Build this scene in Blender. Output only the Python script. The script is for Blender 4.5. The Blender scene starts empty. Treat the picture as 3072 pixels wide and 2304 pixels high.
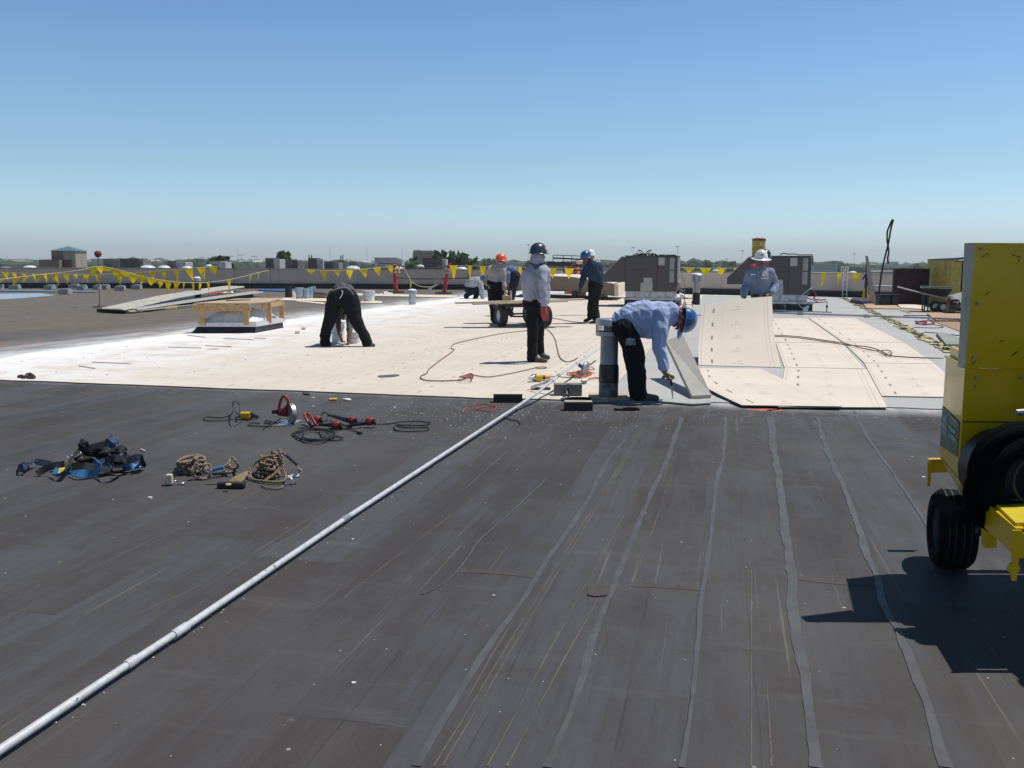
import bpy, bmesh, math, random
from mathutils import Vector, Matrix, noise
random.seed(7)
PI = math.pi
R = math.radians
SC = bpy.context.scene
COL = SC.collection

# ------------------------------------------------------------------ camera
F, EYE, ROLL = 2800.0, 1.55, 0.0056
PITCH = math.atan(366 / F)
cam_data = bpy.data.cameras.new("camera")
cam_data.sensor_width = 36.0
cam_data.lens = 36.0 * F / 3072
cam_data.clip_start = 0.05
cam_data.clip_end = 20000
cam = bpy.data.objects.new("camera", cam_data)
COL.objects.link(cam)
CM = Matrix.Rotation(PI / 2 - PITCH, 3, 'X') @ Matrix.Rotation(ROLL, 3, 'Z')
cam.matrix_world = Matrix.Translation((0, 0, EYE)) @ CM.to_4x4()
SC.camera = cam

# ------------------------------------------------------------------ sky and sun
SUN_EL, SUN_AZ = R(65), math.atan2(0.95, 0.31)      # azimuth from +Y towards +X
world = bpy.data.worlds.new("World")
SC.world = world
world.use_nodes = True
wn = world.node_tree
bg = wn.nodes["Background"]
sky = wn.nodes.new("ShaderNodeTexSky")
sky.sky_type = 'NISHITA'
sky.sun_disc = False
sky.sun_elevation = SUN_EL
sky.sun_rotation = SUN_AZ
sky.altitude = 100
sky.air_density = 1.0
sky.dust_density = 0.6
sky.ozone_density = 2.0
# sky factor by height: matched low down, darkened overhead to deepen the shadows
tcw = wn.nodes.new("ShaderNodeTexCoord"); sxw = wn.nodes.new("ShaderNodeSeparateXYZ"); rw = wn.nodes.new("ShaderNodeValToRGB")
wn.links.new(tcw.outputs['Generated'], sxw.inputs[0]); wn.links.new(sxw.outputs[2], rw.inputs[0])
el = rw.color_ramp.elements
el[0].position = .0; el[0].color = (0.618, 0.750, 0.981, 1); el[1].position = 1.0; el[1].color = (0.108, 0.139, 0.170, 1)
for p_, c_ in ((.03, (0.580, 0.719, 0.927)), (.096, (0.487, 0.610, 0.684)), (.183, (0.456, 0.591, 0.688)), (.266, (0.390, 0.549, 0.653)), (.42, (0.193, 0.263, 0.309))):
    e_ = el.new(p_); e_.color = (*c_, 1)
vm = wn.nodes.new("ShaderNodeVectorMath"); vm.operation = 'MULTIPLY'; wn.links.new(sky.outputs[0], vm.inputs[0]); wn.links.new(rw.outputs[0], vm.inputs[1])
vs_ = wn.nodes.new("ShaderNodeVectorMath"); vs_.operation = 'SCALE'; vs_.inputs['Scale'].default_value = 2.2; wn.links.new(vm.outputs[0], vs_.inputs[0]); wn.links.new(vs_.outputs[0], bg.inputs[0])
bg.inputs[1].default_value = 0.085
sun_data = bpy.data.lights.new("sun", 'SUN')
sun_data.energy = 4.45
sun_data.angle = R(0.53)
sun_data.color = (1.0, 0.955, 0.89)
sun = bpy.data.objects.new("sun", sun_data)
sun.rotation_euler = (PI / 2 - SUN_EL, 0, -SUN_AZ + PI)
sdir = Vector((math.sin(SUN_AZ) * math.cos(SUN_EL), math.cos(SUN_AZ) * math.cos(SUN_EL), math.sin(SUN_EL)))
sun.rotation_euler = sdir.to_track_quat('Z', 'Y').to_euler()
COL.objects.link(sun)
SC.view_settings.view_transform = 'Standard'
SC.view_settings.look = 'None'
SC.view_settings.exposure = 0.0
SC.view_settings.gamma = 1.0
SC.render.resolution_x, SC.render.resolution_y = 1024, 768
SC.cycles.volume_bounces = 0

# ------------------------------------------------------------------ measuring helpers (photo pixel -> metres)
def ray(px, py):
    return CM @ Vector(((px - 1536) / F, -(py - 1152) / F, -1))
def G(px, py, z=0.0):
    r = ray(px, py); t = (z - EYE) / r.z
    return Vector((r.x * t, r.y * t, z))
def V(px, py, Y):
    r = ray(px, py); t = Y / r.y
    return Vector((r.x * t, Y, EYE + r.z * t))
_a, _b = G(0, 2250), G(1805, 1030)
ALPHA = math.atan2(_b.x - _a.x, _b.y - _a.y)         # direction the roofing runs
DV = Vector((math.sin(ALPHA), math.cos(ALPHA), 0))   # along the seams
DU = Vector((math.cos(ALPHA), -math.sin(ALPHA), 0))  # across them

# ------------------------------------------------------------------ materials
class NT:
    def __init__(s, name):
        s.m = bpy.data.materials.new(name); s.m.use_nodes = True
        s.t = s.m.node_tree; s.b = s.t.nodes["Principled BSDF"]
    def n(s, k, **kw):
        x = s.t.nodes.new(k)
        for a, v in kw.items(): setattr(x, a, v)
        return x
    def put(s, sock, v):
        if hasattr(v, "is_output"): s.t.links.new(v, sock)
        elif isinstance(v, (tuple, list)) and len(v) == 3 and sock.type == 'RGBA': sock.default_value = (*v, 1)
        else: sock.default_value = v
    def M(s, op, a, b=0.0, c=None):
        x = s.n("ShaderNodeMath", operation=op); s.put(x.inputs[0], a); s.put(x.inputs[1], b)
        if c is not None: s.put(x.inputs[2], c)
        return x.outputs[0]
    def mix(s, f, a, b):
        x = s.n("ShaderNodeMix", data_type='RGBA'); s.put(x.inputs[0], f); s.put(x.inputs[6], a); s.put(x.inputs[7], b)
        return x.outputs[2]
    def obj(s, rot=0, scale=(1, 1, 1), src='Object'):
        tc = s.n("ShaderNodeTexCoord"); mp = s.n("ShaderNodeMapping")
        s.t.links.new(tc.outputs[src], mp.inputs[0]); mp.inputs[2].default_value[2] = rot; mp.inputs[3].default_value = scale
        return mp.outputs[0]
    def noise(s, vec, scale, detail=4, rough=.55, dist=0):
        x = s.n("ShaderNodeTexNoise"); s.t.links.new(vec, x.inputs['Vector'])
        x.inputs['Scale'].default_value = scale; x.inputs['Detail'].default_value = detail
        x.inputs['Roughness'].default_value = rough; x.inputs['Distortion'].default_value = dist
        return x.outputs[0]
    def step(s, v, lo, hi):
        x = s.n("ShaderNodeMapRange", interpolation_type='SMOOTHSTEP'); s.put(x.inputs[0], v)
        x.inputs[1].default_value = lo; x.inputs[2].default_value = hi
        return x.outputs[0]
    def bump(s, h, strength, dist=.01):
        x = s.n("ShaderNodeBump"); s.put(x.inputs['Height'], h); x.inputs['Strength'].default_value = strength
        x.inputs['Distance'].default_value = dist
        s.t.links.new(x.outputs[0], s.b.inputs['Normal'])
    def fin(s, col, rough=.6, metal=0, spec=None):
        s.put(s.b.inputs['Base Color'], col); s.put(s.b.inputs['Roughness'], rough); s.put(s.b.inputs['Metallic'], metal)
        if spec is not None: s.b.inputs['Specular IOR Level'].default_value = spec
        return s.m
def mat(name, c, rough=.6, metal=0, var=.25, vs=6, c2=None, bump=.15, bs=40, coat=0, dirt=None, ds=9, dt=.62, spec=None):
    "plain painted / cloth / metal surface with uneven tone, small bumps and optional dirt of its own"
    t = NT(name); v = t.obj()
    n1 = t.noise(v, vs, 5)
    c2 = c2 or tuple(x * (1 - var) for x in c)
    col = t.mix(t.step(n1, .35, .68), c, c2)
    if dirt: col = t.mix(t.step(t.noise(v, ds, 6, .7), dt, dt + .08), col, dirt)
    if bump: t.bump(t.noise(v, bs, 4), bump, .006)
    if spec is not None: t.b.inputs['Specular IOR Level'].default_value = spec
    r = t.M('ADD', t.M('MULTIPLY', n1, .25), rough - .12)
    m = t.fin(col, r, metal)
    if coat: t.b.inputs['Coat Weight'].default_value = coat; t.b.inputs['Coat Roughness'].default_value = .08
    return m

def deck_material():
    t = NT("weathered roofing membrane")
    uv = t.obj(rot=ALPHA)                              # x across the rolls, y along them
    sx = t.n("ShaderNodeSeparateXYZ"); t.t.links.new(uv, sx.inputs[0])
    big = t.noise(uv, .35, 4)
    st = t.n("ShaderNodeMapping"); t.t.links.new(uv, st.inputs[0]); st.inputs[3].default_value = (3.2, .55, 1)
    streak = t.noise(st.outputs[0], 1.6, 6, .65)
    st2 = t.n("ShaderNodeMapping"); t.t.links.new(uv, st2.inputs[0]); st2.inputs[3].default_value = (26, .5, 1)
    fine = t.noise(st2.outputs[0], 1.2, 4, .6)
    ru = t.M('DIVIDE', t.M('ADD', sx.outputs[0], t.M('MULTIPLY', big, .10)), .46); rf = t.M('FLOOR', ru)
    wn1 = t.n("ShaderNodeTexWhiteNoise", noise_dimensions='1D'); t.t.links.new(rf, wn1.inputs['W'])
    rv = t.M('DIVIDE', t.M('ADD', sx.outputs[1], t.M('MULTIPLY', wn1.outputs[0], 9)), 3.1)
    cb = t.n("ShaderNodeCombineXYZ"); t.t.links.new(rf, cb.inputs[0]); t.t.links.new(t.M('FLOOR', rv), cb.inputs[1])
    wn2 = t.n("ShaderNodeTexWhiteNoise", noise_dimensions='2D'); t.t.links.new(cb.outputs[0], wn2.inputs['Vector'])
    tone = t.step(t.M('ADD', t.M('MULTIPLY', wn2.outputs[0], .42), t.M('MULTIPLY', streak, 1.0)), .52, .88)
    col = t.mix(tone, (.075, .077, .086), (.056, .050, .048))
    col = t.mix(t.M('MULTIPLY', t.M('MULTIPLY', t.step(wn2.outputs[0], .8, .85), .35), t.step(streak, .4, .6)), col, (.10, .10, .102))
    lapn = t.noise(uv, 2.3, 4)
    lap = t.M('MAXIMUM', t.M('LESS_THAN', t.M('ABSOLUTE', t.M('SUBTRACT', t.M('FRACT', ru), .5)), t.M('MULTIPLY', t.M('SUBTRACT', lapn, .38), .035)), t.M('LESS_THAN', t.M('FRACT', rv), t.M('MULTIPLY', t.M('SUBTRACT', lapn, .42), .02)))
    col = t.mix(t.M('MULTIPLY', lap, .55), col, (.028, .026, .026))
    col = t.mix(t.M('MULTIPLY', t.step(fine, .45, .75), .35), col, (.043, .034, .029))
    col = t.mix(t.M('MULTIPLY', t.step(big, .42, .66), .55), col, (.098, .095, .093))
    # far left the membrane keeps its mineral surfacing: warmer and paler
    far = t.step(t.M('ADD', sx.outputs[1], t.M('MULTIPLY', big, 4)), 13, 22)
    col = t.mix(t.M('MULTIPLY', far, .85), col, (.172, .146, .116))
    # individual roll tone (rolls 0.45 m wide)
    roll = t.n("ShaderNodeTexWhiteNoise", noise_dimensions='1D')
    t.t.links.new(t.M('FLOOR', t.M('DIVIDE', sx.outputs[0], .46)), roll.inputs['W'])
    col = t.mix(t.M('MULTIPLY', roll.outputs[0], .28), col, (.10, .098, .096))
    # fine pale scratches and white specks
    st3 = t.n("ShaderNodeMapping"); t.t.links.new(uv, st3.inputs[0]); st3.inputs[3].default_value = (40, .35, 1)
    scr = t.step(t.noise(st3.outputs[0], 1.0, 3, .55), .665, .70)
    col = t.mix(t.M('MULTIPLY', scr, .38), col, (.21, .18, .14))
    vo = t.n("ShaderNodeTexVoronoi"); t.t.links.new(uv, vo.inputs['Vector']); vo.inputs['Scale'].default_value = 5.5
    spk = t.M('MULTIPLY', t.M('LESS_THAN', vo.outputs[0], .045), t.step(t.noise(uv, 1.3, 3), .42, .60))
    col = t.mix(t.M('MULTIPLY', spk, .8), col, (.45, .43, .38))
    cl = t.noise(uv, 1.7, 6, .72); col = t.mix(t.M('MULTIPLY', t.step(cl, .52, .62), .28), col, (.052, .044, .038))
    st4 = t.n("ShaderNodeMapping"); t.t.links.new(uv, st4.inputs[0]); st4.inputs[3].default_value = (.9, 5, 1)
    wipe = t.noise(st4.outputs[0], 1.3, 6, .7); col = t.mix(t.M('MULTIPLY', t.step(wipe, .56, .68), .22), col, (.13, .128, .125))
    pat = t.step(t.noise(uv, 3.1, 7, .78), .66, .72)
    col = t.mix(t.M('MULTIPLY', pat, .38), col, (.33, .32, .31))
    # cutting dust blown off the boards (white), strongest beside their left edge
    dist = t.M('SUBTRACT', LEFT_U, sx.outputs[0])      # metres left of the board field
    df = t.n("ShaderNodeMapRange", interpolation_type='SMOOTHSTEP'); t.put(df.inputs[0], dist)
    df.inputs[1].default_value = 2.6; df.inputs[2].default_value = -.3
    stq = t.n("ShaderNodeMapping"); t.t.links.new(uv, stq.inputs[0]); stq.inputs[2].default_value[2] = .25; stq.inputs[3].default_value = (2.2, .5, 1)
    dn = t.step(t.noise(stq.outputs[0], 1.1, 6, .7), .30, .72)
    infront = t.step(t.M('SUBTRACT', sx.outputs[1], t.M('MULTIPLY', t.M('LESS_THAN', sx.outputs[0], LEFT_U + 3.2), .0)), FRONT_V - .25, FRONT_V + .9)
    dust = t.M('MULTIPLY', t.M('MULTIPLY', df.outputs[0], infront), t.M('ADD', t.M('MULTIPLY', dn, .95), t.M('MULTIPLY', t.M('POWER', df.outputs[0], 3), .5)))
    col = t.mix(t.M('MINIMUM', dust, 1.0), col, (.66, .66, .67))
    # sawdust just in front of the board edge
    fr = t.n("ShaderNodeMapRange", interpolation_type='SMOOTHSTEP'); t.put(fr.inputs[0], sx.outputs[1])
    fr.inputs[1].default_value = FRONT_V - 1.3; fr.inputs[2].default_value = FRONT_V + .2
    col = t.mix(t.M('MULTIPLY', fr.outputs[0], t.M('MULTIPLY', t.step(t.noise(uv, 9, 7, .8), .53, .7), t.M('SUBTRACT', 1.0, far))), col, (.30, .29, .29))
    t.bump(t.M('ADD', t.noise(uv, 55, 4), t.M('MULTIPLY', streak, 1.5)), .25, .01)
    return t.fin(col, t.M('ADD', t.M('MULTIPLY', cl, .35), .45), 0, .12)

def board_material(name, c, marks=True, dust=False):
    "facing of a roof board: u across (1.22 m), v along"
    t = NT(name)
    uv = t.obj(src='UV'); ob = t.obj()
    sx = t.n("ShaderNodeSeparateXYZ"); t.t.links.new(uv, sx.inputs[0])
    u, v = sx.outputs[0], sx.outputs[1]
    um = t.M('MODULO', t.M('ADD', u, 122.0), 1.22)
    def band(x, a, w): return t.M('LESS_THAN', t.M('ABSOLUTE', t.M('SUBTRACT', x, a)), w)
    col = t.mix(t.step(t.noise(ob, .9, 4), .35, .65), c, tuple(x * .93 for x in c))
    stm = t.n("ShaderNodeMapping"); t.t.links.new(uv, stm.inputs[0]); stm.inputs[3].default_value = (14, .4, 1)
    col = t.mix(t.M('MULTIPLY', t.step(t.noise(stm.outputs[0], 1, 4), .5, .75), .25), col, tuple(x * .8 for x in c))
    if marks:
        vm = t.M('MODULO', t.M('ADD', v, 98.0), .49)
        dash = t.M('MULTIPLY', band(um, .22, .015), band(vm, .2, .078))
        col = t.mix(t.M('MULTIPLY', dash, .55 if dust else .8), col, (.12, .11, .10))
        ink = t.n("ShaderNodeMapping"); t.t.links.new(uv, ink.inputs[0]); ink.inputs[3].default_value = (55, 26, 1)
        txt = t.M('MULTIPLY', t.M('GREATER_THAN', t.noise(ink.outputs[0], 1, 1), .5), t.M('MULTIPLY', band(um, .60, .085), t.M('MAXIMUM', band(vm, .12, .022), t.M('MULTIPLY', band(vm, .21, .03), band(um, .62, .03)))))
        col = t.mix(t.M('MULTIPLY', txt, .55), col, (.25, .22, .2))
        for a, w in ((.06, .006), (1.06, .004), (1.115, .006)):
            col = t.mix(t.M('MULTIPLY', band(um, a, w), .42), col, (.3, .24, .2))
    joint = t.M('MAXIMUM', band(um, 0.0, .006), t.M('MULTIPLY', band(t.M('MODULO', t.M('ADD', v, t.M('MULTIPLY', t.M('FLOOR', t.M('DIVIDE', t.M('ADD', u, 122.0), 1.22)), 1.22)), 2.44), 1.2, .006), 1.0))
    if dust or not marks: col = t.mix(t.M('MULTIPLY', joint, .6), col, (.2, .17, .15))
    if dust:
        d = t.M('SUBTRACT', u, LEFT_U)
        df = t.n("ShaderNodeMapRange", interpolation_type='SMOOTHSTEP'); t.put(df.inputs[0], d)
        df.inputs[1].default_value = 6.0; df.inputs[2].default_value = .4
        dn = t.step(t.noise(uv, 1.5, 7, .72), .34, .60)
        col = t.mix(t.M('MULTIPLY', df.outputs[0], dn), col, (.78, .78, .80))
        de = t.n("ShaderNodeMapRange", interpolation_type='SMOOTHSTEP'); t.put(de.inputs[0], t.M('ADD', d, t.M('MULTIPLY', t.noise(uv, 1.6, 4), .9)))
        de.inputs[1].default_value = 2.1; de.inputs[2].default_value = .7
        col = t.mix(t.M('MULTIPLY', de.outputs[0], .8), col, (.80, .80, .82))
        foot = t.step(t.noise(uv, 5, 6, .75), .66, .72)
        col = t.mix(t.M('MULTIPLY', foot, .18), col, (.4, .36, .32))
    t.bump(t.noise(ob, 60, 3), .08, .004)
    return t.fin(col, .75, 0, .25)

def stripe_material(name, c1, c2, freq=34):
    t = NT(name); uv = t.obj(src='UV')
    sx = t.n("ShaderNodeSeparateXYZ"); t.t.links.new(uv, sx.inputs[0])
    w = t.M('SINE', t.M('MULTIPLY', t.M('ADD', t.M('MULTIPLY', sx.outputs[0], freq), t.M('MULTIPLY', sx.outputs[1], 3.0)), 2 * PI))
    col = t.mix(t.step(w, -.9, .1), c2, c1)
    col = t.mix(t.M('MULTIPLY', t.noise(t.obj(), 14, 4), .5), col, tuple(x * .55 for x in c1))
    t.bump(w, .8, .004)
    return t.fin(col, .9, 0, .1)

def grille_material(name, c1, c2, su, sv):
    t = NT(name); ob = t.obj()
    w = t.n("ShaderNodeTexWave", wave_type='BANDS', bands_direction='Z'); t.t.links.new(ob, w.inputs[0]); w.inputs['Scale'].default_value = sv
    return t.fin(t.mix(t.step(w.outputs[1], .35, .6), c2, c1), .6, .3)

_l = G(420, 1019)
LEFT_U = _l.dot(DU)                                    # left edge of the laid boards
FRONT_V = G(1500, 1199).dot(DV)

# ------------------------------------------------------------------ mesh building
class MB:
    def __init__(s): s.v = []; s.f = []; s.uv = {}; s.mi = {}; s.cur = 0
    def add(s, vs, fs, uvs=None):
        o = len(s.v); s.v += [Vector(x) for x in vs]
        for k, f in enumerate(fs):
            s.mi[len(s.f)] = s.cur
            if uvs: s.uv[len(s.f)] = uvs[k]
            s.f.append([o + i for i in f])
        return s
    def box(s, c, size, rz=0, m=None):
        hx, hy, hz = size[0] / 2, size[1] / 2, size[2] / 2
        mm = m or Matrix.Rotation(rz, 3, 'Z')
        vs = [Vector(c) + mm @ Vector((x, y, z)) for x in (-hx, hx) for y in (-hy, hy) for z in (-hz, hz)]
        return s.add(vs, [(0, 1, 3, 2), (4, 6, 7, 5), (0, 4, 5, 1), (2, 3, 7, 6), (0, 2, 6, 4), (1, 5, 7, 3)])
    def bar(s, p0, p1, w, h, up=(0, 0, 1)):
        p0, p1 = Vector(p0), Vector(p1); d = (p1 - p0).normalized(); u = Vector(up)
        if abs(d.dot(u)) > .98: u = Vector((0, 1, 0))
        x = d.cross(u).normalized(); z = x.cross(d).normalized()
        return s.box((p0 + p1) / 2, (w, (p1 - p0).length, h), m=Matrix((x, d, z)).transposed())
    def tube(s, pts, r, n=8, cap=True, w=None, closed=False):
        "swept tube; r a number or list; w = (width axis, ratio) gives an elliptic section"
        pts = [Vector(p) for p in pts]; rs = r if isinstance(r, (list, tuple)) else [r] * len(pts)
        vs, fs, uvs = [], [], []; L = 0; lens = []
        px = None
        for i, p in enumerate(pts):
            a = pts[max(i - 1, 0)]; b = pts[min(i + 1, len(pts) - 1)]; d = (b - a)
            d = d.normalized() if d.length > 1e-9 else Vector((0, 0, 1))
            if i: L += (p - pts[i - 1]).length
            lens.append(L)
            if w: x = (Vector(w[0]) - d * d.dot(Vector(w[0])))
            elif px is not None: x = px - d * d.dot(px)
            else: x = d.cross(Vector((0, 0, 1)))
            if x.length < 1e-4: x = d.cross(Vector((1, 0, 0)))
            x.normalize(); y = d.cross(x); px = x; k = w[1] if w else 1
            for j in range(n):
                t = 2 * PI * j / n
                vs.append(p + x * rs[i] * math.cos(t) + y * rs[i] * k * math.sin(t))
        for i in range(len(pts) - 1):
            for j in range(n):
                k2 = (j + 1) % n
                fs.append((i * n + j, i * n + k2, (i + 1) * n + k2, (i + 1) * n + j))
                uvs.append(((lens[i], j / n), (lens[i], (j + 1) / n), (lens[i + 1], (j + 1) / n), (lens[i + 1], j / n)))
        if cap:
            fs.append(tuple(reversed(range(n)))); uvs.append([(0, 0)] * n)
            fs.append(tuple((len(pts) - 1) * n + j for j in range(n))); uvs.append([(0, 0)] * n)
        return s.add(vs, fs, uvs)
    def cyl(s, p0, p1, r, r2=None, n=20): return s.tube([p0, p1], [r, r if r2 is None else r2], n)
    def caps(s, pts, rs, n=12, w=None):
        "tapered capsule chain (closed volume)"
        pts = [Vector(p) for p in pts]
        P, Q = [], []
        d0 = (pts[0] - pts[1]).normalized(); d1 = (pts[-1] - pts[-2]).normalized()
        for a in (85, 60, 30): P.append(pts[0] + d0 * rs[0] * math.sin(R(a))); Q.append(rs[0] * math.cos(R(a)))
        P += pts; Q += list(rs)
        for a in (30, 60, 85): P.append(pts[-1] + d1 * rs[-1] * math.sin(R(a))); Q.append(rs[-1] * math.cos(R(a)))
        return s.tube(P, Q, n, True, w)
    def lathe(s, prof, n=24, m=None, a0=0, a1=2 * PI):
        m = m or Matrix.Identity(4); full = abs(a1 - a0 - 2 * PI) < 1e-6; k = n if full else n + 1
        vs = []; fs = []
        for (r, z) in prof:
            for j in range(k):
                t = a0 + (a1 - a0) * j / n
                vs.append(m @ Vector((r * math.cos(t), r * math.sin(t), z)))
        for i in range(len(prof) - 1):
            for j in range(n):
                j2 = (j + 1) % k
                fs.append((i * k + j, i * k + j2, (i + 1) * k + j2, (i + 1) * k + j))
        return s.add(vs, fs)
    def prism(s, pts, dz, down=True):
        "polygon (3-D points, any plane) given thickness along dz"
        n = len(pts); dz = Vector(dz) if isinstance(dz, (tuple, list, Vector)) else Vector((0, 0, dz))
        vs = [Vector(p) for p in pts] + [Vector(p) + dz for p in pts]
        fs = [tuple(reversed(range(n))), tuple(range(n, 2 * n))] + [(i, (i + 1) % n, n + (i + 1) % n, n + i) for i in range(n)]
        return s.add(vs, fs)
    def blob(s, c, r, seed=0, amp=.2, sub=2, fr=1.5):
        bm = bmesh.new(); bmesh.ops.create_icosphere(bm, subdivisions=sub, radius=1)
        rr = Vector(r) if hasattr(r, '__len__') else Vector((r, r, r))
        vs = []
        for v in bm.verts:
            k = 1 + amp * noise.noise(v.co * fr + Vector((seed * 3.1, seed * 1.7, seed)))*1.6
            vs.append(Vector(c) + Vector((v.co.x * rr.x, v.co.y * rr.y, v.co.z * rr.z)) * k)
        fs = [tuple(v.index for v in f.verts) for f in bm.faces]; bm.free()
        return s.add(vs, fs)
    def obj(s, name, mats, parent=None, smooth=None, origin=None, bevel=0, label=None):
        me = bpy.data.meshes.new(name)
        o0 = Vector(origin) if origin is not None else (parent_world(parent) if parent else Vector((0, 0, 0)))
        me.from_pydata([tuple(v - o0) for v in s.v], [], s.f)
        if s.uv:
            ul = me.uv_layers.new(name="UVMap")
            for p in me.polygons:
                u = s.uv.get(p.index)
                if u:
                    for k, li in enumerate(p.loop_indices): ul.data[li].uv = u[k]
        for m in (mats if isinstance(mats, (list, tuple)) else [mats]): me.materials.append(m)
        for p in me.polygons: p.material_index = s.mi.get(p.index, 0)
        bm = bmesh.new(); bm.from_mesh(me); bmesh.ops.recalc_face_normals(bm, faces=bm.faces); bm.to_mesh(me); bm.free()
        if smooth:
            for p in me.polygons: p.use_smooth = True
            me.set_sharp_from_angle(angle=R(smooth))
        o = bpy.data.objects.new(name, me); COL.objects.link(o)
        if parent: o.parent = parent; o.location = (0, 0, 0) if origin is None else Vector(origin) - parent_world(parent)
        else: o.location = o0
        if bevel:
            b = o.modifiers.new("bevel", 'BEVEL'); b.width = bevel; b.segments = 2; b.limit_method = 'ANGLE'
        if label: o['label'] = label
        return o
def parent_world(p):
    l = Vector(p.location)
    while p.parent: p = p.parent; l += Vector(p.location)
    return l
def tag(o, label=None, cat=None, group=None, kind=None):
    for k, v in (('label', label), ('category', cat), ('group', group), ('kind', kind)):
        if v: o[k] = v
    return o
def thing(name, label, cat, loc, group=None):
    o = bpy.data.objects.new(name, None); o.empty_display_size = .1; COL.objects.link(o); o.location = loc
    return tag(o, label, cat, group)
def solo(name, mb, m, label, cat, group=None, **kw):
    c = sum((v for v in mb.v), Vector()) / len(mb.v); c.z = min(v.z for v in mb.v)
    return tag(mb.obj(name, m, origin=c, **kw), label, cat, group)
def struct(name, mb, m, **kw):
    return tag(mb.obj(name, m, **kw), kind='structure')
def spline(pts, k=6):
    "Catmull-Rom through points"
    pts = [Vector(p) for p in pts]; P = [pts[0]] + pts + [pts[-1]]; out = []
    for i in range(1, len(P) - 2):
        a, b, c, d = P[i - 1:i + 3]
        for j in range(k):
            t = j / k
            out.append(.5 * ((2 * b) + (c - a) * t + (2 * a - 5 * b + 4 * c - d) * t * t + (3 * b - a - 3 * c + d) * t ** 3))
    return out + [pts[-1]]
def gp(l, z=0.0, ox=0, oy=0, s=1.0):
    "list of zoom pixels -> ground points"
    return [G(ox + p[0] / s, oy + p[1] / s, p[2] if len(p) > 2 else z) for p in l]

# shared materials
DECK = deck_material()
BOARD = board_material("cream faced board", (.69, .615, .53))
FIELD = board_material("laid cream boards with dust", (.64, .575, .49), dust=True)
GREYB = board_material("grey insulation facer", (.43, .43, .425), marks=False)
BOARDEDGE = mat("board core edge", (.25, .22, .19), .9)
BLACKM = mat("black membrane flashing", (.014, .014, .016), .55, var=.4, bump=.4, bs=25)
STUCCO = mat("tan stucco parapet", (.64, .52, .44), .9, vs=1.2, var=.14, bump=.3, bs=60)
COPE = mat("pale coping", (.42, .37, .32), .7, vs=1)
FARROOF = mat("far gravel roof", (.30, .28, .25), .9, vs=.3, var=.3)
GALV = mat("galvanised metal", (.50, .52, .55), .42, .75, var=.3, vs=8, dirt=(.25, .25, .26), ds=14)
ALU = mat("white painted conduit", (.68, .68, .71), .42, .25, var=.22, vs=20, dirt=(.12, .12, .12), ds=30, dt=.60)
STEEL = mat("grey steel", (.33, .34, .36), .45, .6)
DARKM = mat("dark painted steel", (.03, .03, .035), .5, .2)
RUBBER = mat("black rubber", (.012, .012, .014), .62, bump=.35, bs=50)
YELLOW = mat("yellow machine enamel", (.72, .445, .002), .34, 0, var=.10, vs=3, coat=.35, spec=.15, bump=.03, dirt=(.12, .095, .02), ds=7, dt=.71)
YCOL = mat("yellow plastic film", (.80, .62, .02), .42, var=.1)
WOOD = mat("new lumber", (.52, .33, .15), .7, c2=(.40, .24, .10), vs=9, bump=.2)
PLY = mat("plywood sheet", (.52, .40, .27), .75, c2=(.40, .29, .19), vs=5)
OSB = mat("strand board", (.36, .25, .16), .85, c2=(.27, .17, .10), vs=22)
WHITEP = mat("white plastic", (.78, .78, .80), .35, var=.08, bump=.02)
TAR = mat("fresh tar", (.012, .012, .013), .3, var=.5)
RED = mat("red tool plastic", (.32, .018, .022), .4, coat=.3)
BLK = mat("black plastic", (.014, .014, .016), .45)
SILV = mat("cast alloy", (.62, .63, .66), .3, .8)
CORDM = mat("dark cord", (.03, .028, .026), .55)
CORDB = mat("brown cord", (.22, .14, .10), .6)
CORDO = mat("orange cord", (.55, .12, .04), .55)

# ------------------------------------------------------------------ structure: ground, roofs
gm = NT("far plain"); gv = gm.obj()
gcol = gm.mix(gm.step(gm.noise(gv, .004, 5), .4, .6), (.07, .095, .045), (.20, .18, .13))
gcol = gm.mix(gm.step(gm.noise(gv, .02, 5), .5, .6), gcol, (.045, .075, .03)); gm.fin(gcol, .95)
m = MB(); m.add([(-3400, -300, -9), (3400, -300, -9), (3400, 3250, -9), (-3400, 3250, -9)], [(0, 1, 2, 3)])
struct('ground', m, gm.m)

WL = G(0, 866); WR = G(2500, 892)
wd = (WR - WL).normalized(); wn_ = Vector((-wd.y, wd.x, 0))       # wall runs along wd, wn_ points away from the camera
WP = [G(-20, 865), G(1000, 866), G(1600, 871), G(2100, 883), G(2500, 891), G(2900, 902)]
WP = [WP[0] - (WP[1] - WP[0]).normalized() * 30] + WP + [WP[-1] + (WP[-1] - WP[-2]).normalized() * 12]
W0, W1 = WP[0], WP[-1]
m = MB()
m.prism([(-60, -12, -9), (40, -12, -9), (40, (W1 + wd * 12).y, -9)] + [tuple(p - Vector((0, 0, 9))) for p in reversed(WP)] + [(-60, W0.y, -9)], 9.0)
struct('roof_deck', m, DECK)
m = MB(); far0 = W0 + wn_ * .28; far1 = W1 + wn_ * .28
m.prism([tuple(p + wn_ * .28 - Vector((0, 0, 9))) for p in WP] + [tuple(far1 + wd * 60 + Vector((0, 0, -9))), tuple(far1 + wd * 60 + wn_ * 95 + Vector((0, 0, -9))), tuple(far0 - wd * 80 + wn_ * 95 + Vector((0, 0, -9))), tuple(far0 - wd * 80 + Vector((0, 0, -9)))], 9.1)
struct('far_roof', m, FARROOF)

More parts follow.
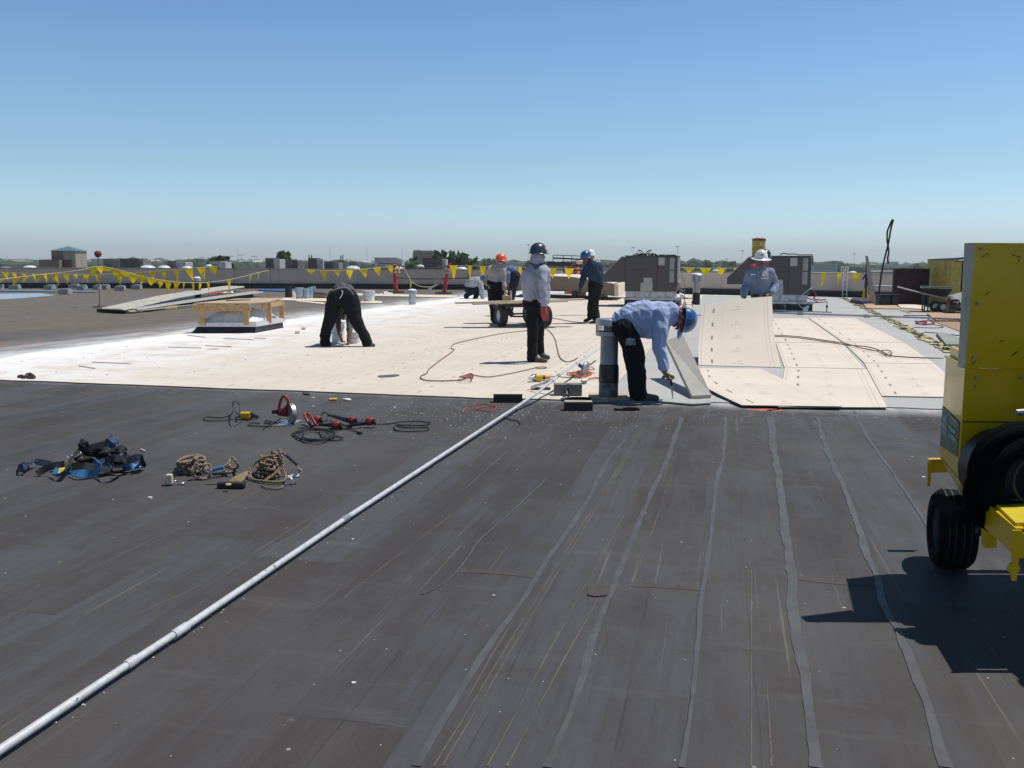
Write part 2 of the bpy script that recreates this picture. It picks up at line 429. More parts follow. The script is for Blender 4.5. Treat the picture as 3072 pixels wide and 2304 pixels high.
def uvpoly(m, pts, z0, z1, along=DV, across=DU, origin=None):
    "horizontal slab whose faces carry metre UVs along the roofing"
    n = len(pts); o = Vector(origin) if origin else Vector((0, 0, 0))
    uv = [((Vector(p) - o).dot(across), (Vector(p) - o).dot(along)) for p in pts]
    top = [Vector((p[0], p[1], z1)) for p in pts]; bot = [Vector((p[0], p[1], z0)) for p in pts]
    m.add(top, [tuple(range(n))], [uv])
    m.cur = 1
    m.add(top + bot, [(i, (i + 1) % n, n + (i + 1) % n, n + i) for i in range(n)], [[(0.1, 0.1)] * 4] * n)
    m.cur = 0
def jag(a, b, k, amp):
    a, b = Vector(a), Vector(b); out = []
    for i in range(k):
        p = a.lerp(b, i / k); j = (noise.noise(p * 1.3) + .6 * noise.noise(p * 5)) * amp if i else 0
        out.append(p + DV * j)
    return out
# laid cream board field
F0, F1, F2 = G(-160, 1136), G(1500, 1199), G(1858, 1206)
lf = DU * LEFT_U
def at_uv(u, v): return DU * u + DV * v
vfar = (WL + (WR - WL) * .55 - wn_ * 3.2).dot(DV)
b_r = G(1880, 1110).dot(DU)
field = jag(F0, F1, 30, .05) + jag(F1, F2, 8, .06) + [F2, at_uv(b_r, F2.dot(DV)), G(2102, 900), G(2110, 887), G(1850, 884), G(1540, 880), G(1400, 884), at_uv(LEFT_U, G(1360, 890).dot(DV)), at_uv(LEFT_U, 15), at_uv(LEFT_U - .05, 13.2), G(-160, 1112)]
m = MB(); uvpoly(m, field, 0.001, .016)
struct('cover_board_floor', m, [FIELD, BOARDEDGE])
# grey insulation to its right
ge = [at_uv(b_r, F2.dot(DV)), *jag(G(1870, 1210), G(2100, 1206), 6, .05)[1:], *jag(G(2640, 1222), G(2950, 1236), 8, .08), G(3300, 1240), G(3900, 1200), G(3300, 900), G(2950, 893), G(2510, 890), G(2110, 887), G(2102, 900)]
m = MB(); uvpoly(m, ge, 0.001, .012)
struct('insulation_floor', m, [GREYB, BOARDEDGE])

# parapet
pw = thing('parapet_wall', 'long low tan stucco parapet wall closing off the roof behind the workers', 'wall', tuple(W0.lerp(W1, .5)))
hw = 1.12
def wallbox(name, z0, z1, f0, f1, mt, **k):
    m = MB(); p = [q + wn_ * f0 for q in WP] + [q + wn_ * f1 for q in reversed(WP)]
    m.prism([Vector((q.x, q.y, z0)) for q in p], z1 - z0); return m.obj(name, mt, pw, **k)
wallbox('wall', 0.0, hw - .06, 0, .25, STUCCO)
wallbox('coping', hw - .06, hw, -.03, .30, COPE)
wallbox('base_flashing', 0.0, .29, -.09, -.002, BLACKM)
m = MB()
for k in range(12):
    p = WP[1 + k // 3 if k < 12 else 4].lerp(WP[2 + k // 3], (k % 3 + .5) / 3); m.bar(p - wn_ * .004 + Vector((0, 0, .25)), p - wn_ * .004 + Vector((0, 0, hw - .08)), .012, .006, up=tuple(wn_))
m.obj('control_joint', STEEL, pw)

# ------------------------------------------------------------------ seams, chalk lines and patches on the near roof
SEAMC = mat("coated seam strip", (.088, .089, .093), .55, var=.3, vs=5, bump=.25, bs=12, dirt=(.065, .062, .062), ds=7, dt=.54)
EDGELINE = mat("dark seam line", (.018, .018, .02), .8)
CHALK = mat("dried drip line", (.135, .118, .09), .9, dirt=(.07, .065, .06), ds=30, dt=.52)
BROWN = mat("brown lap", (.050, .040, .034), .8, c2=(.068, .060, .055), vs=9)
def zpt(x, y): return (1200 + x * .8463, 1200 + y * .8463)
def ribbon(name, pts, w0, w1, z, mt, rough=.3, step=.05, thick=.003, kind=True):
    P = [G(*zpt(*p)) for p in pts]; P = spline(P, 6); Q = []
    for a, b in zip(P, P[1:]):
        k = max(1, int((b - a).length / step))
        Q += [a.lerp(b, i / k) for i in range(k)]
    Q.append(P[-1]); n = len(Q); top = []
    for i, p in enumerate(Q):
        d = (Q[min(i + 1, n - 1)] - Q[max(i - 1, 0)]).normalized(); s = Vector((d.y, -d.x, 0)); w = (w0 + (w1 - w0) * i / n) / 2
        a = w * (1 + rough * 2.2 * noise.noise(p * 2.1) + rough * noise.noise(p * 9)); b = w * (1 + rough * noise.noise(p * 3 + Vector((9, 9, 9))))
        top += [p - s * a, p + s * b]
    m = MB(); m.add([Vector((p.x, p.y, z + thick)) for p in top] + [Vector((p.x, p.y, z - .001)) for p in top],
          [(2 * i, 2 * i + 1, 2 * i + 3, 2 * i + 2) for i in range(n - 1)] + [(2 * n + 2 * i, 2 * i, 2 * i + 2, 2 * n + 2 * i + 2) for i in range(n - 1)] + [(2 * i + 1, 2 * n + 2 * i + 1, 2 * n + 2 * i + 3, 2 * i + 3) for i in range(n - 1)])
    return struct(name, m, mt) if kind else m
seams = [
 ([(60, 1300), (180, 1090), (300, 900), (390, 770), (450, 690), (520, 570), (600, 460), (680, 330), (740, 210), (800, 140)], .035, .05),
 ([(525, 1305), (600, 1110), (660, 950), (690, 830), (745, 690), (790, 580), (830, 480), (870, 380), (910, 290), (945, 220), (975, 130), (1000, 60)], .035, .07),
 ([(1000, 1305), (1035, 1060), (1055, 880), (1070, 700), (1100, 500), (1120, 300), (1145, 200), (1155, 60)], .022, .06),
 ([(1475, 1305), (1455, 1150), (1430, 950), (1405, 830), (1395, 720), (1388, 620), (1370, 500), (1355, 350), (1340, 250), (1325, 170), (1315, 60)], .045, .10),
 ([(1940, 1305), (1880, 1130), (1820, 950), (1770, 840), (1720, 740), (1690, 640), (1660, 560), (1620, 440), (1580, 330), (1540, 240), (1500, 140), (1480, 60)], .05, .06),
 ([(1900, 500), (1860, 430), (1800, 340), (1740, 250), (1690, 180), (1650, 120), (1610, 40)], .02, .05),
 ([(80, 690), (170, 640), (240, 560), (280, 500), (370, 420), (520, 280)], .014, .02)]
for pts, a, b in seams:
    ribbon('roof_seam', pts, a * .78, b * .62, .0015, SEAMC, .42, thick=.002)
    ribbon('seam_edge', [(x - 9 * (.3 + .7 * y / 1300), y) for x, y in pts], .005, .008, .0005, EDGELINE, .9, thick=.001)  # thin dark line down the left of each seam
for pts in ([(120, 1300), (330, 955), (530, 630), (780, 230), (870, 80)], [(150, 1300), (355, 955), (548, 630), (790, 230), (878, 80)], [(310, 1300), (600, 760), (800, 400)], [(380, 1300), (560, 960), (740, 640)],
            [(1245, 1300), (1246, 600)], [(1318, 1300), (1300, 1000)], [(820, 660), (900, 450), (960, 260)], [(-900, 520), (-560, 330), (-300, 190)], [(-1000, 790), (-500, 560), (-300, 430)],
            [(-200, 700), (100, 470), (330, 300)], [(-30, 690), (300, 400)]):
    ribbon('drip_line', pts, .004, .004, .001, CHALK, .9, thick=.001)
for pts in ([(215, 605), (350, 612), (490, 628)], [(820, 655), (950, 662), (1080, 672)], [(1410, 630), (1540, 645), (1675, 655)]):
    ribbon('brown_lap', pts, .055, .055, .0005, BROWN, .5, thick=.0012)
PATCHM = mat("patched membrane", (.082, .082, .084), .6, var=.3, vs=7, bump=.3, bs=14, c2=(.066, .064, .063), dirt=(.10, .10, .10), ds=11, dt=.58)
for c, w, h in (((705, 675), 40, 20),):
    m = MB(); P = []
    for k in range(28):
        t = 2 * PI * k / 28; q = 1 + .22 * noise.noise(Vector((math.cos(t) * 1.7 + c[0], math.sin(t) * 1.7, c[1])))
        ex = abs(math.cos(t)) ** .6 * math.copysign(1, math.cos(t)); ey = abs(math.sin(t)) ** .6 * math.copysign(1, math.sin(t))
        P.append(G(*zpt(c[0] + w * q * ex, c[1] + h * q * ey), .0045))
    m.prism(P, .0015); struct('roof_patch', m, PATCHM if c[0] != 705 else BROWN)
for c in ((1300, 1262), (2300, 1240), (80, 1034), (20, 1036), (1480 - 360, 1000), (287, 1042)):   # survey paint
    pass
PINK = mat("faded red marking paint", (.55, .16, .13), .8, var=.4, vs=14)
m = MB()
for px, py, w, h in ((2290, 1229, 50, 3.5), (2325, 1231, 26, 3), (8, 1036, 22, 1.2), (72, 1032, 17, 1.4), (115, 1028, 12, 1.3), (288, 1045, 12, 1.8), (640, 1047, 20, 1.2)):
    P = [G(px + w * math.cos(t * PI / 8), py + h * math.sin(t * PI / 8) * (1 + .3 * math.sin(t * 5)), .001 if px != 640 else .017) for t in range(16)]; m.prism(P, .0012)
struct('marking_paint', m, PINK)
# yellow foam joint strip through the grey boards
strip = [(2534, 895), (2585, 918), (2638, 945), (2690, 968), (2742, 995), (2800, 1025), (2862, 1060)]
m = MB(); P = spline([G(*p, .013) for p in strip], 8); top = []
for i, p in enumerate(P): top += [p - DU * .13, p + DU * .10]
m.add([q + Vector((0, 0, .002)) for q in top], [(2 * i, 2 * i + 1, 2 * i + 3, 2 * i + 2) for i in range(len(P) - 1)])
struct('joint_gap', m, mat("dark joint", (.05, .048, .045), .9))
FOAM = mat("yellow foam filler", (.62, .52, .22), .9, c2=(.30, .27, .2), vs=10)
m = MB()
for i in range(150):
    p = P[random.randrange(len(P))] + DU * random.uniform(-.15, .06) + DV * random.uniform(-.5, .5)
    m.box(p + Vector((0, 0, .012)), (random.uniform(.05, .16), random.uniform(.12, .5), .02), -ALPHA + random.uniform(-.2, .2))
tag(m.obj('foam_filler', FOAM), kind='stuff')

# ------------------------------------------------------------------ far background
BRICK = mat("brown brick", (.20, .155, .125), .9, vs=3)
TANW = mat("tan block and sunlit brick", (.33, .29, .23), .9, vs=1)
BLUEROOF = mat("blue metal roof", (.16, .28, .38), .4, .3)
HV1 = mat("grey beige unit casing", (.20, .19, .185), .6, vs=2)
HV2 = mat("pale unit casing", (.42, .42, .43), .6, vs=2)
HV3 = mat("dark brown unit casing", (.095, .085, .085), .6, vs=2)
GLASSD = mat("dark opening", (.02, .022, .025), .4)
DOME = mat("white acrylic dome", (.80, .82, .86), .22, bump=0)
def unit(x0, x1, yt, Y, m1, label, split=None, m2=None, depth=2.0, yb=None, cap=True):
    "far rooftop air handler: casing, end panel, louvre, base rail"
    a, b = V(x0, yt, Y), V(x1, yt, Y); zt = a.z; w = b.x - a.x
    r = thing('rooftop_unit', label, 'air conditioner', ((a.x + b.x) / 2, Y, .1), 'air conditioning units on the far roof')
    xs = a.x + w * (split if split else .72)
    m = MB(); m.box(((a.x + xs) / 2, Y, .28 + (zt - .28) / 2), (xs - a.x, depth, zt - .28)); m.obj('casing', m1, r, bevel=.03)
    m = MB(); m.box(((b.x + xs) / 2, Y + .04, .28 + (zt - .28) / 2 - .02), (b.x - xs, depth - .1, zt - .32)); m.obj('end_section', m2 or m1, r, bevel=.03)
    m = MB(); m.box(((a.x + b.x) / 2, Y, .18), (w * .9, depth * .9, .2)); m.obj('curb', DARKM, r)
    m = MB()
    for k in range(5): m.box((a.x + (xs - a.x) * .5, Y - depth / 2 - .015, .6 + (zt - .6) * k / 6), ((xs - a.x) * .55, .03, .05))
    m.obj('louvre', GLASSD, r)
    if cap: m = MB(); m.box(((a.x + xs) / 2, Y, zt + .035), (xs - a.x + .08, depth + .08, .05)); m.obj('lid', m1, r)
units = [(322, 369, 778, 92, HV1, 'long beige rooftop unit just right of the pole with the red ball'),
 (371, 441, 777, 88, HV3, 'dark brown rooftop unit beside the long beige one', .82, HV1),
 (512, 567, 785, 84, HV1, 'low grey and white rooftop unit left of the leafy tree', .5, HV2),
 (636, 685, 785, 86, HV2, 'low pale rooftop unit standing in front of the leafy tree'),
 (805, 847, 776, 80, HV3, 'two tone rooftop unit with pale right end beside the round tree', .55, HV2),
 (865, 900, 779, 84, HV1, 'small brown rooftop unit right of the round tree', .5, HV3),
 (932, 975, 776, 82, HV3, 'rooftop unit with dark left half behind the bending worker in black', .55, HV2),
 (979, 1022, 786, 78, HV3, 'lowest dark rooftop unit behind the bending worker in black', .6, HV1),
 (1129, 1210, 775, 72, HV2, 'large pale grey rooftop unit left of the first red post', .82, HV2),
 (1271, 1341, 776, 74, HV3, 'large dark rooftop unit with a pale right end between the red posts', .82, HV2)]
for u in units: unit(*u[:3], u[3], u[4], u[5], *u[6:])
def dome(x0, x1, yt, Y, label):
    a, b = V(x0, yt, Y), V(x1, yt, Y); w = b.x - a.x; h = max(.12, a.z - .55) if a.z > .6 else .35
    z0 = max(.25, a.z - w * .22)
    r = thing('skylight', label, 'skylight', ((a.x + b.x) / 2, Y, .1), 'domed skylights on the far roof')
    c = Vector(((a.x + b.x) / 2, Y, z0)); m = MB()
    pr = [(w * .5 * math.cos(R(t)), (a.z - z0) * math.sin(R(t))) for t in (0, 15, 30, 45, 60, 75, 90)]
    m.lathe(pr, 24, Matrix.Translation(c)); m.obj('dome', DOME, r, smooth=50)
    m = MB(); m.box((c.x, c.y, (z0 + .1) / 2), (w * 1.02, w * 1.02, z0 - .1)); m.obj('curb', GALV, r)
for d in [(-20, 56, 800, 62, 'wide white skylight dome at the far left edge of the roof'), (69, 110, 796, 66, 'white skylight dome left of the brick penthouse'),
          (420, 465, 795, 60, 'white skylight dome right of the dark brown unit'), (474, 510, 796, 66, 'white skylight dome left of the low grey and white unit'),
          (545, 577, 798, 60, 'small white skylight dome below the low grey and white unit'), (616, 636, 793, 70, 'white skylight dome left of the low pale unit'),
          (1038, 1080, 797, 60, 'white skylight dome behind the strung yellow pennants'), (1250, 1272, 794, 66, 'small white skylight dome left of the large dark unit'),
          (1180, 1208, 799, 58, 'white skylight dome right behind the first red post'), (1368, 1402, 800, 60, 'white skylight dome right behind the second red post'),
          (2136, 2158, 808, 62, 'white skylight dome between the two big dark air handlers'), (2546, 2570, 813, 60, 'white skylight dome right of the roof ladder'),
          (2612, 2652, 821, 56, 'white skylight dome behind the black hose'), (2782, 2816, 821, 56, 'white skylight dome right of the upright brown panel')]: dome(*d)
# brick penthouse with blue roof
Y = 92; A, B = V(153, 752, Y), V(226, 752, Y); A2, B2 = V(130, 779, Y), V(190, 779, Y)
r = thing('penthouse', 'brown stair penthouse, right side painted lighter as sunlit, with a blue hipped metal roof', 'building', ((A.x + B.x) / 2, Y, .1))
xm = V(190, 752, Y).x
m = MB(); m.box(((A.x + xm) / 2, Y + 1.2, A.z / 2), (xm - A.x, 2.4, A.z)); m.obj('wall', BRICK, r)
m = MB(); m.box(((B.x + xm) / 2, Y + 1.17, A.z / 2 - .01), (B.x - xm, 2.46, A.z - .02)); m.obj('end_wall', TANW, r)  # paler tan puts the sunlit right face into the wall colour
m = MB(); m.box(((A2.x + B2.x) / 2, Y - .4, A2.z / 2), (B2.x - A2.x, 1.0, A2.z)); m.obj('low_wing', BRICK, r)
m = MB(); p0, p1 = V(190, 779, Y - .1), V(214, 779, Y - .1); m.box(((p0.x + p1.x) / 2, Y - .07, p0.z / 2), (p1.x - p0.x, .06, p0.z)); m.obj('door', mat("brown door", (.12, .06, .05), .6), r)
m = MB(); zt = V(190, 738, Y).z; cx = (A.x + B.x) / 2
e = [(A.x - .12, Y - .15, A.z), (B.x + .12, Y - .15, A.z), (B.x + .12, Y + 2.55, A.z), (A.x - .12, Y + 2.55, A.z)]
m.add(e + [(cx, Y + 1.2, zt)], [(0, 1, 4), (1, 2, 4), (2, 3, 4), (3, 0, 4), (3, 2, 1, 0)]); m.obj('roof', BLUEROOF, r)
# small grey box with long white vents in the left distance
# beige office block and water tank
Y = 260; A, B = V(1252, 752, Y), V(1312, 752, Y)
r = thing('office_building', 'beige flat roofed building rising behind the trees near the red posts', 'building', ((A.x + B.x) / 2, Y, -9))
m = MB(); m.box(((A.x + V(1298, 752, Y).x) / 2, Y + 8, (A.z - 9) / 2), (V(1298, 752, Y).x - A.x, 14, A.z + 9)); m.obj('wall', TANW, r)
m = MB(); x1 = V(1298, 752, Y).x; m.box(((B.x + x1) / 2, Y + 8.2, (A.z - 9) / 2 - .1), (B.x - x1, 14, A.z + 8.8)); m.obj('end_wall', mat("pale block", (.45, .42, .36), .9, vs=2), r)
m = MB()
for k in range(9): m.box((A.x + .5 + k * .52, Y + .95, A.z - 2.2), (.1, .1, 3.6))
m.obj('pilaster', mat("weathered rib", (.20, .17, .13), .9), r)
m = MB(); c = V(1253, 760, Y + 3); m.lathe([(1.4, -9), (1.4, c.z + .2), (1.0, c.z + .9), (0, c.z + 1.1)], 18, Matrix.Translation((c.x, c.y, 0))); m.obj('tank', TANW, r, smooth=40)
for k in range(9): m = MB(); m.box((A.x + k * .62, Y + 2, A.z + .12), (.2, .3, .25)); m.obj('parapet_block', TANW, r)

# trees
BARK = mat("bark", (.10, .075, .055), .95)
def leafmat(name, c):
    t = NT(name); v = t.obj(); n1 = t.noise(v, 2.2, 3)
    return t.fin(t.mix(t.step(n1, .35, .65), c, tuple(x * .55 for x in c)), .8, 0, .2)
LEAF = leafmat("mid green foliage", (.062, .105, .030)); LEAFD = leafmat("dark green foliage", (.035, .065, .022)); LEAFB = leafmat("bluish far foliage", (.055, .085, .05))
def tree(x0, x1, yt, Y, label, mt=LEAF, n=900, dead=False, zb=-9):
    a, b = V(x0, yt, Y), V(x1, yt, Y); w = (b.x - a.x) / 2; cx = (a.x + b.x) / 2; zt = a.z
    r = thing('dead_tree' if dead else 'tree', label, 'tree', (cx, Y, zb), 'trees beyond the roof' if not dead else None)
    h = zt - zb; m = MB(); rnd = random.Random(int(x0 * 7 + Y))
    m.tube(spline([(cx, Y, zb), (cx + .1 * w, Y, zb + h * .35), (cx, Y, zb + h * .62)], 4), [max(.05, .035 * h * (1 - .6 * k / 8)) for k in range(9)], 8)
    tips = []
    for k in range(9 if not dead else 26):
        t = rnd.uniform(0, 2 * PI); e = Vector((cx + w * .75 * math.cos(t) * rnd.uniform(.4, 1), Y + w * .7 * math.sin(t), zb + h * rnd.uniform(.62, .96 if not dead else 1.0)))
        s = Vector((cx, Y, zb + h * rnd.uniform(.35, .62) if not dead else zb + h * .6)); mid = s.lerp(e, .5) + Vector((0, 0, h * .03)); m.tube([s, mid, e], [.012 * h, .008 * h, .004 * h], 6); tips.append(e)
    m.obj('trunk', BARK, r)
    if dead: return
    m = MB(); clumps = [Vector((cx, Y, zb + h * .74))] + tips
    clumps += [Vector((cx + w * rnd.uniform(-.8, .8), Y + w * rnd.uniform(-.7, .7), zb + h * rnd.uniform(.55, .93))) for _ in range(12)]
    vs, fs = [], []
    for k in range(n):
        c = rnd.choice(clumps); q = Vector((rnd.gauss(0, 1), rnd.gauss(0, 1), rnd.gauss(0, .8))).normalized() * rnd.uniform(.6, 1.05)
        p = c + Vector((q.x * w * .30, q.y * w * .30, q.z * h * .115)); s = rnd.uniform(.5, 1.2) * (.055 * h + .05)
        p.z = min(p.z, zt)
        u = Vector((rnd.gauss(0, 1), rnd.gauss(0, 1), rnd.gauss(0, 1))).normalized(); v = u.orthogonal().normalized() * s * .6; u = u * s
        o = len(vs); vs += [p - u, p + v * .9, p + u * .8, p - v]; fs.append((o, o + 1, o + 2, o + 3))
    m.add(vs, fs); m.obj('crown', mt, r)
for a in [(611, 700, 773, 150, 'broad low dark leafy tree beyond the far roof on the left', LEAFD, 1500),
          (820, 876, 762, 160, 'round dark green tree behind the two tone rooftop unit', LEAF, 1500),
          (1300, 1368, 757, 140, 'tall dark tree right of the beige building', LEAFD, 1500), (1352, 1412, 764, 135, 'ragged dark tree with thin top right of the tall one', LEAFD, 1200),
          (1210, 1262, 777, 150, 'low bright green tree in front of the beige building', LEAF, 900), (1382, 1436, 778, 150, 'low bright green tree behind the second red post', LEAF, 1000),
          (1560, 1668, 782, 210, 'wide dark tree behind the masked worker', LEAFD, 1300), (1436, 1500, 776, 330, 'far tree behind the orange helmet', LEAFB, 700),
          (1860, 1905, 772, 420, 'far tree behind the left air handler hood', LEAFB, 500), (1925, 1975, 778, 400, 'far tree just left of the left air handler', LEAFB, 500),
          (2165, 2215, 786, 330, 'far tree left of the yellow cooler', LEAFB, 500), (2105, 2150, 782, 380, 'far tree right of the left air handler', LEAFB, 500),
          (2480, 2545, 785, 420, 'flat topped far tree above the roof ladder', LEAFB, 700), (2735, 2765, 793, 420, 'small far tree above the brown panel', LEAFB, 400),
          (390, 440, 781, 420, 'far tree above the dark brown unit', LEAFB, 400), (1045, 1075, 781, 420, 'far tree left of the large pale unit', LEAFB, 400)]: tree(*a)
tree(918, 948, 763, 80, 'bare dead tree top beside the dark unit on the far roof', dead=True)
tree(1008, 1036, 763, 84, 'bare forked dead tree top behind the bending worker', dead=True)

# far-off woods as masses
def wood(name, x0, x1, y_fn, Y, mt, n, label, size):
    m = MB(); rnd = random.Random(int(Y))
    for k in range(n):
        px = x0 + (x1 - x0) * (k + rnd.random()) / n; yy = Y * rnd.uniform(.92, 1.1); p = V(px, y_fn(px), yy)
        s = size * rnd.uniform(.7, 1.4); zt = p.z + rnd.uniform(-.35, .25) * size
        m.blob((p.x, yy, zt - s * .6), (s * rnd.uniform(.9, 1.8), s, s * .75), k, .35, 2, 2.2)
        m.blob((p.x + rnd.uniform(-s, s), yy, zt - s * 1.5), (s * 2.2, s, s * 1.1), k + 99, .3, 1, 2)
    return tag(m.obj(name, mt), label=label, kind='stuff')
hz = lambda px: 785 + (px - 1536) * .0056
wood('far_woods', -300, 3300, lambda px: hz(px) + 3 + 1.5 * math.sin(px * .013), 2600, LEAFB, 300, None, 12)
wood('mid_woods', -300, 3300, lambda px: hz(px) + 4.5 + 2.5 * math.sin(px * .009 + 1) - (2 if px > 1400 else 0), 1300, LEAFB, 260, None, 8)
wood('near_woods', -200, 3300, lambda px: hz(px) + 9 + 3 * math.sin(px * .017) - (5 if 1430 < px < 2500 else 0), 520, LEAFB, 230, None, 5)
# scattered far buildings
rnd = random.Random(5)
FB = [mat("far pale wall", (.55, .54, .52), .8), mat("far brown wall", (.30, .24, .2), .8), mat("far grey wall", (.40, .41, .43), .8)]
spots = [(60, 'left of the penthouse'), (290, 'between the penthouse and the pole'), (455, 'right of the dark brown unit'), (600, 'left of the broad leafy tree'), (735, 'right of the broad leafy tree'), (775, 'left of the two tone unit'),
         (912, 'left of the first dead tree'), (1060, 'behind the strung pennants'), (1100, 'left of the large pale unit'), (1455, 'left of the orange helmet'), (1535, 'between the orange helmet and the masked worker'), (1905, 'above the left hood'),
         (2085, 'right of the left air handler'), (2130, 'between the two air handlers'), (2440, 'just right of the right air handler'), (2600, 'behind the leaning plank')]
for k, (px, wh) in enumerate(spots):
    Y = rnd.uniform(560, 900); w = rnd.uniform(6, 12); c = V(px, hz(px) + rnd.uniform(5, 9), Y)
    r = thing('far_house', 'small pale low building far off ' + wh, 'building', (c.x, Y, -9), 'low buildings on the plain')
    m = MB(); m.box((c.x, Y, (c.z - 9) / 2), (w, 8, c.z + 9)); m.obj('wall', FB[k % 3], r)
    m = MB(); m.prism([(c.x - w * .54, Y - 4.4, c.z), (c.x - w * .54, Y + 4.4, c.z), (c.x - w * .54, Y, c.z + 1.6)], (w * 1.08, 0, 0)); m.obj('roof', FB[(k + 1) % 3], r)
Y = 640; A, B = V(2664, 798, Y), V(2741, 798, Y)
r = thing('factory', 'cluster of pale factory blocks on the skyline behind the black hose', 'building', ((A.x + B.x) / 2, Y, -9))
for x0, x1, yt, mt, nm in ((2664, 2682, 792, FB[0], 'block'), (2680, 2692, 785, FB[2], 'tower'), (2691, 2732, 794, FB[0], 'hall'), (2646, 2664, 796, FB[1], 'shed')):
    a, b = V(x0, yt, Y), V(x1, yt, Y); m = MB(); m.box(((a.x + b.x) / 2, Y + 5, (a.z - 9) / 2), (b.x - a.x, 14, a.z + 9)); m.obj(nm, mt, r)
Y = 420
for x0, x1, yt, lb in ((1500, 1586, 790, 'long white roofed shed behind the orange helmet'), (2425, 2500, 794, 'long pale shed right of the right air handler')):
    a, b = V(x0, yt, Y), V(x1, yt, Y); r = thing('long_shed', lb, 'building', ((a.x + b.x) / 2, Y, -9))
    m = MB(); m.box(((a.x + b.x) / 2, Y, (a.z - 9) / 2), (b.x - a.x, 12, a.z + 9)); m.obj('wall', FB[2], r)
    m = MB(); m.box(((a.x + b.x) / 2, Y - .3, a.z + .2), (b.x - a.x + 1, 14, .4)); m.obj('roof', FB[0], r)
# masts and utility poles
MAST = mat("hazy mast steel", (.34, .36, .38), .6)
for px, yt, Y, lb, arm in ((712, 738, 300, 'tall thin mast left of the two tone unit', 0), (724, 760, 210, 'lamp pole with two heads beside the tall mast', 1), (691, 764, 260, 'short utility pole left of the tall mast', 1), (763, 764, 260, 'utility pole left of the round tree', 1),
      (606, 768, 260, 'utility pole left of the broad leafy tree', 1), (990, 736, 320, 'tall thin mast above the bending worker', 0), (1101, 740, 420, 'faint tall mast left of the large pale unit', 0), (1206, 742, 420, 'faint mast left of the beige building', 0),
      (1585, 733, 300, 'tall thin mast behind the masked worker', 1), (1900, 741, 320, 'faint mast above the left air handler', 1), (2033, 738, 300, 'mast with ball top right of the left air handler', 1), (2227, 751, 320, 'lamp mast left of the yellow cooler', 1),
      (2563, 760, 320, 'lamp mast above the roof ladder', 1), (2670, 762, 640, 'thin lattice mast beside the factory', 0), (101, 775, 190, 'utility pole with cross arms left of the penthouse', 1), (312, 776, 190, 'utility pole beside the long beige unit', 1),
      (20, 768, 500, 'far crane mast at the left edge', 0), (1538 + 700, 790, 500, 'stubby far pole beside the cooler', 0), (2180, 776, 300, 'white topped pole between the air handlers', 1)):
    p = V(px, yt, Y); r = .00022 * Y
    t = thing('mast', lb, 'mast', (p.x, Y, -9), 'poles and masts on the skyline'); m = MB(); m.cyl((p.x, Y, -9), (p.x, Y, p.z), r, r * .6, 6); m.obj('pole', MAST, t)
    if arm: m = MB(); m.box((p.x, Y, p.z - r * 2), (r * 16, r * 2, r * 3)) if px > 1400 else m.box((p.x, Y, p.z - r * 8), (r * 30, r * 2, r * 2)); m.obj('cross_arm', MAST, t)
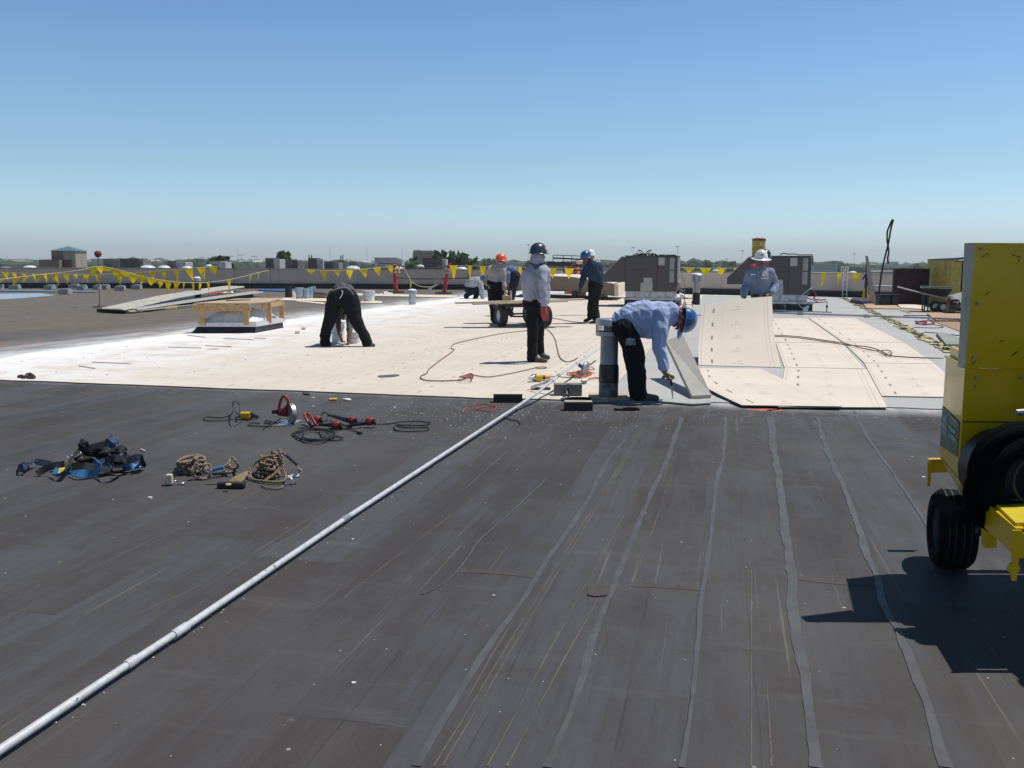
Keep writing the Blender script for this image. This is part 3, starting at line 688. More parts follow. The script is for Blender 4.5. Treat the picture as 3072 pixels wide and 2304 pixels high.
# haze
# ------------------------------------------------------------------ big air handlers on this roof
ACM = mat("brown grey unit enamel", (.082, .072, .073), .5, vs=2.2, var=.12, bump=.03)
ACP = mat("pale coil guard", (.50, .50, .48), .5)
STICK = mat("pale warning sticker", (.42, .44, .42), .6, var=.1, vs=60)
INK = mat("sticker ink", (.10, .10, .10), .7)
ADX, ADY = DU, DV
def ac_unit(px0, pxb, label, group, extras):
    base = G(px0, pxb); r = thing('air_handler', label, 'air conditioner', tuple(base), group)
    def L(x, y, z): return base + ADX * x + ADY * y + Vector((0, 0, z))
    def lb(m, x0, x1, y0, y1, z0, z1): m.prism([L(x0, y0, z0), L(x1, y0, z0), L(x1, y1, z0), L(x0, y1, z0)], z1 - z0); return m
    W, D, Z0, Z1 = 1.80, 1.9, .56, 1.80
    m = lb(MB(), 0, W, 0, D, Z0, Z1 - .03); m.obj('casing', ACM, r, bevel=.008)
    m = lb(MB(), -.02, W + .02, -.02, D + .02, Z1 - .03, Z1); m.obj('top_panel', ACM, r, bevel=.006)
    m = lb(MB(), .03, 1.10, -.012, -.001, Z0 + .05, 1.29); m.obj('access_panel', ACM, r, bevel=.004)
    m = lb(MB(), .03, 1.10, -.012, -.001, 1.305, Z1 - .06); m.obj('access_panel', ACM, r, bevel=.004)
    m = lb(MB(), 1.13, W - .04, -.016, -.001, Z0 + .05, Z1 - .06); m.obj('access_panel', ACM, r, bevel=.004)
    m = MB()
    m.prism([L(0, .02, .87), L(0, .02, 1.74), L(-.12, .02, 1.76), L(-.80, .02, 1.08), L(-.80, .02, .87)], ADY * 1.3); m.obj('intake_hood', ACM, r, bevel=.006)
    m = MB(); m.bar(L(-.81, .01, 1.09), L(-.12, .01, 1.775), .02, .012); m.obj('hood_flange', mat("pale flange", (.5, .48, .44), .5), r)
    for x, z, w, h in ((1.26, 1.60, .22, .26), (1.62, 1.52, .15, .40), (1.62, 1.08, .15, .40), (.80, .92, .30, .22), (.76, .70, .42, .30)):
        m = lb(MB(), x - w / 2, x + w / 2, -.022, -.017, z - h / 2, z + h / 2); s = m.obj('sticker', STICK, r)
        m = MB()
        for k in range(int(h / .035)): lb(m, x - w * .42, x + w * (.42 - .12 * (k % 3)), -.026, -.0225, z + h * .42 - k * .035 - .010, z + h * .42 - k * .035)
        m.obj('sticker_print', INK if h > .3 else STUCCO, s)
    m = MB()
    for k in range(10): lb(m, W + .001, W + .03, .12 + k * .17, .2 + k * .17, Z0 + .35, Z1 - .1)
    lb(m, W + .001, W + .05, .02, D - .05, Z0 + .30, Z0 + .34); lb(m, W + .001, W + .05, .02, .09, Z0 + .3, Z1 - .05); m.obj('coil_guard', ACP, r)
    # curb adapter and roof curb
    m = lb(MB(), .03, W - .08, .05, D, .33, .54); m.obj('curb_adapter', GALV, r)
    m = MB()
    for x in (.35, .86, 1.40): lb(m, x, x + .03, .02, .049, .33, .54)
    lb(m, .0, W - .05, .0, .045, .545, .56); m.obj('rib', STEEL, r)
    m = lb(MB(), -.03, W + .12, -.03, D + .1, .26, .33); m.obj('curb_cap', GALV, r)
    m = lb(MB(), 0, W + .1, 0, D + .05, 0, .26); m.obj('curb', BLACKM, r)
    # gas line
    m = MB(); m.tube([L(W + .10, .1, .30), L(W + .55, .1, .34), L(W + .55, .1, .02)], .017, 8); m.cyl(L(W + .55, .1, .16), L(W + .55, .1, .23), .035); m.obj('gas_pipe', DARKM, r, smooth=40)
    return r, L, lb
grp = 'large air handlers on this roof'
r1, L1, lb1 = ac_unit(1873, 921, 'left big brown air handler behind the man sawing', grp, 0)
# cables and fittings lying on the left unit
m = MB()
for k in range(7):
    c = L1(.40 + .09 * k, .4 + .1 * (k % 3), 1.81); m.tube(spline([c + Vector((.10 * math.cos(t * 1.05 + k), .14 * math.sin(t * 1.05 + k), .015 + (.05 + .12 * (k % 3 == 1)) * abs(math.sin(t * .5 + k)))) for t in range(8)], 4), .013, 6)
solo('cable_bundle', m, CORDM, 'tangle of dark hose and cable heaped on top of the left air handler', 'cable', smooth=60)
m = MB()
for k in range(12): m.box(L1(.25 + .13 * k + random.uniform(-.03, .03), .3 + random.random() * .5, 1.80 + .02), (.09, .12, .04), random.random() * 3)
solo('scrap_pieces', m, BLACKM, 'loose dark scraps scattered along the top of the left air handler', 'scrap')
m = MB(); m.tube(spline([L1(1.86, .2, 1.1), L1(1.95, .15, 1.08), L1(2.05, .1, .85), L1(2.07, .1, .5), L1(2.07, .1, .1)], 5), .012, 6); m.obj('flexible_conduit', mat("copper line", (.4, .25, .14), .4, .5), r1, smooth=50)
m = MB(); m.prism([L1(1.83, .1, .33), L1(2.20, .1, .33), L1(2.18, .5, .33), L1(1.9, .5, .50)], .03); m.obj('side_tray', GALV, r1)
m = MB()
for k in range(5): m.tube(spline([L1(1.86 + .03 * k, -.02, .95 - .1 * k), L1(1.98, -.05, .86 - .1 * k), L1(1.9, -.06, .75 - .1 * k), L1(2.05, -.05, .70 - .1 * k)], 4), .010, 5)
m.obj('wire_bundle', GALV, r1, smooth=50)
m = MB(); m.tube(spline([L1(1.95, -.03, .3), L1(1.78, -.08, .2), L1(1.72, -.1, .04), L1(1.68, -.12, .02)], 5), .012, 6); m.obj('ground_wire', GALV, r1, smooth=50)
r2, L2, lb2 = ac_unit(2254, 934, 'right big brown air handler behind the man in the white helmet', grp, 0)
m = MB()
for seg in ((1.05, .10, 1.10, .235), (1.02, .235, 1.12, .25), (1.12, .1, 1.14, .25), (1.02, .03 + .05, 1.06, .10)): pass
lb2(m, .98, 1.06, -.045, -.032, .20, .215); lb2(m, 1.045, 1.06, -.045, -.032, .07, .2); lb2(m, .99, 1.06, -.045, -.032, .055, .07); lb2(m, .96, .975, -.045, -.032, .055, .10)
m.obj('chalk_number', mat("chalk", (.7, .7, .7), .9), r2)
m = MB(); m.tube(spline([L2(1.85, -.03, .78), L2(1.72, -.10, .70), L2(1.50, -.16, .52), L2(1.45, -.18, .32), L2(1.52, -.2, .18), L2(1.66, -.2, .08)], 6), .018, 8); m.obj('flexible_conduit', GALV, r2, smooth=50)
m = MB(); m.box(L2(1.66, -.2, .09), (.16, .1, .16)); m.box(L2(1.72, -.2, .18), (.1, .08, .07), .5); m.obj('junction_box', GALV, r2, bevel=.01)
m = MB(); m.tube([L2(1.70, -.08, .47), L2(2.05, -.12, .34)], .022, 6); m.tube(spline([L2(1.9, .0, .7), L2(1.98, -.05, .55), L2(1.92, -.05, .45), L2(2.1, -.05, .40), L2(2.3, -.05, .42)], 4), .02, 6); m.obj('red_hose', mat("faded red hose", (.28, .05, .04), .6), r2, smooth=50)
m = MB(); m.tube(spline([L2(.85, .3, 1.83), L2(.95, .35, 1.88), L2(1.1, .3, 1.85), L2(1.3, .4, 1.86), L2(1.45, .35, 1.83), L2(1.7, .2, 1.83), L2(1.83, .05, 1.8), L2(1.84, 0, 1.5)], 5), .018, 6)
solo('hose_on_unit', m, mat("dark red hose", (.10, .04, .04), .6), 'dark hose lying across the top of the right air handler', 'hose', smooth=60)
# water cooler on the hood of the right unit
c = L2(.02, .9, 1.80); c = V(2275, 770, c.y); z0 = 1.80; s = c.y / F
cx = Vector((c.x, c.y, z0)); r = thing('water_cooler', 'yellow drum water cooler with red rim standing on the right air handler', 'water cooler', tuple(cx))
zt = V(2275, 718, c.y).z; rr = 19.5 * s
m = MB(); m.lathe([(0, 0), (rr * .93, 0), (rr * .97, .02), (rr, (zt - z0) * .66), (rr * .99, zt - z0 - .05), (0, zt - z0 - .05)], 28, Matrix.Translation(cx)); m.obj('drum', mat("cooler yellow", (.52, .34, .04), .45, coat=.3), r, smooth=40)
m = MB(); m.lathe([(0, zt - z0 - .05), (rr * 1.03, zt - z0 - .05), (rr * 1.03, zt - z0 + .02), (rr * .7, zt - z0 + .035), (rr * .66, zt - z0 + .005), (0, zt - z0 + .005)], 28, Matrix.Translation(cx)); m.obj('lid', mat("cooler red", (.35, .03, .03), .45), r, smooth=40)
m = MB(); m.lathe([(rr * .60, zt - z0 + .006), (rr * .55, zt - z0 + .05), (0, zt - z0 + .055)], 20, Matrix.Translation(cx)); m.obj('lid_centre', WHITEP, r, smooth=40)
m = MB(); m.lathe([(rr * 1.005, (zt - z0) * .60), (rr * 1.012, (zt - z0) * .61), (rr * 1.012, (zt - z0) * .63), (rr * 1.005, (zt - z0) * .64)], 28, Matrix.Translation(cx)); m.obj('hoop', YCOL, r)
m = MB(); m.cyl(cx + Vector((0, -rr * .98, (zt - z0) * .72)), cx + Vector((0, -rr - .03, (zt - z0) * .72)), .035); m.obj('spigot', SILV, r)

# ------------------------------------------------------------------ vent pipes
def lath(m, c, prof, n=28): m.lathe(prof, n, Matrix.Translation(c)); return m
b = G(1825, 1197); s = b.y / F; zf = lambda y: V(1825, y, b.y).z
r = thing('vent_stack', 'tall grey vent stack with a slotted cap and a tarred band beside the man sawing', 'vent pipe', tuple(b))
pr = 27 * s
lath(MB(), b, [(pr * 1.10, 0), (pr * 1.08, zf(1145))]).obj('sleeve', mat("dull grey sleeve", (.20, .205, .21), .6, .3, dirt=(.07, .07, .07), ds=12, dt=.52), r, smooth=40)
m = lath(MB(), b, [(pr * 1.12, zf(1147)), (pr * 1.13, zf(1125)), (pr * 1.10, zf(1098)), (pr * 1.02, zf(1092))]); m.obj('tar_band', mat("brushed tar", (.022, .022, .024), .4, var=.5, dirt=(.16, .16, .17), ds=16, dt=.58), r, smooth=60)
lath(MB(), b, [(pr, zf(1092)), (pr * .98, zf(1004))]).obj('pipe', mat("painted grey flue", (.30, .31, .35), .5, .3, dirt=(.2, .2, .2), ds=8), r, smooth=40)
lath(MB(), b, [(pr, zf(1010)), (pr * 1.55, zf(1006)), (pr * 1.57, zf(994))]).obj('cap_skirt', GALV, r, smooth=30)
m = MB()
for k in range(36):
    t = 2 * PI * k / 36; p = Vector((pr * 1.5 * math.cos(t), pr * 1.5 * math.sin(t), 0)); m.bar(b + p + Vector((0, 0, zf(995))), b + p + Vector((0, 0, zf(976))), .006, .006)
for z in (990, 985, 980): m.lathe([(pr * 1.49, zf(z)), (pr * 1.51, zf(z)), (pr * 1.51, zf(z) + .005), (pr * 1.49, zf(z) + .005)], 36, Matrix.Translation(b))
m.obj('cap_mesh', STEEL, r)
lath(MB(), b, [(pr * .6, zf(1006)), (pr * .6, zf(976))]).obj('inner_flue', DARKM, r)
lath(MB(), b, [(0, zf(975)), (pr * 1.58, zf(976)), (pr * 1.58, zf(958)), (pr * 1.5, zf(956)), (0, zf(953))]).obj('cap_top', GALV, r, smooth=30)
m = MB(); m.prism([b + Vector((x, y, .017)) for x, y in ((-.21, -.16), (.22, -.16), (.22, .2), (-.21, .2))], .02); m.obj('base_board', PLY, r)
def stack(px, yb, yt, w, wc, yj, label, cat='vent pipe', mt=GALV, capm=WHITEP, band=None):
    b = G(px, yb); s = b.y / F; h = V(px, yt, b.y).z; hj = V(px, yj, b.y).z
    r = thing('vent_pipe', label, cat, tuple(b)); rr = w * s / 2; rc = wc * s / 2
    lath(MB(), b, [(rr, 0), (rr, hj + .01)]).obj('pipe', mt, r, smooth=40)
    lath(MB(), b, [(rr * .9, hj - .03), (rc, hj - .03), (rc, h - .03), (rc * .9, h - .005)]).obj('cap_collar', GALV, r, smooth=40)
    lath(MB(), b, [(rc * .95, h - .012), (rc * .6, h + .03), (0, h + .045)]).obj('cap', capm, r, smooth=60)
    if band: lath(MB(), b, [(rr * 1.08, 0), (rr * 1.06, V(px, band, b.y).z)]).obj('flashing', BLACKM, r, smooth=40)
    return r
stack(2088, 915, 822, 21, 37, 842, 'grey vent pipe with white cap standing right of the left air handler', band=878)
stack(1237, 915, 870, 20, 30, 878, 'short pale grey vent pipe with white cap beside the left red post')
stack(594, 905, 833, 19, 24, 842, 'dark vent pipe behind the metal sheets with a pale cap', mt=mat("sooty pipe", (.05, .035, .03), .5), band=890)

# ------------------------------------------------------------------ roof ladder on the parapet
def wall_at(px):
    a = ray(px, 850)
    for p, q in zip(WP, WP[1:]):
        d = q - p; n_ = Vector((-d.y, d.x, 0)); t = p.dot(n_) / (a.x * n_.x + a.y * n_.y); h = Vector((a.x * t, a.y * t, 0))
        if p.x <= h.x <= q.x: return h
    return h
r = thing('roof_ladder', 'white steel ladder fixed to the parapet right of the right air handler', 'ladder', tuple(wall_at(2532)))
p0, p1 = wall_at(2526) - wn_ * .2, wall_at(2539) - wn_ * .2
for p in (p0, p1):
    m = MB(); zt = V(2530, 800, p.y).z
    m.tube([p, p + Vector((0, 0, zt)), p + Vector((0, 0, zt)) + wn_ * .5, p + wn_ * .5 + Vector((0, 0, hw))], .022, 6); m.obj('rail', WHITEP, r)
for k in range(6):
    m = MB(); z = Vector((0, 0, .15 + .22 * k)); m.tube([p0 + z, p1 + z], .014, 6); m.obj('rung', WHITEP, r)

# ------------------------------------------------------------------ catwalk and barrels behind the curved stack
Yc = 45.3
r = thing('platform', 'black steel work platform with guard rails behind the dark shirted worker', 'platform', tuple(V(1695, 830, Yc)))
def vb(m, x0, y0, x1, y1, Y, w=.05, h=.05, Y2=None): m.bar(V(x0, y0, Y), V(x1, y1, Y2 or Y), w, h); return m
m = MB(); vb(m, 1640, 790, 1762, 795, Yc, .9, .20); m.obj('deck_beam', DARKM, r)
m = MB(); vb(m, 1659, 765, 1762, 769, Yc, .03, .035); m.obj('top_rail', DARKM, r)
m = MB(); vb(m, 1659, 774, 1762, 779, Yc, .03, .07); m.obj('mid_rail', DARKM, r)
for x in (1659, 1690, 1715): m = MB(); vb(m, x, 766, x, 786, Yc, .03, .03); m.obj('rail_post', DARKM, r)
for x, x2 in ((1690, 1697), (1715, 1717), (1742, 1744)): m = MB(); p = V(x2, 815, Yc); m.bar(V(x, 793, Yc), (p.x, Yc, .0), .06, .06); m.obj('leg', DARKM, r)
m = MB(); vb(m, 1690, 808, 1744, 811, Yc, .05, .05); m.obj('brace', DARKM, r)
ORG = mat("orange safety plastic", (.80, .16, .07), .5)
for px, yt, yb, w, lb in ((1709, 795, 830, 17, 'orange safety barrel under the platform, the shorter left one'), (1729, 783, 830, 18, 'orange safety barrel under the platform, the taller right one')):
    Y = 46.2; p = V(px, yt, Y); h = p.z; rr = w / 2 * Y / F; r = thing('safety_barrel', lb, 'barrel', (p.x, Y, 0), 'orange barrels')
    lath(MB(), (p.x, Y, 0), [(rr * 1.1, 0), (rr * 1.1, h * .3), (rr, h * .31), (rr, h * .6), (rr * .9, h * .61), (rr * .85, h - .05), (0, h)]).obj('barrel_body', ORG, r, smooth=30)
    lath(MB(), (p.x, Y, 0), [(rr * 1.02, h * .45), (rr * 1.03, h * .46), (rr * 1.03, h * .55), (rr * 1.02, h * .56)]).obj('reflective_band', WHITEP, r)

# ------------------------------------------------------------------ bowed stack of crated boards
KRAFT = mat("kraft wrapped side", (.25, .185, .14), .85, var=.15, vs=2)
CREAM = mat("cream sheet", (.72, .62, .50), .8, var=.08)
r = thing('board_stack', 'long low stack of boards sagging under a cream top sheet behind the workers', 'stack of boards', tuple(G(1690, 876)))
def vg(px, py, Y): return V(px, py, Y)
fr = [(1541, 838, 873, 41.5), (1580, 832, 871, 41.2), (1645, 829, 869, 40.6), (1720, 833, 872, 39.8), (1790, 843, 880, 39), (1842, 853, 889, 38.3)]
m = MB(); n = len(fr); T = []; Bm = []; T2 = []; B2 = []
for px, yt, yb, Y in fr:
    t = vg(px, yt, Y); q = vg(px, yb, Y); q.z = max(q.z, .06); T.append(t); Bm.append(q); T2.append(t + DV * 3.6 + Vector((0, 0, .04))); B2.append(q + DV * 3.6)
m.add(T + Bm + T2 + B2, [(i, i + 1, n + i + 1, n + i) for i in range(n - 1)] + [(2 * n + i, 3 * n + i, 3 * n + i + 1, 2 * n + i + 1) for i in range(n - 1)] + [(n + i, n + i + 1, 3 * n + i + 1, 3 * n + i) for i in range(n - 1)] + [(0, n, 3 * n, 2 * n), (n - 1, 3 * n - 1, 4 * n - 1, 2 * n - 1)])
m.obj('wrapped_side', KRAFT, r)
m = MB(); u = Vector((0, 0, .012))
m.add([p + u - DV * .05 for p in T] + [p + u for p in T2] + [p + u * 3 - DV * .05 for p in T] + [p + u * 3 for p in T2], [(i, i + 1, n + i + 1, n + i) for i in range(n - 1)] + [(2 * n + i, 3 * n + i, 3 * n + i + 1, 2 * n + i + 1) for i in range(n - 1)] + [(i, 2 * n + i, 2 * n + i + 1, i + 1) for i in range(n - 1)])
m.obj('top_sheet', CREAM, r)
m = MB(); a, b_, c_, d_ = T[-1], Bm[-1], B2[-1], T2[-1]; o = DU * .015; m.prism([a + o, b_ + o, c_ + o, d_ + o], DU * .16); m.obj('end_sheet', CREAM, r)
for k in (1, 3, 4): m = MB(); p = Bm[k]; m.bar((p.x, p.y, p.z / 2 + .008), Vector((p.x, p.y, p.z / 2 + .008)) + DV * 3.4, .15, max(.05, p.z - .02)); m.obj('sleeper', DARKM, r)

# ------------------------------------------------------------------ metal sheets, skylight with guard table
CORR = mat("cream corrugated metal", (.62, .58, .50), .5, .2, dirt=(.3, .25, .2), ds=4)
r = thing('sheet_pile', 'long pile of cream corrugated metal sheets left of the skylight', 'metal sheets', tuple(G(520, 930)))
def zz(x, y): return (x / 3.687, 700 + y / 3.687)
def corr(pa, pb, wvec, z0, z1, amp=.022, n=40, th=.006):
    m = MB(); vs = []
    for i in range(n + 1):
        t = i / n; dz = amp * math.sin(i * PI / 1.0 * 1.0) if False else amp * (1 if (i // 1) % 2 else -1)
        for e, z in ((0, z0), (.35, z0 + (z1 - z0) * .55), (.7, z0 + (z1 - z0) * .9), (1, z1)):
            p = pa.lerp(pb, e) + wvec * t; vs.append(Vector((p.x, p.y, z + dz + .004 * math.sin(e * 9 + t * 5))))
    k = len(vs); vs += [v - Vector((0, 0, th)) for v in vs]; fs = []
    for i in range(n):
        for j in range(3):
            a = i * 4 + j; fs += [(a, a + 1, a + 5, a + 4), (k + a, k + a + 4, k + a + 5, k + a + 1)]
    for i in range(n): fs += [(i * 4, i * 4 + 4, k + i * 4 + 4, k + i * 4), (i * 4 + 3, k + i * 4 + 3, k + i * 4 + 7, i * 4 + 7)]
    for j in range(3): fs += [(j, k + j, k + j + 1, j + 1), (n * 4 + j, n * 4 + j + 1, k + n * 4 + j + 1, k + n * 4 + j)]
    return m.add(vs, fs)
a0 = G(288, 932, .05); a1 = G(372, 937, .05); e0 = G(600, 893, .22); e1 = G(770, 886, .22)
corr(a1, G(735, 893, .0), (a0 - a1) * .8, .13, .46).obj('corrugated_sheet', CORR, r)
corr(a1 + Vector((.2, .5, 0)), G(790, 890, .0), (a0 - a1) * .45, .115, .20).obj('corrugated_sheet', CORR, r)
m = MB(); P = [(290, 936), (395, 936), (560, 914), (700, 900), (760, 890), (760, 880), (600, 892), (430, 915)]; m.prism([G(*p, .02) for p in P], .09); m.obj('underside_shade', DARKM, r)  # dark slab added for the shaded gap beneath the raised sheets
m = MB(); m.bar(G(388, 935, .06), G(775, 893, .12), .10, .02); m.obj('edge_strip', CORR, r)
for p in ((388, 935), (497, 923), (592, 914), (660, 908), (715, 903)): m = MB(); q = G(*p, .05); m.bar(q - DV * .1, q + DV * .6, .09, .09); m.obj('sleeper', WOOD, r)
# skylight
Yq = G(767, 1001); ql = G(578, 1001); 
U_ = (Yq - ql); wS = U_.length; Vd = (G(847, 986) - Yq).normalized(); lS = 1.58
r = thing('curbed_skylight', 'white domed skylight on a black curb under the wooden table', 'skylight', tuple((Yq + ql) / 2))
Ud = U_.normalized(); 
O = Vector(ql) + Ud * .10
def S(x, y, z): return O + Ud * x + Vd * y + Vector((0, 0, z))
wS -= .10
zc, zr = V(767, 980, Yq.y).z, V(767, 966, Yq.y).z
m = MB(); m.prism([S(-.08, -.02, 0), S(wS, -.02, 0), S(wS, lS, 0), S(-.08, lS, 0)], .01)
vs = [S(-.12, -.05, .001), S(wS + .01, -.05, .001), S(wS + .01, lS, .001), S(-.12, lS, .001), S(0, 0, zc), S(wS, 0, zc), S(wS, lS, zc), S(0, lS, zc)]
m.add(vs, [(0, 1, 5, 4), (1, 2, 6, 5), (2, 3, 7, 6), (3, 0, 4, 7), (4, 5, 6, 7)]); m.obj('curb', BLACKM, r)
m = MB(); m.prism([S(-.03, -.03, zc), S(wS + .03, -.03, zc), S(wS + .03, lS + .03, zc), S(-.03, lS + .03, zc)], zr - zc - .02); m.prism([S(0, 0, zr - .02), S(wS, 0, zr - .02), S(wS, lS, zr - .02), S(0, lS, zr - .02)], .02); m.obj('frame', ALU, r)
zd = V(720, 928, Yq.y).z + .02; m = MB(); N = 14; vs = []
for i in range(N + 1):
    for j in range(N + 1):
        a, b = i / N * 2 - 1, j / N * 2 - 1; h = ((1 - abs(a) ** 2.6) * (1 - abs(b) ** 2.6)) ** .62
        vs.append(S(.06 + (wS - .12) * i / N, .06 + (lS - .12) * j / N, zr + (zd - zr) * h))
m.add(vs, [(i * (N + 1) + j, (i + 1) * (N + 1) + j, (i + 1) * (N + 1) + j + 1, i * (N + 1) + j + 1) for i in range(N) for j in range(N)]); m.obj('dome', DOME, r, smooth=60)
# table
zt = V(720, 912, Yq.y).z; r = thing('guard_table', 'rough lumber table with plywood top straddling the skylight', 'table', tuple(S(wS / 2, lS / 2, zc)))
x0, x1, y0, y1 = .12, wS - .12, -.05, lS - .05
m = MB(); m.prism([S(-.02, -.10, zt), S(wS * .92, -.10, zt + .01), S(wS + .05, .55, zt + .01), S(wS * .98, lS + .15, zt + .05), S(.15, lS + .1, zt + .03)], .022); m.obj('plywood_top', PLY, r)
for x, y in ((.14, -.06), (wS - .16, -.06), (wS + .02, lS * .45), (.2, lS), (wS - .02, lS)):
    m = MB(); m.prism([S(x - .055, y - .02, zc + .03), S(x + .055, y - .02, zc + .03), S(x + .055, y + .02, zc + .03), S(x - .055, y + .02, zc + .03)], zt - zc - .035); m.obj('leg', WOOD, r, bevel=.004)
m = MB(); m.bar(S(-.03, -.10, zt - .08), S(wS - .05, -.10, zt - .08), .035, .13); m.obj('rail', WOOD, r, bevel=.004)
m = MB(); m.bar(S(wS - .03, lS * .3, zt - .06), S(wS + .06, lS * .9, zt - .04), .035, .1); m.obj('rail', WOOD, r, bevel=.004)
m = MB(); m.bar(S(wS * .3, lS * .4, zt + .05), S(wS * .62, lS * .6, zt + .05), .05, .02); m.obj('batten', DARKM, r)

# red and yellow jackets on the sheets
def heap(name, pts, mt, label, cat):
    m = MB()
    for k, (px, py, w, h) in enumerate(pts):
        p = G(px, py + 6); Y = p.y; q = V(px, py, Y); m.blob(q, (w * Y / F, .2, h * Y / F), k + px, .45, 3, 2.2)
    return solo(name, m, mt, label, cat, smooth=60)
heap('red_jacket', [(632, 885, 9, 3.5), (645, 882, 11, 4.5), (660, 881, 8, 4)], mat("red cloth", (.65, .06, .05), .9), 'crumpled red cloth on top of the metal sheets', 'cloth')
heap('yellow_jacket', [(678, 880, 9, 4.5)], mat("pale yellow cloth", (.75, .68, .25), .9), 'crumpled pale yellow cloth beside the red one on the metal sheets', 'cloth')
heap('white_bag', [(695, 878, 4, 4)], WHITEP, 'small white bag right of the yellow cloth', 'bag')

# ------------------------------------------------------------------ warning line posts
def post(px, yb, yt, label, ball=None, bent=None, r_=.012):
    b = G(px, yb); t = V(px + (bent[0] if bent else 0), yt, b.y)
    r = thing('flag_pole', label, 'pole', tuple(b), 'thin warning line poles')
    m = MB(); pts = [b, t] + ([V(px + x, y, b.y) for x, y in bent[1]] if bent else []); m.tube(pts, r_, 6); m.obj('rod', DARKM if not ball else mat("rusty rod", (.10, .06, .045), .8), r)
    lath(MB(), b, [(0, .03), (.03, .05), (.2, .03), (.22, 0)]).obj('base_plate', DARKM, r)
    return r, b, t
r, b, t = post(299, 922, 762, 'thin rusty pole topped by a red ball left of the metal sheets', ball=1, bent=(-5, []))
m = MB(); m.blob(V(294, 762, b.y), 10 * b.y / F, 3, .1, 3); m.obj('ball', mat("dark red ball", (.18, .03, .035), .7), r, smooth=60)
post(706, 876, 792, 'thin pole with a hooked top behind the skylight', bent=(-5, [(-9, 791), (-15, 792)]))
post(812, 873, 802, 'straight thin pole standing on blue cloth right of the hooked one', bent=(-2, []))
REDP = mat("red delineator plastic", (.60, .035, .035), .45)
def delineator(px, yb, px2, yt, label):
    b = G(px, yb); t = V(px2, yt, b.y); d = (t - b); r = thing('delineator_post', label, 'safety post', tuple(b), 'red delineator posts'); s = b.y / F
    m = MB(); m.lathe([(0, .0), (.42, 0), (.42, .05), (.22, .09), (0, .09)], 8, Matrix.Translation(b)); m.obj('base', RUBBER, r)
    m = MB(); m.tube([b + d * .05, b + d * .9], [6.6 * s, 5.4 * s], 14); m.obj('tube', REDP, r, smooth=50)
    for a, c_ in ((.66, .72), (.77, .83)): m = MB(); m.tube([b + d * a, b + d * c_], 6.2 * s, 14); m.obj('reflective_band', mat("dull white band", (.55, .5, .48), .5), r, smooth=50)
    m = MB(); m.tube([b + d * .9, b + d * .93, b + d * .955, b + d * 1.0], [5.6 * s, 7 * s, 3.5 * s, 5 * s], 10); m.obj('handle', REDP, r, smooth=50)
    return b, t
d1 = delineator(1189, 878, 1181, 789, 'red delineator post, the left of two, leaning slightly left')
d2 = delineator(1331, 881, 1348, 790, 'red delineator post, the right of two, leaning right')
def rope(name, pts, rad, mt, label, cat='rope', k=6, **kw):
    m = MB(); m.tube(spline(pts, k), rad, 6); return solo(name, m, mt, label, cat, smooth=60, **kw)
Yd = 44
rope('sagging_cable', [V(1183, 800, d1[0].y), V(1187, 800, Yd), V(1195, 797, Yd), (V(1222, 801, Yd)), V(1260, 805, Yd), V(1300, 804, Yd), V(1344, 798, d2[0].y)], .035, CORDM, 'thick dark cable strung between the tops of the two red posts', 'cable')
rope('lower_rope', [V(1188, 833, d1[0].y), V(1230, 836, Yd), V(1290, 837, Yd), V(1340, 836, d2[0].y), V(1404, 834, Yd)], .028, CORDM, 'dark rope strung low between the two red posts')
p = G(1405, 874); r = thing('dark_stake', 'short dark stake holding the rope right of the right red post', 'stake', tuple(p)); m = MB(); m.bar(p, V(1405, 806, p.y), .07, .07); m.obj('stake_bar', DARKM, r); m = MB(); m.tube(spline([V(1349, 797, p.y), V(1375, 797, p.y), V(1398, 798, p.y), V(1405, 808, p.y)], 5), .03, 6); m.obj('loop', CORDM, r)

# pennant strings
def pennants(label, pts, flags, rad=.009, seed=1, hang=1.0, loose=False):
    "pts: (px,py,Y) string; flags: (px, width px, height px, lean)"
    P = spline([V(*p) for p in pts], 5); PX = []
    for i, p in enumerate(pts): PX.append(p[0])
    c = Vector(P[0]); r = thing('pennant_string', label, 'pennant string', tuple(c), 'strings of yellow pennants')
    m = MB(); m.tube(P, rad, 5); m.obj('string', YSTR, r)
    rnd = random.Random(seed)
    def at(px):
        best = None
        for i in range(len(P) - 1):
            a, b = P[i], P[i + 1]; xa, xb = a.x / a.y * F, b.x / b.y * F; x = (px - 1536)
            if min(xa, xb) - .5 <= x <= max(xa, xb) + .5:
                t = 0 if abs(xb - xa) < 1e-6 else max(0, min(1, (x - xa) / (xb - xa))); return a.lerp(b, t), (b - a).normalized()
        return P[-1], (P[-1] - P[-2]).normalized()
    for fl in flags:
        px, w, h, lean = fl[:4]; w *= 1.35; h *= 1.4; p, d = at(px); s = p.y / F; sw = rnd.uniform(-.35, .35)
        W = w * s; H = h * s; dn = Vector((lean * s, sw * H, -H)); hw_ = d * W / 2
        N = 5; vs = []; ph = rnd.uniform(0, 6)
        for i in range(N + 1):
            t = i / N; cc = p + dn * t; ww = (1 - t * .97)
            for j in (-1, 0, 1): vs.append(cc + hw_ * ww * j + Vector((0, .05 * H * 3 * math.sin(t * 4 + ph) * t + .10 * H * (abs(j) - .5) * math.sin(ph), 0)))
        k = len(vs); vs += [v + Vector((0, .002, 0)) for v in vs]; fs = []
        for i in range(N):
            for j in range(2): a = i * 3 + j; fs += [(a, a + 1, a + 4, a + 3), (k + a, k + a + 3, k + a + 4, k + a + 1)]
        m = MB(); m.add(vs, fs); m.obj('pennant', YFLAG, r, smooth=180)
    return r
tn = NT("yellow vinyl film"); cy = tn.mix(tn.step(tn.noise(tn.obj(), 9, 4), .35, .7), (.95, .80, .02), (.80, .62, .01)); YFLAG = tn.fin(cy, .35)
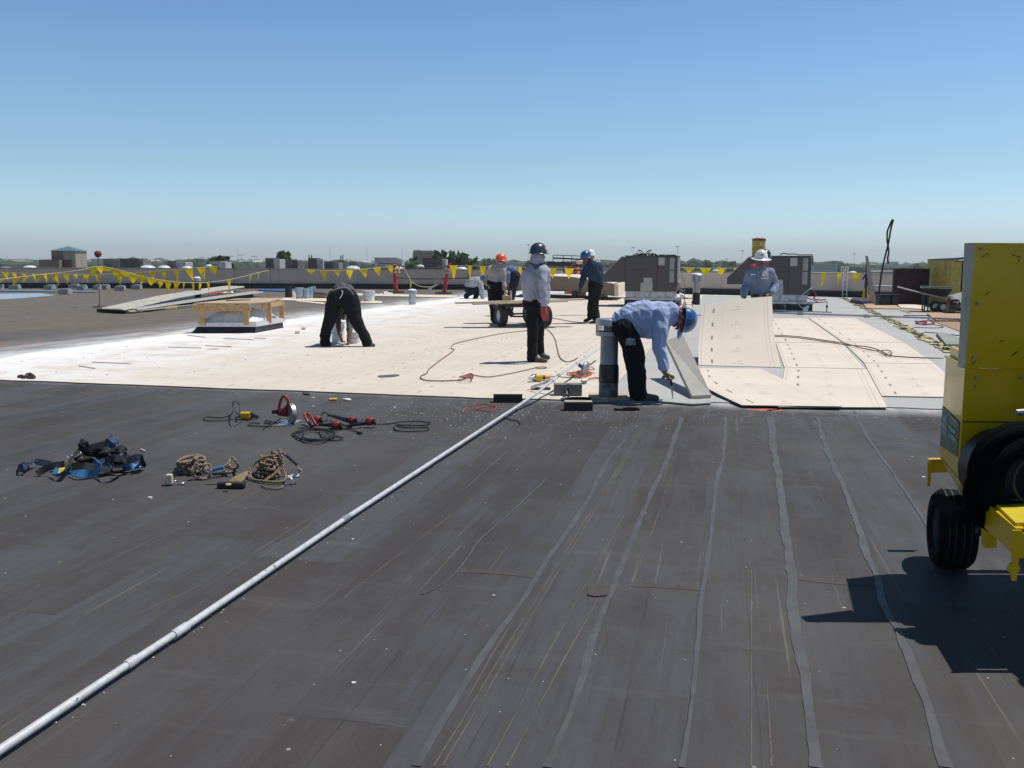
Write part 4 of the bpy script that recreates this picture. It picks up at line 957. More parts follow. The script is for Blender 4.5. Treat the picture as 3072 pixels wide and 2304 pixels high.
tr = tn.n("ShaderNodeBsdfTranslucent"); tr.inputs[0].default_value = (1.0, .84, .03, 1); mx = tn.n("ShaderNodeMixShader"); mx.inputs[0].default_value = .6
tn.t.links.new(tn.b.outputs[0], mx.inputs[1]); tn.t.links.new(tr.outputs[0], mx.inputs[2]); tn.t.links.new(mx.outputs[0], [n for n in tn.t.nodes if n.type == 'OUTPUT_MATERIAL'][0].inputs[0])
YSTR = mat("pale yellow cord", (.70, .60, .30), .7)
Z = lambda x: x / 3.687
pennants('far string of yellow pennants crossing behind the red ball pole on the left', [(-30, 814, 36), (80, 820, 35), (200, 822, 34), (300, 823, 34), (400, 818, 34), (500, 811, 34), (600, 802, 34), (640, 799, 34)],
  [(Z(x), w / 3.687, h / 3.687, l) for x, w, h, l in ((-120, 70, 70, 5), (-20, 70, 60, 8), (85, 85, 60, 7), (180, 65, 60, 8), (290, 62, 70, 8), (400, 50, 60, 2), (520, 50, 80, 3), (640, 60, 90, 7), (750, 75, 80, 7), (858, 45, 45, 1), (975, 52, 62, 5), (1100, 40, 80, 1), (1340, 62, 90, 5), (1470, 75, 70, 3), (1585, 60, 95, -2), (1700, 62, 80, 4), (1832, 52, 80, 2), (1965, 50, 95, 6), (2105, 70, 95, 9), (2240, 72, 100, 9))])
pennants('near string of yellow pennants tied high on the red ball pole', [(-30, 842, 25), (60, 831, 26), (150, 821, 27.5), (230, 812, 28), (290, 800, 28.6), (340, 806, 29), (430, 830, 29.5), (520, 845, 30), (600, 848, 31), (660, 843, 32), (720, 832, 33), (770, 819, 35), (806, 811, 38)],
  [(Z(x), w / 3.687, h / 3.687, l) for x, w, h, l in ((-60, 70, 60, -12), (30, 110, 50, -15), (210, 100, 60, -12), (330, 110, 50, -14), (480, 110, 60, -12), (620, 60, 60, -6), (1060, 80, 90, -6), (1120, 80, 60, 6), (1215, 110, 40, -6), (1320, 90, 60, -9), (1420, 100, 45, -9), (1510, 90, 70, -10), (1610, 60, 60, -8), (1700, 100, 55, -8), (1800, 60, 65, -8), (1880, 65, 90, -8), (1975, 60, 90, -8), (2050, 30, 50, -3), (2145, 35, 80, -2), (2225, 40, 70, 0), (2313, 45, 70, 0), (2540, 45, 90, 2), (2785, 60, 70, -4), (2880, 60, 70, -5))], seed=3)
pennants('string of yellow pennants running along the parapet to the left red post', [(915, 809, 42), (1000, 811, 43), (1080, 808, 44), (1150, 800, 44.5), (1181, 796, 44.8)],
  [(500 + Z(x), w / 3.687, h / 3.687, l) for x, w, h, l in ((1605, 75, 38, 3), (1745, 65, 90, 1), (1892, 75, 45, 2), (2030, 75, 80, 2), (2180, 75, 70, 5), (2330, 65, 70, 5), (2470, 65, 70, 8))], seed=5)
pennants('slack string of yellow pennants dropping from the left red post to the roof', [(1181, 793, 44.8), (1210, 803, 44), (1225, 828, 42), (1234, 843, 40), (1255, 857, 41), (1290, 861, 43), (1310, 853, 44)], [(1199, 9, 26, 0), (1234, 20, 25, -4)], seed=8)
pennants('string of yellow pennants from the right red post past the orange helmet', [(1348, 796, 44.8), (1400, 797, 44), (1470, 799, 43), (1560, 801, 41), (1650, 804, 39), (1730, 806, 38), (1800, 808, 37)],
  [(1000 + Z(1330), 26, 30, 0), (1000 + Z(1505), 13, 34, 0), (1000 + Z(1650), 20, 32, 0), (1519, 15, 13, 0), (1558, 15, 28, 0), (1655, 26, 22, 0), (1704, 26, 22, 0)], seed=9)
pennants('string of yellow pennants hanging between the two big air handlers', [(2042, 802, 36), (2110, 804, 36), (2180, 804, 36), (2250, 805, 36)], [(2062, 27, 11, 0), (2111, 26, 18, 0), (2110 + 47, 24, 16, 0), (2210, 24, 20, 0)], seed=10)
pennants('string of yellow pennants running right from the right air handler past the ladder', [(2415, 817, 35), (2480, 818, 36), (2550, 819, 37), (2600, 820, 37)], [(2421, 12, 10, 0), (2463, 22, 30, -1), (2509, 20, 24, -2), (2560, 20, 24, -3)], seed=11)

# ------------------------------------------------------------------ buckets and drums
def bucket(px, yb, w, h, label, mt=WHITEP, group='white pails', taper=.86, lid=True, rimm=None):
    b = G(px, yb); s = b.y / F; rr = w * s / 2; H = h * s; r = thing('pail', label, 'bucket', tuple(b), group)
    lath(MB(), b, [(0, 0), (rr * taper, 0), (rr * .97, H * .8), (rr * .97, H)]).obj('pail_body', mt, r, smooth=40)
    m = lath(MB(), b, [(rr * .97, H * .80), (rr * 1.04, H * .81), (rr * 1.04, H * .85), (rr * .98, H * .86)]); lath(m, b, [(rr * .97, H * .97), (rr * 1.05, H * .97), (rr * 1.05, H * 1.02), (rr * .95, H * 1.02)] + ([(0, H * 1.02)] if lid else [(rr * .9, H * .5), (0, H * .5)])); m.obj('rim', rimm or mt, r, smooth=40)
    m = MB(); m.tube(spline([b + Vector((rr * 1.04 * math.cos(t), -abs(rr * .5 * math.sin(t)) - rr * .6, H * .83 - H * .35 * math.sin(t))) for t in [PI * k / 8 for k in range(9)]], 2), .006, 5); m.obj('bail', STEEL, r)
    return r
PALEB = mat("pale blue pail", (.40, .55, .66), .4)
for k, (px, yb, w, h) in enumerate(((899, 898, 25, 34), (920, 898, 17, 32), (932, 897, 15, 34), (941, 893, 14, 33))):
    bucket(px, yb, w, h, ['pale blue pail nearest the black drum', 'pale blue pail second from the black drum', 'pale blue pail third from the black drum', 'pale blue pail at the right end of its row'][k], PALEB, 'pale blue pails')
bucket(1107, 905, 36, 32, 'wide white pail standing alone on a cream board'); bucket(1164, 905, 12, 20, 'small white pail beside the alone standing wide one') if False else None
bucket(1014, 1030, 42, 62, 'white pail behind the left hand of the bending worker in black'); bucket(1064, 1032, 38, 36, 'shorter white pail behind the right hand of the bending worker in black'); bucket(1046, 1024, 34, 40, 'white pail half hidden between the two hands of the bending worker') if False else None
bucket(1444 + 12, 893, 24, 20, 'low white pail in front of the crouching worker')
b = G(866, 895); r = thing('drum', 'black drum left of the pale blue pails', 'drum', tuple(b)); s = b.y / F
lath(MB(), b, [(0, 0), (10 * s, 0), (10 * s, .16), (10.6 * s, .18), (10 * s, .2), (10 * s, .46), (9.5 * s, .5), (0, .5)]).obj('drum_body', BLACKM, r, smooth=30)
m = MB(); m.blob(b + Vector((.22, 0, .14)), (.06, .06, .16), 3, .4); m.obj('hanging_rag', WHITEP, r)
p = G(960, 897); r = thing('tarped_carton', 'brown carton under a grey cloth right of the pale blue pails', 'box', tuple(p)); s = p.y / F
m = MB(); m.box(p + Vector((0, .3, .11)), (45 * s, .6, .22)); m.obj('carton', KRAFT, r, bevel=.02)
m = MB(); m.blob(p + Vector((0, .3, .24)), (24 * s, .34, .09), 9, .2, 3); m.obj('cloth', mat("grey cloth", (.10, .12, .16), .9), r, smooth=60)
m = MB(); m.box(p + Vector((20 * s, -.02, .08)), (8 * s, .03, .12)); m.obj('orange_label', WOOD, r)
def plate(name, pts, z0, th, mt, label, cat, ox=0, oy=0, s=1.0, group=None, **kw):
    P = [G(ox + x / s, oy + y / s, z0) for x, y in pts]; m = MB(); m.prism(P, th); return solo(name, m, mt, label, cat, group, **kw)
plate('cream_board', [(820, 902), (990, 906), (985, 897), (880, 893), (835, 896)], .004, .03, CREAM, 'cream board lying under the pale blue pails', 'board')
plate('cream_board', [(888, 905), (975, 914), (972, 909), (890, 903)], .004, .02, CREAM, 'narrow white board in front of the pale blue pails', 'board')
plate('cream_board', [(1075, 909), (1145, 911), (1146, 905), (1090, 902)], .004, .02, CREAM, 'cream board under the wide white pail', 'board')
plate('cream_board', [(1060, 887), (1370, 894), (1370, 887), (1060, 881)], .004, .02, CREAM, 'long cream board lying before the red posts', 'board')
plate('cream_board', [(1140, 882), (1178, 883), (1178, 876), (1155, 875)], .004, .02, WHITEP, 'short white board beside the foot of the left red post', 'board')
plate('cream_board', [(1556, 889), (1780, 891), (1770, 884), (1560, 882)], .02, .02, CREAM, 'cream board lying in front of the sagging board stack', 'board')
plate('blue_tarp', [(-60, 902), (60, 895), (165, 886), (120, 880), (-60, 882)], .004, .006, mat("pale blue tarp", (.34, .44, .56), .5), 'pale blue tarp spread flat at the far left', 'tarp')
plate('blue_cloth', [(775, 873), (860, 876), (858, 871), (780, 869)], .004, .05, mat("strong blue cloth", (.04, .12, .36), .7), 'strip of blue cloth at the foot of the straight thin pole', 'cloth')
plate('metal_strip', [(0, 875), (290, 879), (290, 876), (0, 871)], .004, .05, mat("blue grey strip", (.25, .32, .38), .4, .4), 'long blue grey metal strip lying before the parapet on the left', 'strip')
BLKC = mat("grey paver", (.33, .36, .38), .8)
for k, (x, y, w) in enumerate(((5, 866, 6), (45, 866, 28), (150, 866, 25), (168, 862, 22), (196, 880, 30), (223, 863, 27), (247, 867, 22), (292, 866, 16), (313, 865, 27), (361, 869, 27), (410, 865, 27))):
    p = G(x, y + 3); s = p.y / F; m = MB(); m.box(p + Vector((0, 0, .11)), (w * s, .4, .2), random.uniform(-.2, .2)); m.box(p + Vector((.05, .0, .235)), (w * s * .7, .35, .05), .2)
    solo('paver_pile', m, BLKC, 'grey ballast block, number'.replace(', number', '') + [' at the far left edge by the parapet', ' with a reddish face near the left edge', ' left one of the touching pair', ' right one of the touching pair', ' lying nearest, in front of the blue grey strip', ' left of the small one by the ball pole', ' smaller, between two larger ones', ' just left of the ball pole', ' just right of the ball pole', ' second right of the ball pole', ' rightmost of the row by the parapet'][k], 'block', 'grey ballast blocks along the parapet', bevel=.01)
p = G(1289, 871); m = MB(); m.box(p + Vector((0, 0, .06)), (.16, .3, .1)); m.bar(p + Vector((0, 0, .1)), V(1315, 854, p.y), .05, .04); solo('push_broom', m, WHITEP, 'pale push broom leaning between the two red posts', 'broom')
# ------------------------------------------------------------------ people
import numpy as np
def cloth(name, c, wave=.5):
    t = NT(name); v = t.obj(); n1 = t.noise(v, 5, 5, .6); n2 = t.noise(v, 26, 4, .6, .6)
    col = t.mix(t.step(n1, .35, .7), c, tuple(x * .8 for x in c)); t.bump(t.M('ADD', t.M('MULTIPLY', n1, 2), n2), .35, .02)
    return t.fin(col, .9, 0, .15)
SKIN = mat("tanned skin", (.27, .125, .075), .55, var=.25, vs=9, bump=.1)
SKIND = mat("dark tanned skin", (.16, .07, .045), .55, var=.25, vs=9, bump=.1)
BOOT = mat("work boot leather", (.085, .07, .06), .7, var=.4, vs=14, bump=.3)
GLOVE = mat("tan work glove", (.42, .34, .17), .85, var=.3, vs=20)
NAVY = cloth("near black work trousers", (.014, .015, .022)); BLUEGREY = cloth("dark slate trousers", (.035, .042, .05))
class Body:
    def __init__(s, Y0, ox, oy, sc): s.Y0, s.ox, s.oy, s.sc = Y0, ox, oy, sc; s.m = MB(); s.samp = []
    def P(s, x, y, dy=0): return V(s.ox + x / s.sc, s.oy + y / s.sc, s.Y0 + dy)
    def raw(s, tag_, pts, rs, w=None, n=12):
        s.m.caps(pts, rs, n, w); k = (w[1] if w else 1)
        for i in range(len(pts) - 1):
            d = (pts[i + 1] - pts[i]).length; c = max(2, int(d / .02))
            for j in range(c + 1):
                t = j / c; r = rs[i] + (rs[i + 1] - rs[i]) * t
                if w:
                    ax = Vector(w[0]).normalized() * r * (1 - min(k, 1))
                    for q in (-1, -.5, 0, .5, 1): s.samp.append((*(pts[i].lerp(pts[i + 1], t) + ax * q), r * min(k, 1), tag_))
                else: s.samp.append((*pts[i].lerp(pts[i + 1], t), r, tag_))
    def ch(s, tag_, pts, w=None, sm=True, n=12):
        P = [s.P(*p[:3]) for p in pts]; rs = [p[3] for p in pts]
        if sm and len(P) > 2:
            Q = spline([(*p,) for p in P], 3); rr = []
            for i in range(len(rs) - 1): rr += [rs[i] + (rs[i + 1] - rs[i]) * j / 3 for j in range(3)]
            rr.append(rs[-1]); P, rs = Q, rr
        s.raw(tag_, P, rs, w, n)
    def head(s, c, up, face, skin='skin', k=1.0):
        c = Vector(c); up = Vector(up).normalized(); face = Vector(face); face = (face - up * face.dot(up)).normalized(); sd = up.cross(face); s.hc, s.up, s.fc, s.sd = c, up, face, sd; s.k = k
        A = lambda f, u, d=0: c + (face * f + up * u + sd * d) * k
        s.raw(skin, [A(-.018, .045), A(.012, .04)], [.086 * k, .082 * k])          # skull
        s.raw(skin, [A(.012, .0), A(.034, -.062)], [.068 * k, .048 * k])           # jaw
        s.raw(skin, [A(.062, -.088), A(.058, -.084)], [.022 * k, .022 * k])        # chin
        s.raw(skin, [A(.088, .018), A(.108, -.022)], [.010 * k, .016 * k], n=8)    # nose
        s.raw(skin, [A(.080, .034, -.035), A(.080, .034, .035)], [.013 * k, .013 * k], n=8)   # brow
        s.raw(skin, [A(.082, -.052, -.018), A(.082, -.052, .018)], [.010 * k, .010 * k], n=8) # lips
        for q in (-1, 1): s.raw(skin, [A(-.004, .022, .078 * q), A(-.008, -.022, .076 * q)], [.019 * k, .012 * k], (face, .5), 8)  # ears
        s.raw(skin, [A(-.015, -.03), A(-.03, -.15)], [.058 * k, .064 * k])         # neck
    def hand(s, tag_, w, d, nrm, side, curl=.5, k=1.0, spread=.12):
        "palm, four bent fingers of different length and a thumb; nrm points to the palm side, side to the thumb"
        w = Vector(w); d = Vector(d).normalized(); nrm = Vector(nrm); nrm = (nrm - d * nrm.dot(d)).normalized(); sd = d.cross(nrm); sd = sd if sd.dot(Vector(side)) > 0 else -sd
        s.raw(tag_, [w, w + d * .035 * k, w + d * .085 * k], [.030 * k, .038 * k, .040 * k], (sd, .5), 12)
        for i, (o, L) in enumerate(((.030, .072), (.010, .080), (-.010, .075), (-.029, .060))):
            b = w + d * .085 * k + sd * o * k; dd = (d + sd * o * spread * 30 * .1).normalized(); q = b; P = [q]; a = 0
            for j, f in enumerate((.45, .32, .25)):
                a += curl * (1.0 + .12 * i) * (.7 if j == 0 else 1.0)
                q = q + (dd * math.cos(a) + nrm * math.sin(a)) * L * f * k; P.append(q)
            s.raw(tag_, P, [.0105 * k, .0095 * k, .009 * k, .008 * k], n=8)
        t0 = w + d * .03 * k + sd * .032 * k; t1 = t0 + (d * .6 + sd * .6 + nrm * .3).normalized() * .04 * k; t2 = t1 + (d * .9 + sd * .1 + nrm * (.3 + curl * .6)).normalized() * .035 * k
        s.raw(tag_, [t0, t1, t2], [.015 * k, .012 * k, .010 * k], n=8)
    def build(s, label, mats, vox=.012, wr=.010, cat='person', group='roofing workers'):
        tags = list(mats.keys()); zmin = min(v.z for v in s.m.v)
        me = bpy.data.meshes.new("tmp"); me.from_pydata([tuple(v) for v in s.m.v], [], s.m.f)
        bm = bmesh.new(); bm.from_mesh(me); bmesh.ops.recalc_face_normals(bm, faces=bm.faces); bm.to_mesh(me); bm.free()
        o = bpy.data.objects.new("tmp", me); COL.objects.link(o); md = o.modifiers.new("r", 'REMESH'); md.mode = 'VOXEL'; md.voxel_size = vox
        bpy.context.view_layer.update(); dg = bpy.context.evaluated_depsgraph_get(); me2 = bpy.data.meshes.new_from_object(o.evaluated_get(dg)); bpy.data.objects.remove(o)
        bm = bmesh.new(); bm.from_mesh(me2)
        bmesh.ops.smooth_vert(bm, verts=bm.verts, factor=.5, use_axis_x=True, use_axis_y=True, use_axis_z=True)
        S = np.array([x[:4] for x in s.samp], dtype=np.float32); T = np.array([tags.index(x[4]) for x in s.samp])
        co = np.array([v.co[:] for v in bm.verts], dtype=np.float32); vt = np.zeros(len(co), int)
        for a in range(0, len(co), 2000):
            dd = np.sqrt(((co[a:a + 2000, None, :] - S[None, :, :3]) ** 2).sum(2)) - S[None, :, 3]; vt[a:a + 2000] = T[dd.argmin(1)]
        bm.normal_update(); clo = {tags.index(k) for k in tags if k in ('shirt', 'trousers', 'scarf')}
        nr = [v.normal.copy() for v in bm.verts]
        for i, v in enumerate(bm.verts):
            if vt[i] in clo and wr:
                q = v.co * 1.0; e = noise.noise(Vector((q.x * 9, q.y * 9, q.z * 4))) + .6 * (1 - abs(noise.noise(Vector((q.x * 13 + 3, q.y * 13, q.z * 9 + q.x * 6))) * 2)) - .3
                v.co += nr[i] * wr * e * 1.6
        base = Vector((float(co[:, 0].mean()), float(co[:, 1].mean()), max(0.0, float(co[:, 2].min()))))
        for f in bm.faces:
            c = [vt[v.index] for v in f.verts]; f.material_index = int(max(set(c), key=c.count)); f.smooth = True
        for v in bm.verts: v.co -= base
        bm.to_mesh(me2); bm.free(); me2.name = 'body'
        for k in tags: me2.materials.append(mats[k])
        r = thing('person', label, cat, tuple(base), group)
        b = bpy.data.objects.new('body', me2); COL.objects.link(b); b.parent = r; s.root = r
        return r
    def hat(s, m_, style='front', emblem=None, tilt=0, k=1.0, off=(.0, .045)):
        k *= s.k; up = s.up; fc = s.fc
        if tilt: q = Matrix.Rotation(tilt, 3, s.sd); up = q @ up; fc = q @ fc
        M_ = Matrix(((*s.sd, 0), (*fc, 0), (*up, 0), (0, 0, 0, 1))); M3 = Matrix((s.sd, fc, up)).transposed().to_4x4()
        c = s.hc + fc * off[0] + s.up * off[1] * k; M3.translation = c
        m = MB(); n = 28; prof = [(0, .142), (.03, .140), (.062, .128), (.090, .104), (.108, .07), (.117, .035), (.120, .0)]
        vs, fs = [], []
        for (rr, z) in prof:
            for j in range(n):
                t = 2 * PI * j / n; x, y = math.cos(t) * rr * .92, math.sin(t) * rr * 1.16; rid = .006 * max(0, 1 - abs(x) / .022) if z > .03 else 0
                vs.append(M3 @ Vector((x * k, y * k, (z + rid) * k)))
        for ring, zz in ((0, -.004), (1, -.012), (2, -.008)):
            for j in range(n):
                t = 2 * PI * j / n; front = max(0, math.sin(t)); w = .012 + (.045 * front ** 1.5 if style == 'front' else .05 + .015 * front)
                if ring == 2: w *= .9
                f = (0, 1, .98)[ring]
                rx, ry = (.110 + w * f) , (.139 + w * f)
                if ring == 0: rx, ry = .112, .141
                vs.append(M3 @ Vector((math.cos(t) * rx * k, math.sin(t) * ry * k, (zz - (.018 * front if style != 'front' and ring else .006 * front * (ring > 0))) * k)))
        R_ = len(prof) + 3
        for i in range(R_ - 1):
            for j in range(n): j2 = (j + 1) % n; fs.append((i * n + j, i * n + j2, (i + 1) * n + j2, (i + 1) * n + j))
        m.add(vs, fs); h = m.obj('hard_hat', m_, s.root, smooth=50)
        if emblem:
            col, ang, sz = emblem; t = PI / 2 + ang; m = MB()
            cc = Vector((math.cos(t) * .108, math.sin(t) * .134, .062)); nn = Vector((math.cos(t), math.sin(t), .45)).normalized(); xx = Vector((0, 0, 1)).cross(nn).normalized(); yy = nn.cross(xx)
            m.prism([M3 @ ((cc + nn * .004 + xx * sz * math.cos(a) + yy * sz * .7 * math.sin(a)) * k) for a in [2 * PI * j / 12 for j in range(12)]], M3.to_3x3() @ nn * .002 * k); m.obj('emblem', col, h)
        return h
HB = lambda nm, c: mat(nm, c, .3, coat=.6, var=.08, bump=.0)

# bending man in light blue shirt, sawing (W7)
b = Body(10.45, 1780, 880, 4.608)
for lg, dy in ((0, .12), (1, -.06)):
    x = 18 * lg
    b.ch('trousers', [(430, 470, dy, .125), (490 + x, 640, dy, .120), (545 + x, 850, dy, .112), (575 + x, 1080, dy, .098), (600 + x, 1290, dy, .088), (615 + x, 1400, dy, .088)])
    b.ch('boots', [(610 + x, 1432, dy, .052), (700 + x * 2, 1440, dy, .050), (775 + x * 5, 1452, dy, .040)], w=((0, 1, 0), 1.0), sm=False)
    b.ch('boots', [(600 + x, 1380, dy, .065), (606 + x, 1430, dy, .055)], sm=False)
b.ch('trousers', [(425, 440, .03, .165), (470, 480, .03, .16)], w=((0, 1, 0), .92))
b.ch('shirt', [(432, 385, .03, .155), (560, 355, .03, .185), (700, 340, .03, .20), (830, 345, .03, .205), (950, 300, .03, .17), (1040, 275, .03, .13)], w=((0, 1, 0), 1.0))
b.ch('shirt', [(600, 400, .0, .12), (740, 490, .0, .115), (850, 500, .0, .10)])
b.ch('shirt', [(1030, 275, .03, .10), (1105, 300, .03, .068)], sm=False)
b.ch('shirt', [(940, 300, -.14, .098), (925, 500, -.20, .088), (912, 740, -.22, .078), (945, 880, -.22, .068), (962, 1010, -.22, .062)])
b.ch('shirt', [(960, 320, .20, .095), (945, 540, .27, .082), (925, 740, .27, .074), (950, 900, .27, .066)])
wr = b.P(968, 1030, -.22); b.raw('glove', [b.P(966, 1015, -.22), b.P(985, 1070, -.22)], [.040, .040])
b.hand('glove', b.P(982, 1060, -.22), (.45, 0, -.9), (.9, .1, .35), (0, -1, 0), .95, 1.15)
b.raw('glove', [b.P(950, 900, .27), b.P(965, 1010, .27)], [.04, .035]); b.hand('glove', b.P(968, 1010, .27), (.3, 0, -.95), (-1, 0, 0), (0, -1, 0), .5)
b.head(b.P(1190, 362, .03), (1, 0, -.10), (-.10, .12, -1))
b.build('man in light blue shirt and blue hard hat bending to saw a board', {'shirt': cloth("light blue work shirt", (.40, .50, .72)), 'trousers': NAVY, 'skin': SKIND, 'boots': BOOT, 'glove': mat("dusty glove", (.24, .20, .13), .85)}, .010, .011)
b.hat(HB("blue helmet shell", (.018, .11, .29)), 'full', off=(.0, .045), k=1.05)
m = MB()
for k in range(7):
    t = PI + k / 6 * PI; p = b.hc + b.sd * .088 * math.cos(t) + b.fc * .10 * math.sin(t) + b.up * (.005 + .012 * math.sin(k * 2.3)); m.blob(p, (.028, .030, .030), k, .5, 2, 2)
p = b.hc - b.fc * .115 - b.up * .02; m.blob(p, (.05, .05, .025), 4, .5, 2, 2); m.obj('bandana', mat("pink patterned bandana", (.42, .05, .10), .9, c2=(.60, .30, .35), vs=50), b.root, smooth=60)
m = MB(); c = b.P(515, 670, -.185); m.prism([c + Vector((x, -.0, z)) for x, z in ((-.055, -.04), (.055, -.035), (.05, .03), (.0, .045), (-.05, .035))], (0, .01, 0)); m.obj('pocket_patch', mat("worn white print", (.5, .5, .48), .9, c2=(.05, .05, .05), vs=60), b.root)
# hand saw
r = thing('hand_saw', 'hand saw with black handle held upright by the bending man', 'saw', tuple(b.P(1100, 1450, -.2)))
m = MB(); m.prism([b.P(1055, 1130, -.21), b.P(1082, 1125, -.21), b.P(1098, 1278, -.21), b.P(1062, 1282, -.21)], (0, .028, 0)); m.obj('handle', BLK, r, bevel=.006)
m = MB(); m.prism([b.P(1066, 1280, -.2), b.P(1096, 1276, -.2), b.P(1106, 1455, -.2), b.P(1092, 1455, -.2)], (0, .002, 0)); m.obj('blade', SILV, r)

# bending worker in black seen from behind (W1)
b = Body(16.9, 940, 840, 7.541)
b.ch('trousers', [(520, 400, 0, .17), (430, 650, .0, .145), (385, 880, -.02, .115), (285, 1160, -.0, .098), (262, 1330, .02, .088), (278, 1450, .03, .092)])
b.ch('trousers', [(790, 400, 0, .17), (900, 700, .0, .150), (960, 900, -.02, .120), (1110, 1170, -.04, .100), (1200, 1340, -.05, .092), (1222, 1440, -.05, .090)])
b.ch('trousers', [(560, 330, 0, .135), (740, 330, 0, .135)], sm=False)
b.ch('boots', [(280, 1465, .0, .055), (270, 1470, .15, .045)], sm=False); b.ch('boots', [(1205, 1462, -.05, .056), (1290, 1468, -.06, .050), (1350, 1476, -.06, .042)], sm=False)
b.ch('shirt', [(620, 225, .06, .13), (780, 240, .06, .12)], sm=False)
b.ch('shirt', [(700, 300, .15, .19), (720, 430, .40, .20), (720, 560, .60, .19)], w=((1, 0, 0), .75))
b.ch('shirt', [(880, 330, .10, .09), (960, 520, .18, .09), (1000, 640, .2, .06)])
b.ch('skin', [(610, 620, .60, .075), (565, 900, .42, .058), (570, 1080, .30, .046), (610, 1260, .22, .036)])
b.ch('shirt', [(860, 700, .62, .080), (835, 900, .50, .070), (830, 1130, .4, .062)]); b.ch('skin', [(825, 1100, .4, .05), (795, 1390, .26, .036)], sm=False)
b.hand('skin', b.P(612, 1260, .22), (.25, -.1, -.95), (.9, 0, 0), (0, -1, 0), .7, 1.1); b.hand('skin', b.P(795, 1370, .26), (-.05, 0, -1), (-.9, 0, 0), (0, -1, 0), .6, 1.1)
b.head(b.P(690, 680, .72), (0, .35, -1), (0, 1, .3))
b.build('worker in black bent double with legs apart reaching down to the boards', {'shirt': cloth("faded grey shirt", (.12, .13, .15)), 'trousers': NAVY, 'skin': SKIND, 'boots': BOOT}, .012, .012)
b.hat(HB("dark helmet shell", (.02, .02, .03)))
m = MB(); L = [b.P(x, y, -.20 + dy) for x, y, dy in ((410, 210, .08), (430, 240, .03), (560, 190, .02), (700, 170, .02), (800, 200, .03), (920, 330, .08))]; m.tube(spline(L, 4), .013, 6); m.obj('belt', mat("grey belt", (.2, .2, .2), .7), b.root, smooth=60)
m = MB(); m.tube(spline([b.P(645, 230, -.19), b.P(665, 270, -.2), b.P(650, 330, -.2), b.P(600, 415, -.19)], 4), .008, 6); m.obj('hanging_cord', WHITEP, b.root, smooth=60)

# standing worker with masked face (W4)
b = Body(14.4, 1500, 720, 8.295); lo = lambda y: y + 1493.1
b.ch('trousers', [(800, lo(60), 0, .145), (830, lo(150), 0, .15)], w=((1, 0, 0), .85))
b.ch('trousers', [(790, lo(140), .02, .115), (815, lo(560), .0, .095), (815, lo(900), 0, .083), (805, lo(1250), -.02, .078), (800, lo(1450), -.03, .082)])
b.ch('trousers', [(915, lo(160), .05, .110), (965, lo(560), .08, .092), (955, lo(900), .12, .080), (985, lo(1150), .2, .068), (1010, lo(1270), .22, .066)])
b.ch('boots', [(850, lo(1440), -.04, .060), (960, lo(1500), -.06, .048), (1120, lo(1515), -.10, .040)], sm=False); b.ch('boots', [(1020, lo(1320), .22, .055), (1090, lo(1410), .20, .046), (1190, lo(1430), .17, .040)], sm=False)
b.ch('shirt', [(835, lo(45), .0, .150), (815, 1250, .0, .165), (800, 1050, .0, .19), (840, 860, .0, .19), (890, 740, .0, .14)], w=((1, .25, 0), .72))
b.ch('shirt', [(760, 800, .05, .10), (1060, 780, -.05, .11)], sm=False)
b.ch('shirt', [(1065, 790, -.10, .085), (1055, 1000, -.15, .078), (1075, 1250, -.17, .068), (1095, 1500, -.18, .058), (1095, 1600, -.18, .055)])
b.ch('shirt', [(1130, 830, .12, .08), (1140, 1200, .16, .065), (1165, 1480, .15, .05), (1150, 1540, .14, .045)])
b.ch('skin', [(1098, 1610, -.18, .035), (1105, 1660, -.18, .034)], sm=False); b.hand('skin', b.P(1105, 1660, -.18), (.15, 0, -1), (-.2, 1, 0), (0, -.3, 1), .6, 1.15)
b.head(b.P(955, 400, 0), (0, 0, 1), (.85, .45, -.05))
b.raw('scarf', [b.hc - b.fc * .03 - b.up * .02, b.hc - b.fc * .03 - b.up * .12], [.098, .095]); b.raw('scarf', [b.hc + b.fc * .04 - b.up * .05, b.hc + b.fc * .02 - b.up * .10], [.066, .07])
b.raw('hood', [b.hc - b.up * .145 - b.fc * .03, b.hc - b.up * .175 - b.fc * .02], [.110, .125], ((1, 0, 0), .9))
b.build('standing worker in pale shirt with scarf covered face and dark hard hat', {'shirt': cloth("pale blue grey shirt", (.40, .42, .50)), 'trousers': NAVY, 'skin': SKIND, 'boots': BOOT, 'scarf': cloth("pale lilac scarf", (.36, .36, .44)), 'hood': cloth("dark neck cloth", (.10, .12, .17))}, .010, .010)
EMB = mat("pale pink sticker", (.75, .50, .50), .5, c2=(.4, .1, .12), vs=40)
b.hat(HB("dark navy helmet shell", (.03, .045, .075)), 'front', (EMB, 1.05, .035), off=(0, .045), k=1.06)
# drill in his hand
r = thing('power_drill', 'red power drill with black grip hanging from the masked worker\'s hand', 'drill', tuple(b.P(1120, lo(560), -.18)))
m = MB(); m.tube([b.P(1085, lo(170), -.2), b.P(1090, lo(300), -.2), b.P(1120, lo(430), -.2), b.P(1125, lo(520), -.2)], [.045, .055, .05, .03], 12, w=((1, 0, 0), .8)); m.obj('housing', mat("worn red plastic", (.35, .05, .035), .5, c2=(.18, .05, .03)), r, smooth=50)
m = MB(); m.tube([b.P(1165, lo(330), -.2), b.P(1160, lo(520), -.2)], .028, 10); m.obj('grip', RED, r, smooth=50)
m = MB(); m.tube([b.P(1130, lo(520), -.2), b.P(1150, lo(600), -.2), b.P(1130, lo(730), -.2)], [.03, .03, .008], 10); m.obj('chuck', BLK, r, smooth=50)

